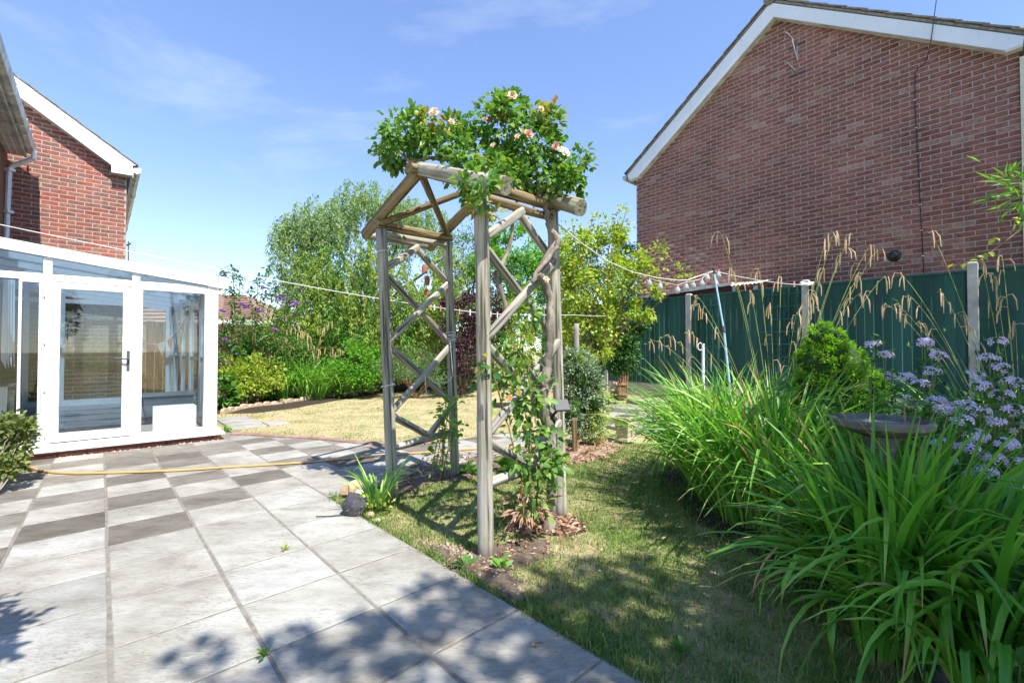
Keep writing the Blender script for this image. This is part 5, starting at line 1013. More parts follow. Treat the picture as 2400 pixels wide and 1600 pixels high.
shrub('purple_shrub', 'dark purple leaved shrub seen between the arch posts', 'shrub', dp(1080, 900, 10.6)[:2] + (0,), [E(1075, 770, 38, 70, 10.6), E(1100, 830, 40, 50, 10.5), E(1150, 700, 22, 50, 10.8), E(1160, 780, 30, 60, 10.6), E(1060, 700, 20, 30, 10.7), E(1110, 740, 40, 60, 10.7)], 8000, .06, .042, M['purple_leaf'], 66, 80, r0=.02, bark='bark_dark')
shrub('juniper', 'low spreading grey green juniper on the far lawn edge', 'shrub', dp(975, 905, 10.4)[:2] + (0,), [E(965, 850, 65, 34, 10.4), E(1020, 865, 40, 34, 10.3), E(920, 865, 40, 30, 10.3)], 9500, .045, .012, M['juniper'], 67, 110, sig=.12, r0=.02, bark='bark_orange')
shrub('leafy_shrub', 'rounded bright green shrub at the lawn edge left of the arch', 'shrub', dp(830, 905, 10.6)[:2] + (0,), [E(840, 850, 48, 50, 10.5), E(800, 880, 45, 35, 10.3), E(865, 885, 30, 30, 10.3)], 6500, .055, .04, M['bright'], 68, 80, r0=.02)
shrub('loose_shrub', 'loose mid green shrub below the willow', 'shrub', dp(770, 905, 10.9)[:2] + (0,), [E(770, 820, 45, 50, 10.9), E(740, 850, 50, 45, 10.8), E(800, 790, 40, 40, 11.2)], 5200, .05, .03, M['mid'], 69, 80, r0=.015)
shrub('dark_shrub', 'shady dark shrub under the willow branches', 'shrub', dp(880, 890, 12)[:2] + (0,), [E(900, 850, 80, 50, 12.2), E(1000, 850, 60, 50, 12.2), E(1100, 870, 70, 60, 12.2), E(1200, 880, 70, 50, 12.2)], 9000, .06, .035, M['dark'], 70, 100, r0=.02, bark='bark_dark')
shrub('leafy_shrub', 'yellow green low shrub beside the conservatory corner', 'shrub', dp(575, 955, 8.9)[:2] + (0,), [E(575, 895, 48, 38, 8.8), E(620, 880, 35, 45, 9), E(545, 870, 30, 40, 8.9)], 5200, .05, .034, M['lime'], 81, 80, r0=.012)
shrub('leafy_shrub', 'darker green shrub behind the buddleia stems next to the conservatory', 'shrub', dp(560, 940, 9.6)[:2] + (0,), [E(545, 850, 40, 70, 9.6), E(610, 830, 50, 50, 9.8), E(670, 830, 45, 45, 10), E(560, 790, 45, 40, 9.8)], 6400, .06, .035, M['mid'], 82, 90, r0=.012)
shrub('broad_leaved_plant', 'low plant with broad round leaves at the foot of the conservatory corner', 'plant', dp(528, 950, 8.4)[:2] + (0,), [E(525, 930, 26, 24, 8.4), E(520, 905, 16, 20, 8.4)], 260, .11, .10, M['mid'], 83, 20, six=True, r0=.008, ntips=4)
shrub('honeysuckle', 'yellow flowered climber on the back fence', 'climber', dp(680, 900, 11.5)[:2] + (0,), [E(680, 770, 55, 22, 11.6), E(640, 790, 40, 25, 11.6), E(700, 800, 50, 40, 11.5), E(660, 750, 25, 16, 11.7)], 3600, .06, .04, M['lime'], 84, 60, r0=.012)
# buddleia
bd = thing('buddleia', 'tall buddleia with arching stems and purple flower spikes beside the conservatory', 'shrub', dp(585, 940, 9.2)[:2] + (0,)); rn = random.Random(12)
tips = [(515, 740), (545, 690), (530, 650), (560, 655), (590, 690), (605, 660), (620, 700), (640, 690), (655, 700), (690, 690), (700, 720), (665, 730), (600, 740), (570, 760), (530, 790), (520, 830), (640, 760), (560, 820), (680, 700), (545, 640), (625, 640), (540, 860)]
b0 = Vector(dp(585, 935, 9.2)); g = G(); P = []; D = []; ends = []
for k, (px, py) in enumerate(tips):
    t = Vector(dp(px, py, 9.2 + rn.uniform(-.5, .5))); b = b0 + Vector((rn.uniform(-.2, .2), rn.uniform(-.15, .15), 0)); b.z = 0; pts = bez(b, b.lerp(t, .55) + Vector((0, 0, .35)), t, 14)
    for i in range(3): pts.append(pts[-1] + (pts[-1] - pts[-2]).normalized() * .05 + Vector((0, 0, -.012 * i)))
    G().tube(pts, [.012 * (1 - .045 * i) for i in range(len(pts))], 5).obj('stem', M['stem_red'], bd, smooth=True); ends.append((pts[-1], (pts[-1] - pts[-4]).normalized()))
    for q in pts[4:]:
        for s in range(5): P.append(q + Vector([rn.gauss(0, .03) for _ in range(3)])); D.append((rn.gauss(0, 1), rn.gauss(0, 1), -.5))
V, F = leaf_arrays(np.array([tuple(p) for p in P]), np.array(D), .12, .035, seed=3, up=.8); npobj('foliage', V, F, M['mid'], bd, 'stuff')
def spike(p, d, L_, r, mat, parent, name, seed, n=90):
    r_ = np.random.RandomState(seed); t = r_.rand(n); a = r_.rand(n) * 6.28; d = np.array(d); o = np.cross(d, [0, 0, 1.]); o /= np.linalg.norm(o) + 1e-9; o2 = np.cross(d, o); c = np.array(p) + d * (t * L_)[:, None] + np.array([0, 0, -1.]) * (t ** 2 * L_ * .45)[:, None]
    O = o * np.cos(a)[:, None] + o2 * np.sin(a)[:, None]; V, F = leaf_arrays(c, O + d * .3, r * (1.15 - t), r * .8, seed=seed, up=.1); return npobj(name, V, F, mat, parent)
for k, (e, d) in enumerate(ends):
    spike(e, (d.x, d.y, max(-.1, d.z * .6)), rn.uniform(.2, .32), .028, M['spent'], bd, 'spent_flower', 100 + k)
    if k % 2: q = e + Vector((rn.uniform(-.15, .15), -.05, -.12)); spike(q, (rn.choice((-.9, .9)), -.2, .25), .22, .022, M['spent'], bd, 'spent_flower', 150 + k)
for k, (px, py, sx) in enumerate(((568, 716, 1), (576, 722, 1), (523, 731, 1), (620, 677, 1), (652, 698, 1), (662, 704, -1), (688, 710, 1), (694, 715, -1), (610, 732, 1), (645, 775, 1), (530, 798, 1), (536, 853, 1), (545, 876, 1))): spike(dp(px - 8 * sx, py - 3, 8.7), (sx * .95, 0, .18), .17, .034, M['purple'], bd, 'flower_spike', 200 + k, 120)
# sedge clump at the far lawn edge
def sedge(name, label, base, tufts, n, Lr, wr, mats, seed, lean=(.08, .75), droop=(.9, 2.4), parts=0, group=None, cat='sedge', nseg=7, rad=.14, fold=.25, toward=None):
    t = thing(name, label, cat, base, group); r = np.random.RandomState(seed)
    for mi, (mat, share) in enumerate(mats):
        m = int(n * share); ti = r.choice(len(tufts), m); T = np.array(tufts)[ti]; az = r.rand(m) * 6.283; rr = rad * np.sqrt(r.rand(m)); P = np.stack([T[:, 0] + rr * np.sin(az), T[:, 1] + rr * np.cos(az), T[:, 2] - .01], 1)
        L_ = Lr[0] + (Lr[1] - Lr[0]) * r.rand(m) ** .8; wv = wr[0] + (wr[1] - wr[0]) * r.rand(m); le = lean[0] + (lean[1] - lean[0]) * r.rand(m) ** 1.2; dr = droop[0] + (droop[1] - droop[0]) * r.rand(m)
        straps('foliage', P, az, L_, wv, le, dr, mat, t, seed + mi, nseg, int(parts * share), key=P[:, 1] - .3 * np.cos(az + math.pi) * 0 + np.cos(az) * .3, fold=fold)
    return t
def stalks(parent, pts, mat_s, mat_c, seed, Lc=.11, r=.0022):
    """flowering stalks with drooping catkins: pts = [(base, mid, tip)]"""
    rn = random.Random(seed)
    for b, m, t in pts:
        p = bez(b, m, t, 12); e = Vector(p[-1]) - Vector(p[-2]); p += [Vector(p[-1]) + e * .6 + Vector((0, 0, -.012)), Vector(p[-1]) + e + Vector((0, 0, -.045))]; G().tube(p, [r * (1 - .04 * i) for i in range(len(p))], 4).obj('stalk', M[mat_s], parent, smooth=True)
        for i in (-1, -2, -3, -4, -6, -8)[:rn.choice((3, 4, 5, 6))]:
            q = Vector(p[i]); dx = Vector((rn.uniform(-.03, .03), rn.uniform(-.03, .03), 0)); L_ = Lc * rn.uniform(.6, 1.2); G().tube([q, q + dx + Vector((0, 0, .008)), q + dx * 1.6 + Vector((0, 0, -L_ * .3)), q + dx * 1.8 + Vector((0, 0, -L_))], [r * .7, r * .9, r * 1.7, r * .9], 5).obj('catkin', M[mat_c], parent, smooth=True)
M['stone_dark'] = pmat('mossy_stone', (.06, .055, .045), (.24, .22, .18), 9, .95, .8, .01, speck=(28, .6, (.4, .4, .36), .6))
M['catkin'] = pmat('catkin', (.42, .27, .14), (.62, .46, .30), 30, .9, .2); M['stalk_mat'] = pmat('sedge_stalk', (.16, .24, .05), (.36, .36, .12), 6, .6, .1)
bs = dp(668, 925, 9.8); t = sedge('pendulous_sedge', 'fountain shaped sedge clump on the far border under the purple buddleia', (bs[0], bs[1], .02), [(bs[0] + dx, bs[1] + dy, .02) for dx, dy in ((0, 0), (-.35, .1), (.35, .15), (.6, .3), (-.1, .3))], 900, (.6, 1.25), (.016, .03), [(M['strap_lime'], .6), (M['strap'], .4)], 301, (.05, .6), (.8, 2.2), cat='sedge', nseg=5)
rn = random.Random(4); stalks(t, [((bs[0] + rn.uniform(-.3, .6), bs[1], .1), (bs[0] + rn.uniform(-.6, 1.), bs[1], 1.3), dp(rn.uniform(600, 800), rn.uniform(755, 830), 9.8)) for _ in range(13)], 'stalk_mat', 'catkin', 5, .14, .005)
# ---------------------------------------------------------------- clipped shrub, lime tree, planter shrub
cs = shrub('clipped_shrub', 'rounded clipped shrub with small grey green leaves just right of the arch', 'shrub', gp(1352, 1052), [E(1362, 890, 44, 62, 5.3), E(1345, 850, 36, 28, 5.3), E(1385, 930, 34, 60, 5.3), E(1340, 960, 40, 55, 5.25), E(1375, 990, 36, 34, 5.3), E(1330, 900, 26, 60, 5.3)], 14000, .028, .017, M['grey_green'], 91, 260, sig=.10, shell=.85, r0=.008, bark='bark_orange', ntips=9)
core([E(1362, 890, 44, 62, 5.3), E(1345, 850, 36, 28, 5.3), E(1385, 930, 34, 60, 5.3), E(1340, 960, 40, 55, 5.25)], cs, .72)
foliage('green_foliage', [E(1400, 960, 24, 60, 5.3), E(1380, 1010, 36, 24, 5.3), E(1355, 845, 40, 20, 5.35)], 1500, .035, .022, M['lime'], cs, 92, 60, .2)
log('trunk', gp(1347, 1060), dp(1347, 980, gp(1347, 1060)[1]), .028, M['wood_brown'], cs)
lt_ = [E(1370, 560, 42, 42, 7.6), E(1330, 600, 30, 50, 7.7), E(1440, 560, 34, 34, 7.5), E(1350, 670, 56, 56, 7.6), E(1440, 650, 60, 50, 7.4), E(1500, 625, 34, 24, 7.2), E(1410, 750, 66, 46, 7.5), E(1500, 730, 34, 24, 7.3), E(1545, 690, 22, 16, 7.2), E(1380, 820, 50, 30, 7.5), E(1320, 760, 34, 50, 7.7)]
lb = dp(1385, 925, 7.9); lm = shrub('small_tree', 'small yellow green tree with orange brown stems between the arch and the green fence', 'tree', (lb[0], lb[1], .0), lt_, 9000, .062, .045, M['lime'], 93, 150, sig=.22, shell=.55, trunk=dp(1400, 850, 7.7), r0=.028, ntips=13, bark='bark', droop=.1)
foliage('twig_foliage', [E(1568, 640, 40, 12, 7.1), E(1610, 650, 30, 7, 7.1), E(1460, 520, 16, 34, 7.4), E(1545, 590, 22, 22, 7.2), E(1405, 520, 16, 22, 7.5), E(1520, 660, 34, 20, 7.2)], 480, .055, .034, M['lime'], lm, 94, 40, .25, .4)
limbs(dp(1400, 850, 7.7), [dp(1530, 560, 7.2), dp(1622, 655, 7.1), dp(1469, 490, 7.4), dp(1340, 520, 7.7), dp(1440, 520, 7.5), dp(1548, 660, 7.2), dp(1390, 500, 7.6)], .02, M['bark_orange'], lm, 'branch', .2, 9)
ps = shrub('planter_shrub', 'dark glossy shrub growing over the slatted wooden planter by the green fence', 'shrub', dp(1455, 880, 8.6), [E(1465, 790, 40, 34, 8.4), E(1440, 830, 44, 30, 8.3), E(1490, 760, 26, 24, 8.5), E(1455, 855, 34, 18, 8.3)], 4200, .06, .035, M['dark'], 95, 90, sig=.2, r0=.01, ntips=6, droop=.3)
# slatted planter
pc = dp(1456, 930, 9.0); zg = float(gz(pc[0], pc[1])); pt = thing('planter', 'tapered slatted wooden planter beside the end of the fence', 'planter', (pc[0], pc[1], zg)); s = 9 / FPX
zt = dp(1456, 862, 9.0)[2]; M['wood_orange'] = woodmat('orange_wood', [(.18, .09, .05), (.30, .16, .09), (.42, .26, .17), (.48, .32, .22)])
for k in range(6): t0 = (k - 2.5) / 2.5; log('slat', (pc[0] + t0 * 8 * s, pc[1] - .1, zg), (pc[0] + t0 * 12 * s, pc[1] - .13, zt), .018, M['wood_orange'], pt, n=6)
for k in range(4): t0 = (k - 1.5) / 1.5; log('slat', (pc[0] + .075, pc[1] + t0 * .1, zg), (pc[0] + .11, pc[1] + t0 * .13, zt), .018, M['wood_orange'], pt, n=6)
for z in (.12, .45, .8): G().box(pc[0] - 9.5 * s - z * .01, pc[0] + 9.5 * s + z * .01, pc[1] - .15, pc[1] - .13, zg + (zt - zg) * z, zg + (zt - zg) * z + .04).obj('rail', M['wood_orange'], pt)
# stone animal ornament
oc = dp(1441, 938, 7.6); zg = 0.03; oc = gp(1441, 940, .08); an = thing('animal_ornament', 'small pale stone seated animal ornament next to the slatted planter', 'statue', (oc[0], oc[1], .08)); s = oc[1] / FPX
M['stone_pink'] = pmat('pinkish_stone', (.42, .28, .20), (.62, .47, .37), 12, .9, .4)
sk = [(0, 0, 0.06), (0, .0, .2), (.01, .0, .30), (-.02, -.02, .38), (.05, -.06, .40), (.11, -.1, .36), (-.06, .02, .46), (-.02, .05, .46), (.06, -.10, .05), (-.06, -.10, .03), (.07, -.09, .2), (-.06, -.09, .2), (.09, .04, .05), (-.1, .04, .05)]
ed = [(0, 1), (1, 2), (2, 3), (3, 4), (4, 5), (3, 6), (3, 7), (2, 10), (10, 8), (2, 11), (11, 9), (0, 12), (0, 13)]; rr = [.11, .10, .07, .06, .05, .028, .018, .018, .025, .025, .03, .03, .05, .05]
me = bpy.data.meshes.new('figure'); me.from_pydata(sk, ed, []); o = link('figure', me, M['stone_pink'], an); sm = o.modifiers.new('s', 'SKIN'); me.skin_vertices.new() if not me.skin_vertices else None
for v, r_ in zip(me.skin_vertices[0].data, rr): v.radius = (r_, r_)
me.skin_vertices[0].data[0].use_root = True; ss = o.modifiers.new('ss', 'SUBSURF'); ss.levels = 2; ss.render_levels = 2; o.scale = (.85,) * 3
g = G().box(oc[0] - .17, oc[0] + .19, oc[1] - .16, oc[1] + .12, .06, .105); g.obj('base', M['stone_pink'], an)
# square stone planter
pp = gp(1472, 1036); sp_ = thing('stone_planter', 'square tapered cream stone planter with raised scrolls standing on the far paving', 'planter', pp); s = pp[1] / FPX
M['stone_cream'] = pmat('cream_stone', (.42, .35, .22), (.66, .60, .47), 12, .9, .6, .006, speck=(20, .6, (.25, .2, .12), .5)); hw = 24 * s
def sq(cx, cy, h, z, rot=.75): return [(cx + h * math.cos(rot + k * math.pi / 2 + math.pi / 4) * 1.414, cy + h * math.sin(rot + k * math.pi / 2 + math.pi / 4) * 1.414, z) for k in range(4)]
cy = pp[1] + hw * .9; zt = dp(1468, 975, cy)[2]
G().hexa(sq(pp[0], cy, hw * .78, .0) + sq(pp[0], cy, hw * .74, .04)).obj('base', M['stone_cream'], sp_, bevel=.006)
G().hexa(sq(pp[0], cy, hw * .62, .04) + sq(pp[0], cy, hw * .86, zt - .035)).obj('body', M['stone_cream'], sp_, bevel=.008)
G().hexa(sq(pp[0], cy, hw * .98, zt - .035) + sq(pp[0], cy, hw * .98, zt)).obj('rim', M['stone_cream'], sp_, bevel=.006)
G().add(sq(pp[0], cy, hw * .8, zt + .002), [(0, 1, 2, 3)]).obj('soil_top', M['darkgrey'], sp_)
g = G(); rn = random.Random(8)
for face in (0, 1, 3):
    th = .75 + face * math.pi / 2 + math.pi; nx_, ny_ = math.cos(th), math.sin(th); tx_, ty_ = -ny_, nx_
    for k in range(9):
        t = k / 8 * 6.28; uu = .4 * hw * math.cos(t * 1.5) * (k / 8); zc = .06 + (zt - .1) * (.15 + .7 * k / 8); ww = hw * (.64 + .22 * zc / zt); c = (pp[0] + nx_ * ww + tx_ * uu, cy + ny_ * ww + ty_ * uu, zc)
        g.lathe([(.001, -.014), (.016, -.006), (.016, .006), (.001, .014)], c, 6)
g.obj('scroll_relief', M['stone_cream'], sp_, smooth=True)
# far paving around the planter: ring of pale wedge slabs
fpv = thing('far_paving', 'pale paving slabs laid in a ring round the square planter', None, (0, 0, 0)); fpv['kind'] = 'structure'; fpv['label'] = 'pale paving slabs laid in a ring round the stone planter'
cc = gp(1640, 985); ri = random.Random(6)
for ring, (r0, r1, n) in enumerate(((.25, .95, 8), (.97, 1.65, 14))):
    for k in range(n):
        a0 = 6.283 * k / n + .3 * ring; a1 = a0 + 6.283 / n - .03; pts = [(cc[0] + r * math.cos(a), cc[1] + r * math.sin(a)) for r, a in ((r0, a0), (r1, a0), (r1, (a0 + a1) / 2), (r1, a1), (r0, a1))]
        me = bpy.data.meshes.new('paving_slab'); cx = sum(p[0] for p in pts) / 5; cyy = sum(p[1] for p in pts) / 5; zz = .014 + float(gz(cx, cyy)) + ri.uniform(0, .003)
        V = [(x - cx, y - cyy, 0) for x, y in pts] + [(x - cx, y - cyy, -.09) for x, y in pts]; me.from_pydata(V, [], [(0, 1, 2, 3, 4)] + [(i, 5 + i, 5 + (i + 1) % 5, (i + 1) % 5) for i in range(5)]); me.update(); o = link('paving_slab', me, M['slab'] if ri.random() > .2 else M['slab_dark'], fpv); o.location = (cx, cyy, zz)
# slabs beside the conservatory corner
for k, (a0, a1, b0_, b1_) in enumerate(((1.36, 1.80, 7.2, 7.62), (1.36, 1.80, 7.64, 8.06), (1.36, 1.80, 8.08, 8.5), (1.82, 2.1, 7.2, 7.6))): P = [W(a0, b0_), W(a1, b0_), W(a1, b1_), W(a0, b1_)]; o = slab([(p[0], p[1]) for p in P], M['slab']); o.location.z = .03; 
# ---------------------------------------------------------------- edgings
ed_ = thing('bed_edging', 'scalloped sandstone coloured edging stones between far lawn and border', 'edging', gp(700, 942)); rn = random.Random(3)
pl = [gp(*p)[:2] for p in ((520, 972), (560, 963), (600, 956), (680, 946), (760, 934), (830, 924), (892, 918))]; d = 0; 
cum = [0]
for i in range(len(pl) - 1): cum.append(cum[-1] + math.dist(pl[i], pl[i + 1]))
s_ = .08
while s_ < cum[-1]:
    i = max(j for j in range(len(cum)) if cum[j] <= s_); i = min(i, len(pl) - 2); t = (s_ - cum[i]) / (cum[i + 1] - cum[i]); x = pl[i][0] + (pl[i + 1][0] - pl[i][0]) * t; y = pl[i][1] + (pl[i + 1][1] - pl[i][1]) * t; an_ = math.atan2(pl[i + 1][1] - pl[i][1], pl[i + 1][0] - pl[i][0]) + rn.uniform(-.12, .12)
    h = rn.uniform(.085, .125); wdt = .085; ux, uy = math.cos(an_), math.sin(an_); nx_, ny_ = -uy, ux; pr = [(-wdt, 0), (-wdt, h * .6), (-wdt * .6, h * .93), (0, h), (wdt * .6, h * .93), (wdt, h * .6), (wdt, 0)]
    G().prism([(x + ux * u_ - nx_ * .03, y + uy * u_ - ny_ * .03, z) for u_, z in pr], [(x + ux * u_ + nx_ * .03, y + uy * u_ + ny_ * .03, z) for u_, z in pr]).obj('edging_stone', M['edging'], ed_, bevel=.006); s_ += .178
be = thing('brick_edging', 'row of worn red bricks between patio slabs and the round dry lawn', 'edging', gp(760, 1026)); pl = farp[1:9]; s_ = .05; cum = [0]
for i in range(len(pl) - 1): cum.append(cum[-1] + math.dist(pl[i], pl[i + 1]))
while s_ < cum[-1]:
    i = min(max(j for j in range(len(cum)) if cum[j] <= s_), len(pl) - 2); t = (s_ - cum[i]) / (cum[i + 1] - cum[i]); x = pl[i][0] + (pl[i + 1][0] - pl[i][0]) * t; y = pl[i][1] + (pl[i + 1][1] - pl[i][1]) * t; an_ = math.atan2(pl[i + 1][1] - pl[i][1], pl[i + 1][0] - pl[i][0]); ux, uy = math.cos(an_), math.sin(an_); nx_, ny_ = -uy, ux
    q = [(x + ux * u_ + nx_ * v_, y + uy * u_ + ny_ * v_) for u_, v_ in ((-.1, -.1), (.1, -.1), (.1, .0), (-.1, .0))]; zz = .018 + rn.uniform(-.003, .004); G().hexa([(a, b, -.04) for a, b in q] + [(a, b, zz) for a, b in q]).obj('brick', M['brickedge'], be, bevel=.004); s_ += .208
# ---------------------------------------------------------------- right border: topiary, bird bath, sedges, soapwort
tbe = [E(1932, 795, 38, 36, 3.1), E(1945, 850, 72, 54, 3.12), E(1958, 910, 98, 62, 3.15), E(1960, 980, 100, 70, 3.15), E(1960, 1060, 105, 90, 3.15)]
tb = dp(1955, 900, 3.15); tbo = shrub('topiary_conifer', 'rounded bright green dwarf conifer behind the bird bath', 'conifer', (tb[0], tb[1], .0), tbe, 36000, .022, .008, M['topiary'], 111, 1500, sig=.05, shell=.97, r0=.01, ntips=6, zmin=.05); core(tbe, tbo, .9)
bbp = (1.545, 1.93, 0); bb = thing('bird_bath', 'weathered grey stone bird bath among the sedges', 'bird bath', bbp)
zr = dp(2060, 972, 1.93 + .1)[2]; R = 97 * 1.93 / FPX
G().lathe([(.05, zr - .070), (R * .55, zr - .062), (R * .86, zr - .046), (R * 1.0, zr - .030), (R * 1.02, zr - .008), (R * .99, zr), (R * .90, zr - .002), (R * .86, zr - .014), (R * .6, zr - .034), (R * .2, zr - .042), (.002, zr - .043)], bbp, 48).obj('bowl', M['stone_dark'], bb, smooth=True)
M['water'] = None; m_, t_, b_s = newmat('bird_bath_water'); b_s.inputs['Base Color'].default_value = (.25, .27, .28, 1); b_s.inputs['Roughness'].default_value = .06; b_s.inputs['Specular IOR Level'].default_value = .9; bump(t_, b_s, noise(t_, coords(t_, (1, 1, 1)), 14, 3), .15, .004); M['water'] = m_
G().lathe([(.001, zr - .024), (R * .74, zr - .0235), (R * .74, zr - .0225), (.001, zr - .022)], bbp, 40).obj('water', M['water'], bb)
G().lathe([(.15, 0), (.15, .04), (.12, .06), (.085, .10), (.06, .16), (.055, .30), (.05, .42), (.062, .50), (.052, .56), (.045, zr - .16), (.065, zr - .09), (.075, zr - .069)], bbp, 20).obj('pedestal', M['stone_dark'], bb, smooth=True)
def T(x, y): return (x, y, -.005)
s1 = sedge('pendulous_sedge', 'big sunlit sedge clump left of the bird bath with long arching green leaves', (1.95, 3.3, 0), [T(1.62, 3.75), T(1.52, 3.35), T(1.50, 2.95), T(1.85, 3.65), T(1.80, 3.15), T(1.62, 2.72)], 1500, (.75, 1.22), (.015, .026), [(M['strap'], .50), (M['strap_lime'], .46), (M['straw'], .04)], 401, (.04, .58), (.5, 1.8), parts=160, rad=.16)
s2 = sedge('pendulous_sedge', 'dark green sedge clump in the bottom right corner in front of the bird bath', (1.6, 1.5, 0), [T(1.48, 1.70), T(1.60, 1.66), T(1.52, 1.50), T(1.52, 1.50), T(1.62, 1.42), T(1.72, 1.70), T(1.98, 1.55), T(1.48, 1.82), T(2.1, 1.9), T(1.60, 1.72)], 680, (.55, 1.0), (.018, .030), [(M['strap'], .80), (M['strap_lime'], .16), (M['straw'], .04)], 411, (.08, .75), (.9, 2.5), parts=150, rad=.11, nseg=9)
r_ = np.random.RandomState(5); n = 220; T3 = np.array([(1.30, 1.66), (1.36, 1.74), (1.42, 1.68), (1.52, 1.72), (1.62, 1.72)])[r_.choice(5, n)]; az = r_.rand(n) * 6.283; P = np.stack([T3[:, 0] + .05 * np.sin(az), T3[:, 1] + .05 * np.cos(az), -.01 + 0 * az], 1)
straps('upright_foliage', P, az, .70 + .28 * r_.rand(n), .017 + .010 * r_.rand(n), .02 + .2 * r_.rand(n), .2 + .9 * r_.rand(n), M['strap'], s2, 415, 8)
s3 = sedge('pendulous_sedge', 'loose tall sedge leaves along the fence on the far right', (3.4, 3.0, 0), [T(3.0, 2.9), T(3.4, 3.2), T(3.1, 2.3), T(3.8, 2.9), T(2.6, 2.4), T(3.8, 3.7)], 420, (.7, 1.25), (.010, .018), [(M['strap'], .8), (M['strap_lime'], .2)], 421, (.05, .6), (.6, 2.0), rad=.2)
rn = random.Random(17)
def stalk(bx, by, px, py, Y, k=.8):
    tp = Vector(dp(px, py, Y)); b = Vector((bx, by, .1)); return (b, b.lerp(tp, .55) + Vector((0, 0, .35 * k)), tp)
stalks(s1, [stalk(1.9, 3.3, *q) for q in ((1695, 560, 3.2), (1935, 565, 3.2), (1950, 560, 3.3), (1985, 565, 3.2), (2030, 590, 3.3), (2045, 600, 3.3), (1970, 600, 3.1), (1925, 640, 3.3), (1830, 660, 3.4), (1760, 690, 3.3), (1805, 720, 3.2), (1640, 700, 3.3), (1640, 720, 3.5), (1570, 790, 3.3), (1540, 800, 3.4), (1890, 700, 3.2), (1905, 690, 3.2), (2010, 650, 3.2), (2060, 660, 3.2), (1865, 740, 3.1), (1720, 640, 3.5), (1780, 640, 3.5), (1620, 780, 3.2), (2000, 700, 3.0))], 'stalk_mat', 'catkin', 31, .10, .0028)
stalks(s3, [stalk(3.1, 2.8, *q) for q in ((2190, 560, 3.0), (2210, 690, 2.9), (2140, 700, 3.0), (2110, 720, 3.0), (2300, 620, 3.1), (2330, 650, 3.0), (2360, 700, 3.1), (2380, 760, 3.1), (2250, 740, 2.9), (2160, 760, 3.0), (2120, 650, 3.1), (2350, 610, 3.3), (2090, 720, 3.0))], 'stalk_mat', 'catkin', 32, .10, .0025)
# soapwort
sw = thing('soapwort', 'pale lilac flowering soapwort beside and behind the bird bath', 'flowers', (2.2, 2.1, 0)); fl = [(2320, 840, 2.2), (2345, 862, 2.2), (2285, 880, 2.2), (2372, 895, 2.1), (2300, 905, 2.1), (2350, 925, 2.1), (2395, 905, 2.2), (2262, 950, 2.1), (2296, 962, 2.0), (2332, 985, 2.0), (2375, 960, 2.0), (2215, 955, 2.1), (2272, 1050, 1.9), (2290, 1020, 1.9), (2393, 1005, 2.0), (2330, 1075, 1.9), (2310, 1105, 1.8), (2384, 1085, 1.9), (2168, 802, 2.5), (2182, 826, 2.5), (2048, 806, 2.7), (2076, 832, 2.7), (2092, 880, 2.6), (2125, 885, 2.5), (2200, 835, 2.4), (2185, 870, 2.4), (2350, 1135, 1.8), (2396, 1140, 1.8), (2255, 985, 2.0), (2195, 940, 2.2), (2160, 900, 2.4), (2212, 1040, 2.0), (2340, 800, 2.4), (2360, 1040, 1.9), (2395, 1180, 1.8)]
small = [(1852, 1108, 2.3), (1862, 1120, 2.3), (1890, 1150, 2.2), (1850, 1152, 2.3), (1866, 1190, 2.3), (2220, 1055, 1.9), (2396, 1395, 1.35), (2392, 1560, 1.2), (2190, 1120, 1.9), (2270, 1110, 1.85), (2235, 1075, 1.9), (2130, 930, 2.2), (2150, 950, 2.2)]
def floret(g, c, q, s, rn):
    for k in range(5):
        a = 1.2566 * k + rn.uniform(-.15, .15); d = Vector((math.cos(a), math.sin(a), -.15)); sd = Vector((-math.sin(a), math.cos(a), 0)); vs = [Vector((0, 0, 0)), d * s * .7 + sd * s * .26, d * s + sd * s * .12, d * s - sd * s * .12, d * s * .7 - sd * s * .26]
        g.add([c + q @ v for v in vs], [(0, 1, 2, 3, 4)])
P = []; D = []; rn = random.Random(21)
for k, (px, py, Y) in enumerate(fl + small):
    c = Vector(dp(px, py, Y)); g = G(); m = rn.randint(12, 20) if k < len(fl) else rn.randint(1, 4); R_ = .034 if k < len(fl) else .012
    for i in range(m):
        u_ = Vector((rn.gauss(0, 1), rn.gauss(0, 1) - .4, rn.gauss(0, 1) * .6 + .5)).normalized(); floret(g, c + Vector((u_.x * R_ * 1.3, u_.y * R_, u_.z * R_ * .8)), (u_ + Vector((0, -.3, .3))).to_track_quat('Z', 'Y'), rn.uniform(.012, .017), rn)
    g.obj('flower_head', M['lilac'], sw)
    b = Vector((c.x + rn.uniform(-.15, .15) + .05, c.y + rn.uniform(0, .2), 0)); pts = bez(b, b.lerp(c, .6) + Vector((0, 0, .06)), c, 8); G().tube(pts, .0028, 5).obj('stem', M['stem'], sw, smooth=True)
    for q in pts[2:]:
        for s in range(4): P.append(q); D.append((rn.gauss(0, 1), rn.gauss(0, 1), .5))
V, F = leaf6_arrays(np.array([tuple(p) for p in P]), np.array(D), .06, .022, seed=9, up=.8); npobj('foliage', V, F, M['mid'], sw, 'stuff')
foliage('undergrowth', [((2.3, 2.4, .35), (.6, .5, .35), 1), ((2.7, 2.2, .45), (.5, .5, .4), 1), ((2.0, 2.5, .4), (.35, .3, .3), .6), ((3.2, 3.0, .5), (.6, .6, .5), 1), ((2.0, 1.3, .2), (.3, .3, .2), .5)], 3800, .06, .022, M['dark'], sw, 130, 90, .3, .4)
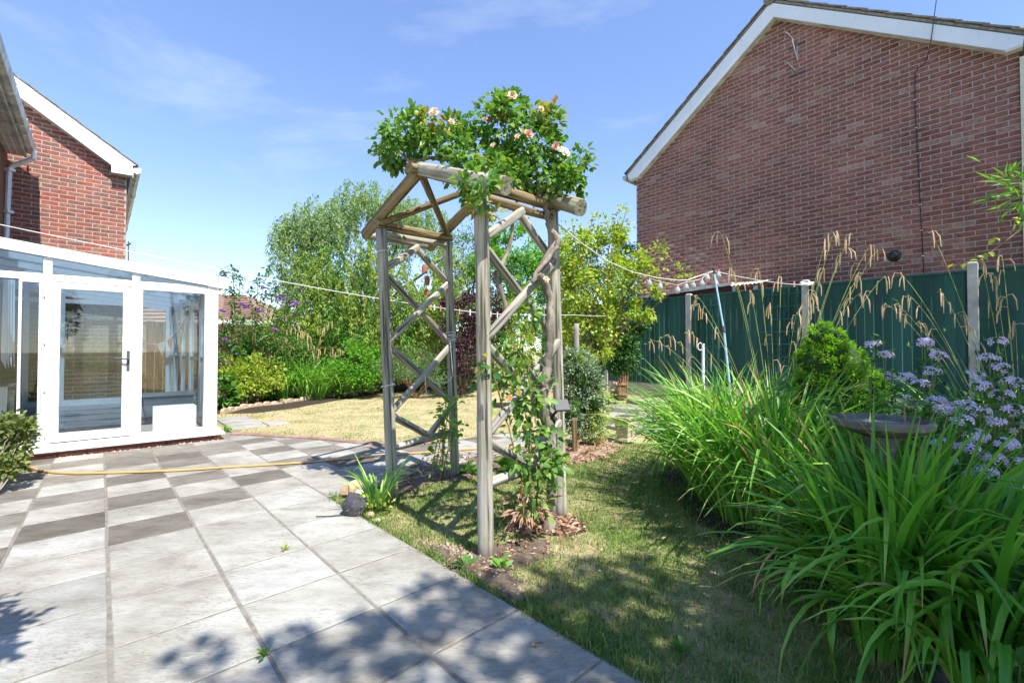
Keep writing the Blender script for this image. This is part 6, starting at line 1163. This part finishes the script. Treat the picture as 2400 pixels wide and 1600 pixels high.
# overhanging bamboo and vine at the right edge
bo = thing('bamboo', 'sprays of pointed bamboo leaves poking in at the right edge above the fence', 'bamboo', (4.3, 2.4, 0)); tp = [dp(2395, 440, 2.6), dp(2370, 420, 2.6), dp(2405, 470, 2.6), dp(2400, 520, 2.7)]
for k, q in enumerate(tp): G().tube(bez((4.3, 2.4 + k * .05, 0), (4.0, 2.4, 2.9), q, 10), [.009 * (1 - .07 * i) for i in range(11)], 6).obj('cane', M['stem'], bo, smooth=True)
foliage('foliage', [E(2350, 430, 26, 16, 2.6), E(2385, 440, 24, 28, 2.6), E(2400, 470, 18, 10, 2.6), E(2440, 440, 60, 60, 2.7)], 150, .09, .013, M['bright'], bo, 141, 18, .5, .3)
vn = thing('vine_twig', 'thin leafy twig reaching in from the right edge above the fence', 'twig', (4.0, 3.1, 0)); pts = [(4.4, 3.2, 0), (4.5, 3.15, 1.6), dp(2440, 500, 3.1), dp(2400, 532, 3.1), dp(2350, 570, 3.1), dp(2310, 600, 3.1), dp(2250, 592, 3.1)]; pts = [Vector(p) for p in pts]; pts[-1] = Vector(dp(2262, 585, 3.1)); pts = pts[:-1] + [Vector(dp(2280, 610, 3.1)), Vector(dp(2235, 625, 3.1))]
G().tube(pts, [.006, .005, .004, .003, .0025, .002, .0015, .001], 5).obj('twig', M['stem_red'], vn, smooth=True)
P = np.array([dp(x, y, 3.1) for x, y in ((2392, 515), (2372, 540), (2385, 525), (2345, 565), (2333, 560), (2310, 592), (2290, 600), (2270, 612), (2258, 618), (2330, 600), (2242, 622))]); V, F = leaf6_arrays(P, RS.normal(size=(len(P), 3)), .05, .035, seed=2); npobj('foliage', V, F, M['lime'], vn)
# ---------------------------------------------------------------- near plants
lbp = gp(-20, 1165); lbush = shrub('potted_bush', 'yellow green rounded bush cut by the left edge of the photo', 'bush', lbp, [E(5, 1020, 50, 42, 3.7), E(30, 1050, 30, 30, 3.65), E(-30, 1060, 50, 50, 3.7), E(45, 1000, 24, 22, 3.7), E(20, 1100, 26, 26, 3.6)], 2300, .040, .026, M['olive'], 151, 80, sig=.24, shell=.5, six=True, r0=.008, ntips=8, droop=.05)
sb_ = gp(884, 1192); st_ = thing('strappy_plant', 'small yellow green strap leaved plant at the foot of the left front post', 'plant', sb_); n = 46; az = RS.rand(n) * 6.28; P = np.stack([sb_[0] + .05 * np.sin(az), sb_[1] + .05 * np.cos(az), np.zeros(n)], 1)
straps('foliage', P, az, .22 + .25 * RS.rand(n), .010 + .006 * RS.rand(n), .1 + .4 * RS.rand(n), .6 + 1.2 * RS.rand(n), M['strap_lime'], st_, 77, 7, parts=46, key=az)
foliage('low_leaves', [((sb_[0] + .02, sb_[1] - .12, .03), (.12, .08, .03), 1)], 120, .03, .02, M['lime'], st_, 78, 12, .4, .5, zmin=.0)
def rosette(name, label, base, n, L_, Wd, mat, seed, lean=(.5, 1.2), cat='plant'):
    t = thing(name, label, cat, base); r = np.random.RandomState(seed); az = r.rand(n) * 6.283; le = lean[0] + (lean[1] - lean[0]) * r.rand(n); D = np.stack([np.sin(az) * np.sin(le), np.cos(az) * np.sin(le), np.cos(le)], 1); P = np.array(base) + D * L_ * .5 * r.rand(n)[:, None]
    V, F = leaf6_arrays(P, D, L_ * (.7 + .5 * r.rand(n)), Wd, seed=seed, up=1.2); V = V.reshape(-1, 7, 3) - np.array(base); FF = np.array([[0, 1, 2, 6], [6, 2, 3, 4], [0, 6, 4, 5]])
    for v in V: link('leaf', npmesh('leaf', v, FF), mat, t)
    for k in range(0, n, 2): G().tube([base, tuple(P[k])], .003, 4).obj('stem', M['stem'], t)
    return t
M['glossy'] = leafmat('glossy_leaf', [(.04, .12, .02), (.07, .17, .03), (.12, .22, .05)], .25, .25, .6)
rosette('bergenia', 'glossy broad leaved bergenia seen between the right arch posts', gp(1195, 1105), 26, .16, .12, M['glossy'], 5); rosette('bergenia', 'small dark bergenia at the foot of the back left post', gp(1098, 1108), 14, .10, .08, M['glossy'], 6); rosette('bergenia', 'bergenia leaves beside the rose trunk under the right lattice', gp(1255, 1095), 14, .13, .10, M['glossy'], 7)
rosette('weed', 'small green weed growing in the slab joint near the bottom edge', gp(620, 1537), 12, .035, .014, M['mid'], 8); rosette('weed', 'tiny weed in the joint in the middle of the patio', gp(664, 1290), 8, .03, .01, M['lime'], 9); rosette('weed', 'leafy weed on the gravelly soil beside the patio edge', gp(1085, 1328), 9, .06, .028, M['mid'], 10); rosette('weed', 'bright green seedling in the lawn right of the front post', gp(1178, 1330), 12, .055, .032, M['bright'], 11); rosette('weed', 'weed at the base of the conservatory corner', gp(531, 1012), 20, .07, .03, M['bright'], 12, (.1, .9)); rosette('weed', 'grey leaved weed in the shaded lawn', gp(1600, 1530), 14, .05, .02, M['mid'], 13)
for k, (px, py) in enumerate(((118, 1068), (140, 1065))): rosette('weed', ['flat weed against the conservatory plinth', 'second flat weed a little right along the conservatory plinth'][k], gp(px, py), 10, .04, .02, M['lime'], 14 + k)
# young climber and dead sticks at the back left post
yc = shrub('young_climber', 'thin young climber with sticks at the back left arch post', 'climber', gp(1035, 1115), [E(1040, 960, 20, 26, 3.85), E(1050, 1010, 22, 34, 3.9), E(1030, 1060, 24, 30, 3.85), E(1062, 940, 14, 16, 3.9)], 190, .045, .03, M['bright'], 161, 30, sig=.4, shell=.3, six=True, r0=.004, ntips=6, bark='stem_red')
for k in range(7): p = gp(1010 + k * 8, 1120); q = dp(1030 + k * 5 + (k % 3) * 6, 1000 - (k % 4) * 22, 3.88); G().tube([p, q], .004, 5).obj('stick', M['bark'], yc)
# stones, dark wrapped lamp
def rock(name, label, c, r, sc3, mat, seed, cat='stone', sub=1, col=None):
    import bmesh
    bm = bmesh.new(); bmesh.ops.create_icosphere(bm, subdivisions=sub, radius=1); rn_ = random.Random(seed)
    for v in bm.verts: v.co = Vector((v.co.x * sc3[0], v.co.y * sc3[1], v.co.z * sc3[2])) * r * (1 + rn_.uniform(-.16, .16))
    me = bpy.data.meshes.new(name); bm.to_mesh(me); bm.free(); o = link(name, me, mat); o.location = (c[0], c[1], c[2] + r * sc3[2] * .7); return tag(o, label, cat)
M['darkwrap'] = pmat('crumpled_dark_plastic', (.035, .035, .04), (.10, .10, .11), 25, .5, 1, .01)
lampb = gp(832, 1205); lp_ = thing('wrapped_lamp', 'small crumpled dark grey lamp with a pale lens on the patio edge', 'lamp', lampb); o = rock('body', None, lampb, .078, (1.05, .8, 1.1), M['darkwrap'], 3, None, 2); o.parent = lp_; o.location = o.location - Vector(lampb)
for k in o.keys(): del o[k]
g = G(); g.lathe([(.001, .0), (.03, .003), (.034, .01), (.028, .014), (.001, .014)], (0, 0, 0), 14); lo = g.obj('lens', M['whitepetal'], lp_, smooth=True); lo.location = (-.045, -.035, .075); lo.rotation_euler = Vector((-.8, -.5, .2)).to_track_quat('Z', 'Y').to_euler()
G().tube([(lampb[0] - .05, lampb[1] - .02, .006), (lampb[0] - .14, lampb[1] - .045, .005), (lampb[0] - .24, lampb[1] - .05, .005)], .003, 5).obj('stake', M['black'], lp_)
q = gp(812, 1160); t = thing('sandstone_block', 'faceted tan edging stone behind the dark lamp', 'stone', q); g = G(); pr = [(-.05, 0), (-.052, .05), (-.02, .085), (.02, .08), (.045, .045), (.045, 0)]; g.prism([(q[0] + u_, q[1] - .0, z) for u_, z in pr], [(q[0] + u_ + .04, q[1] + .12, z) for u_, z in pr]); g.obj('block', M['stone_tan'], t, bevel=.006)
rock('stone', 'white rounded pebble on the tan stones by the left front post', gp(842, 1162), .032, (1, 1, .9), M['whitepetal'], 5, sub=2); rock('stone', 'flat tan stone behind the white pebble', gp(838, 1150), .045, (1.3, 1, .6), M['stone_tan'], 6); rock('stone', 'flat orange stone in the bed behind the left front post', gp(945, 1112), .06, (1.4, 1, .35), M['stone_tan'], 7, sub=2); rock('stone', 'second tan stone half under the strap leaved plant', gp(868, 1212), .035, (1, 1, .7), M['stone_tan'], 9); rock('stone', 'small grey pebble on the lawn edge below the strap leaved plant', gp(885, 1222), .022, (1, 1, .7), M['concrete'], 8)
for k, (px, py) in enumerate(((640, 925), (768, 920), (508, 955))): rock('stone', ['pale round stone in the far border left of the sedge', 'grey stone in the far border below the willow', 'pale stone near the conservatory corner'][k], gp(px, py), .07, (1, 1, .8), M['concrete'], 20 + k, sub=2)
q = gp(1254, 1513); t = thing('dead_flower', 'withered yellow brown flower lying on a slab', 'leaf', q)
for k in range(5):
    a = k * 1.3; L_ = .02 if k else .035; V, F = leaf6_arrays(np.array([[0, 0, .008]]), np.array([[math.cos(a), math.sin(a), .25]]), L_, .012, seed=k); link('petal', npmesh('petal', V, F), M['straw'] if k % 2 else M['litter'], t)
rock('dead_leaf', 'orange brown dead leaf lump in the shaded lawn', gp(1553, 1262), .018, (1.3, 1, .5), M['litter'], 31, 'leaf'); rock('stone', 'tiny white stone in the shaded lawn', gp(1405, 1338), .008, (1, 1, .6), M['whitepetal'], 32)
# slate edging pieces by the sedges
M['slate'] = pmat('slate', (.05, .055, .06), (.12, .125, .13), 8, .6, .4)
for k, (px, py) in enumerate(((1880, 1270), (1935, 1300), (2250, 1590))): q = gp(px, py); G0 = G().box(q[0] - .1, q[0] + .1, q[1] - .06, q[1] + .06, -.02, .045 + .01 * k).obj('slate_block', M['slate'], None, bevel=.008); tag(G0, ['dark slate block at the lawn edge below the bird bath', 'second slate block right of the first under sedge leaves', 'slate slab in the bottom right corner under the sedge'][k], 'stone'); 
# ---------------------------------------------------------------- solar light, post stub, hose, lines, prop, festoon
sp0 = dp(1317, 985, 2.92); sol = thing('solar_lamp', 'black solar lamp clamped to the right back arch post', 'solar lamp', sp0)
n_ = Vector((.25, -.75, .6)).normalized(); uu = Vector((1, .33, 0)).normalized(); vv = n_.cross(uu); c = Vector(dp(1317, 948, 2.88)); P0 = [c + uu * a * .052 + vv * b * .042 for a, b in ((-1, -1), (1, -1), (1, 1), (-1, 1))]
G().hexa([p - n_ * .014 for p in P0] + P0).obj('panel', M['black'], sol, bevel=.004); G().hexa([c + (p - c) * .86 + n_ * .0005 for p in P0] + [c + (p - c) * .86 + n_ * .002 for p in P0]).obj('cell', M['darkgrey'], sol)
G().tube([c - n_ * .014, Vector(dp(1300, 968, 2.95)), Vector(dp(1288, 985, 2.98))], .009, 7).obj('bracket', M['black'], sol); G().lathe([(.02, -.03), (.028, .0), (.026, .02), (.008, .03)], dp(1292, 990, 2.93), 12).obj('lamp_head', M['black'], sol, smooth=True)
q = dp(1352, 830, 6.9); t = thing('post_stub', 'old round wooden stump post behind the clipped shrub', 'post', (q[0], q[1], 0)); log('post', (q[0], q[1], -.02), dp(1352, 758, 6.9), .04, M['wood_grey'], t)
hp_ = [gp(*p, .013) for p in ((30, 1075), (62, 1090), (90, 1101), (130, 1107), (180, 1109), (260, 1107), (340, 1105), (430, 1101), (520, 1095), (620, 1089), (700, 1084), (800, 1075), (880, 1068), (960, 1062), (1060, 1055), (1160, 1048), (1290, 1044))]
hp_[0] = (hp_[0][0], hp_[0][1], .12)
tag(G().tube(hp_, .0095, 7).obj('garden_hose', M['hose'], None, smooth=True), 'orange garden hose lying right across the patio', 'hose')
def sag(a, b, s, n=10): a, b = Vector(a), Vector(b); return [a.lerp(b, i / n) + Vector((0, 0, -s * 4 * (i / n) * (1 - i / n))) for i in range(n + 1)]
ln1 = thing('washing_line', 'long white washing line running from the left house behind the arch', 'washing line', dp(600, 640, 4.2))
a_ = (dp(-220, 480, 3.5), dp(560, 640, 4.2), dp(890, 700, 4.4), dp(1140, 735, 4.6), dp(1345, 738, 4.8), dp(1420, 740, 6.8)); g = G(); pts = []
for p, q_ in zip(a_, a_[1:]): pts += sag(p, q_, .006, 6)[:-1]
g.tube(pts + [Vector(a_[-1])], .0036, 6).obj('line', M['rope'], ln1)
for k, (px, py, m) in enumerate(((1010, 719, 'hose'), (1018, 719, 'whitepetal'), (1033, 722, 'pinkpetal'), (1077, 729, 'pinkpetal'), (1102, 731, 'whitepetal'), (1150, 735, 'whitepetal'), (1166, 737, 'whitepetal'), (1196, 740, 'whitepetal'))): p = dp(px, py, 4.5); G().box(p[0] - .006, p[0] + .006, p[1] - .006, p[1] + .006, p[2] - .035, p[2] + .025).obj('peg', M[m], ln1, bevel=.002)
ln2 = thing('washing_line', 'white washing line from the right arch post over the prop to the fence post', 'washing line', dp(1672, 640, 5.2)); pts = [dp(1306, 524, 3.07), dp(1360, 568, 3.4), dp(1420, 610, 3.8), dp(1480, 637, 4.3), dp(1540, 651, 4.7), dp(1590, 657, 4.9), dp(1612, 656, 5.0), dp(1640, 646, 5.1), dp(1673, 635, 5.2), dp(1720, 646, 5.6), dp(1780, 657, 6.2), dp(1840, 665, 6.9), dp(1889, 668, 7.35)]
G().tube(pts, .005, 6).obj('line', M['rope'], ln2); G().tube([dp(1875, 664, 7.32), dp(1893, 667, 7.3), dp(1905, 664, 7.35)], .03, 7).obj('knot', M['rope'], ln2); p = dp(1861, 665, 7.1); G().box(p[0] - .012, p[0] + .012, p[1] - .01, p[1] + .01, p[2] - .05, p[2] + .04).obj('peg', M['pinkpetal'], ln2)
lp2 = thing('line_prop', 'pale blue metal washing line prop leaning up from the sedge clump', 'line prop', (dp(1712, 900, 5.15)[0], 5.15, .1)); M['blue'] = plain('pale_blue_paint', (.36, .56, .66), .4)
bt_ = dp(1724, 980, 5.0); G().tube([(bt_[0], bt_[1], .05), dp(1696, 770, 5.12)], .014, 8).obj('lower_tube', M['blue'], lp2, smooth=True); G().tube([dp(1697, 775, 5.12), dp(1673, 637, 5.2)], .0105, 8).obj('upper_tube', M['blue'], lp2, smooth=True); G().tube([dp(1697.5, 778, 5.11), dp(1695, 764, 5.12)], .019, 8).obj('clamp', M['darkgrey'], lp2); G().tube([dp(1674, 641, 5.19), dp(1671, 628, 5.2)], .012, 6).obj('hook', M['black'], lp2)
fs = thing('festoon_lights', 'string of clear pear shaped festoon bulbs hung below the washing line', 'string lights', dp(1600, 670, 4.9)); bl = [(1522, 652, 4.6), (1547, 660, 4.75), (1588, 668, 4.9), (1608, 661, 4.95), (1625, 658, 5.0), (1645, 653, 5.05), (1658, 640, 5.1), (1684, 634, 5.2), (1679, 654, 5.2)]
G().tube([dp(x, y, Y) for x, y, Y in [(1500, 640, 4.45)] + bl[:7] + [(1672, 636, 5.2)]], .003, 5).obj('cable', M['rope'], fs); M['copper'] = plain('copper_cap', (.45, .22, .15), .4, .3)
for x, y, Y in bl:
    c = dp(x, y, Y); b = G().lathe([(.003, -.092), (.018, -.086), (.028, -.07), (.030, -.056), (.022, -.036), (.013, -.018), (.012, -.0185)], c, 14).obj('bulb', M['bulb'], fs, smooth=True); G().lathe([(.013, -.018), (.014, -.006), (.010, .004), (.004, .008)], c, 10).obj('cap', M['copper'], fs, smooth=True)
# white stakes near the prop
ws = thing('white_stake', 'short white post with a round hook in front of the fence', 'stake', (dp(1648, 900, 5.6)[0], 5.6, .05)); G().tube([(dp(1648, 900, 5.6)[0], 5.6, .05), dp(1648, 805, 5.6)], .017, 6).obj('post', M['upvc'], ws); c = Vector(dp(1641, 812, 5.6)); G().tube([c + Vector((.03 * math.cos(t), 0, .045 * math.sin(t))) for t in [i * .6283 for i in range(11)]], .006, 5).obj('hook', M['upvc'], ws)
# ---------------------------------------------------------------- trees overhanging from outside the picture, which throw the foreground shade
def ball(x, y, z, rx, ry, rz, w=None): return ((x, y, z), (rx, ry, rz), w or rx * ry)
M['shade_leaf'].name = 'overhanging_leaf'
shrub('overhanging_tree', 'tree standing right of the viewpoint that shades the border and lawn', 'tree', (4.6, -1.2, 0), [ball(2.75, -.35, 3.5, 1.0, .75, .5), ball(3.7, .55, 3.6, 1.1, .9, .5), ball(2.1, -1.15, 3.4, .8, .55, .4), ball(4.8, .9, 3.9, 1., .9, .5), ball(3.6, -1., 3.9, 1., .9, .5), ball(3.2, 1.05, 2.9, .55, .35, .3), ball(2.3, -.5, 3.2, .6, .5, .3)], 15000, .11, .07, M['shade_leaf'], 171, 150, sig=.3, shell=.2, trunk=(4.3, -1.0, 2.4), r0=.05, ntips=9, bark='bark_dark')
shrub('overhanging_tree', 'second tree beyond the right edge that shades the end of the fence', 'tree', (8.6, 2.4, 0), [ball(7.6, 3.3, 4.0, 1.3, 1.0, .9), ball(8.8, 3.2, 3.4, 1., .9, .9), ball(6.4, 2.4, 3.9, 1.0, .7, .6)], 4200, .12, .08, M['shade_leaf'], 172, 100, sig=.3, shell=.3, trunk=(8.4, 2.6, 2.2), r0=.06, ntips=7, bark='bark_dark')
shrub('overhanging_branch', 'high branch behind the viewpoint that dapples the front slabs', 'branch', (3.9, -1.6, 0), [ball(1.5, -1.42, 5.6, .34, .16, .2), ball(1.9, -1.22, 5.6, .34, .16, .2), ball(2.3, -1.12, 5.6, .36, .24, .2), ball(2.0, -.85, 5.5, .16, .1, .15), ball(2.7, -1.1, 5.7, .45, .3, .2), ball(2.95, -.7, 5.6, .3, .2, .15)], 980, .10, .065, M['shade_leaf'], 173, 60, sig=.30, shell=.2, trunk=(3.6, -1.8, 4.2), r0=.025, ntips=6, bark='bark_dark', group=None)
shrub('overhanging_shrub', 'tall shrub just outside the left edge that dapples the near left slabs', 'shrub', (-1.5, .35, 0), [ball(-1.28, .80, 1.8, .13, .13, .16), ball(-1.15, .62, 2.05, .17, .12, .16), ball(-1.42, .96, 1.5, .09, .12, .14), ball(-1.55, .95, 1.75, .15, .12, .14)], 1100, .055, .038, M['shade_leaf'], 174, 40, sig=.26, shell=.3, r0=.012, ntips=7, bark='bark_dark')
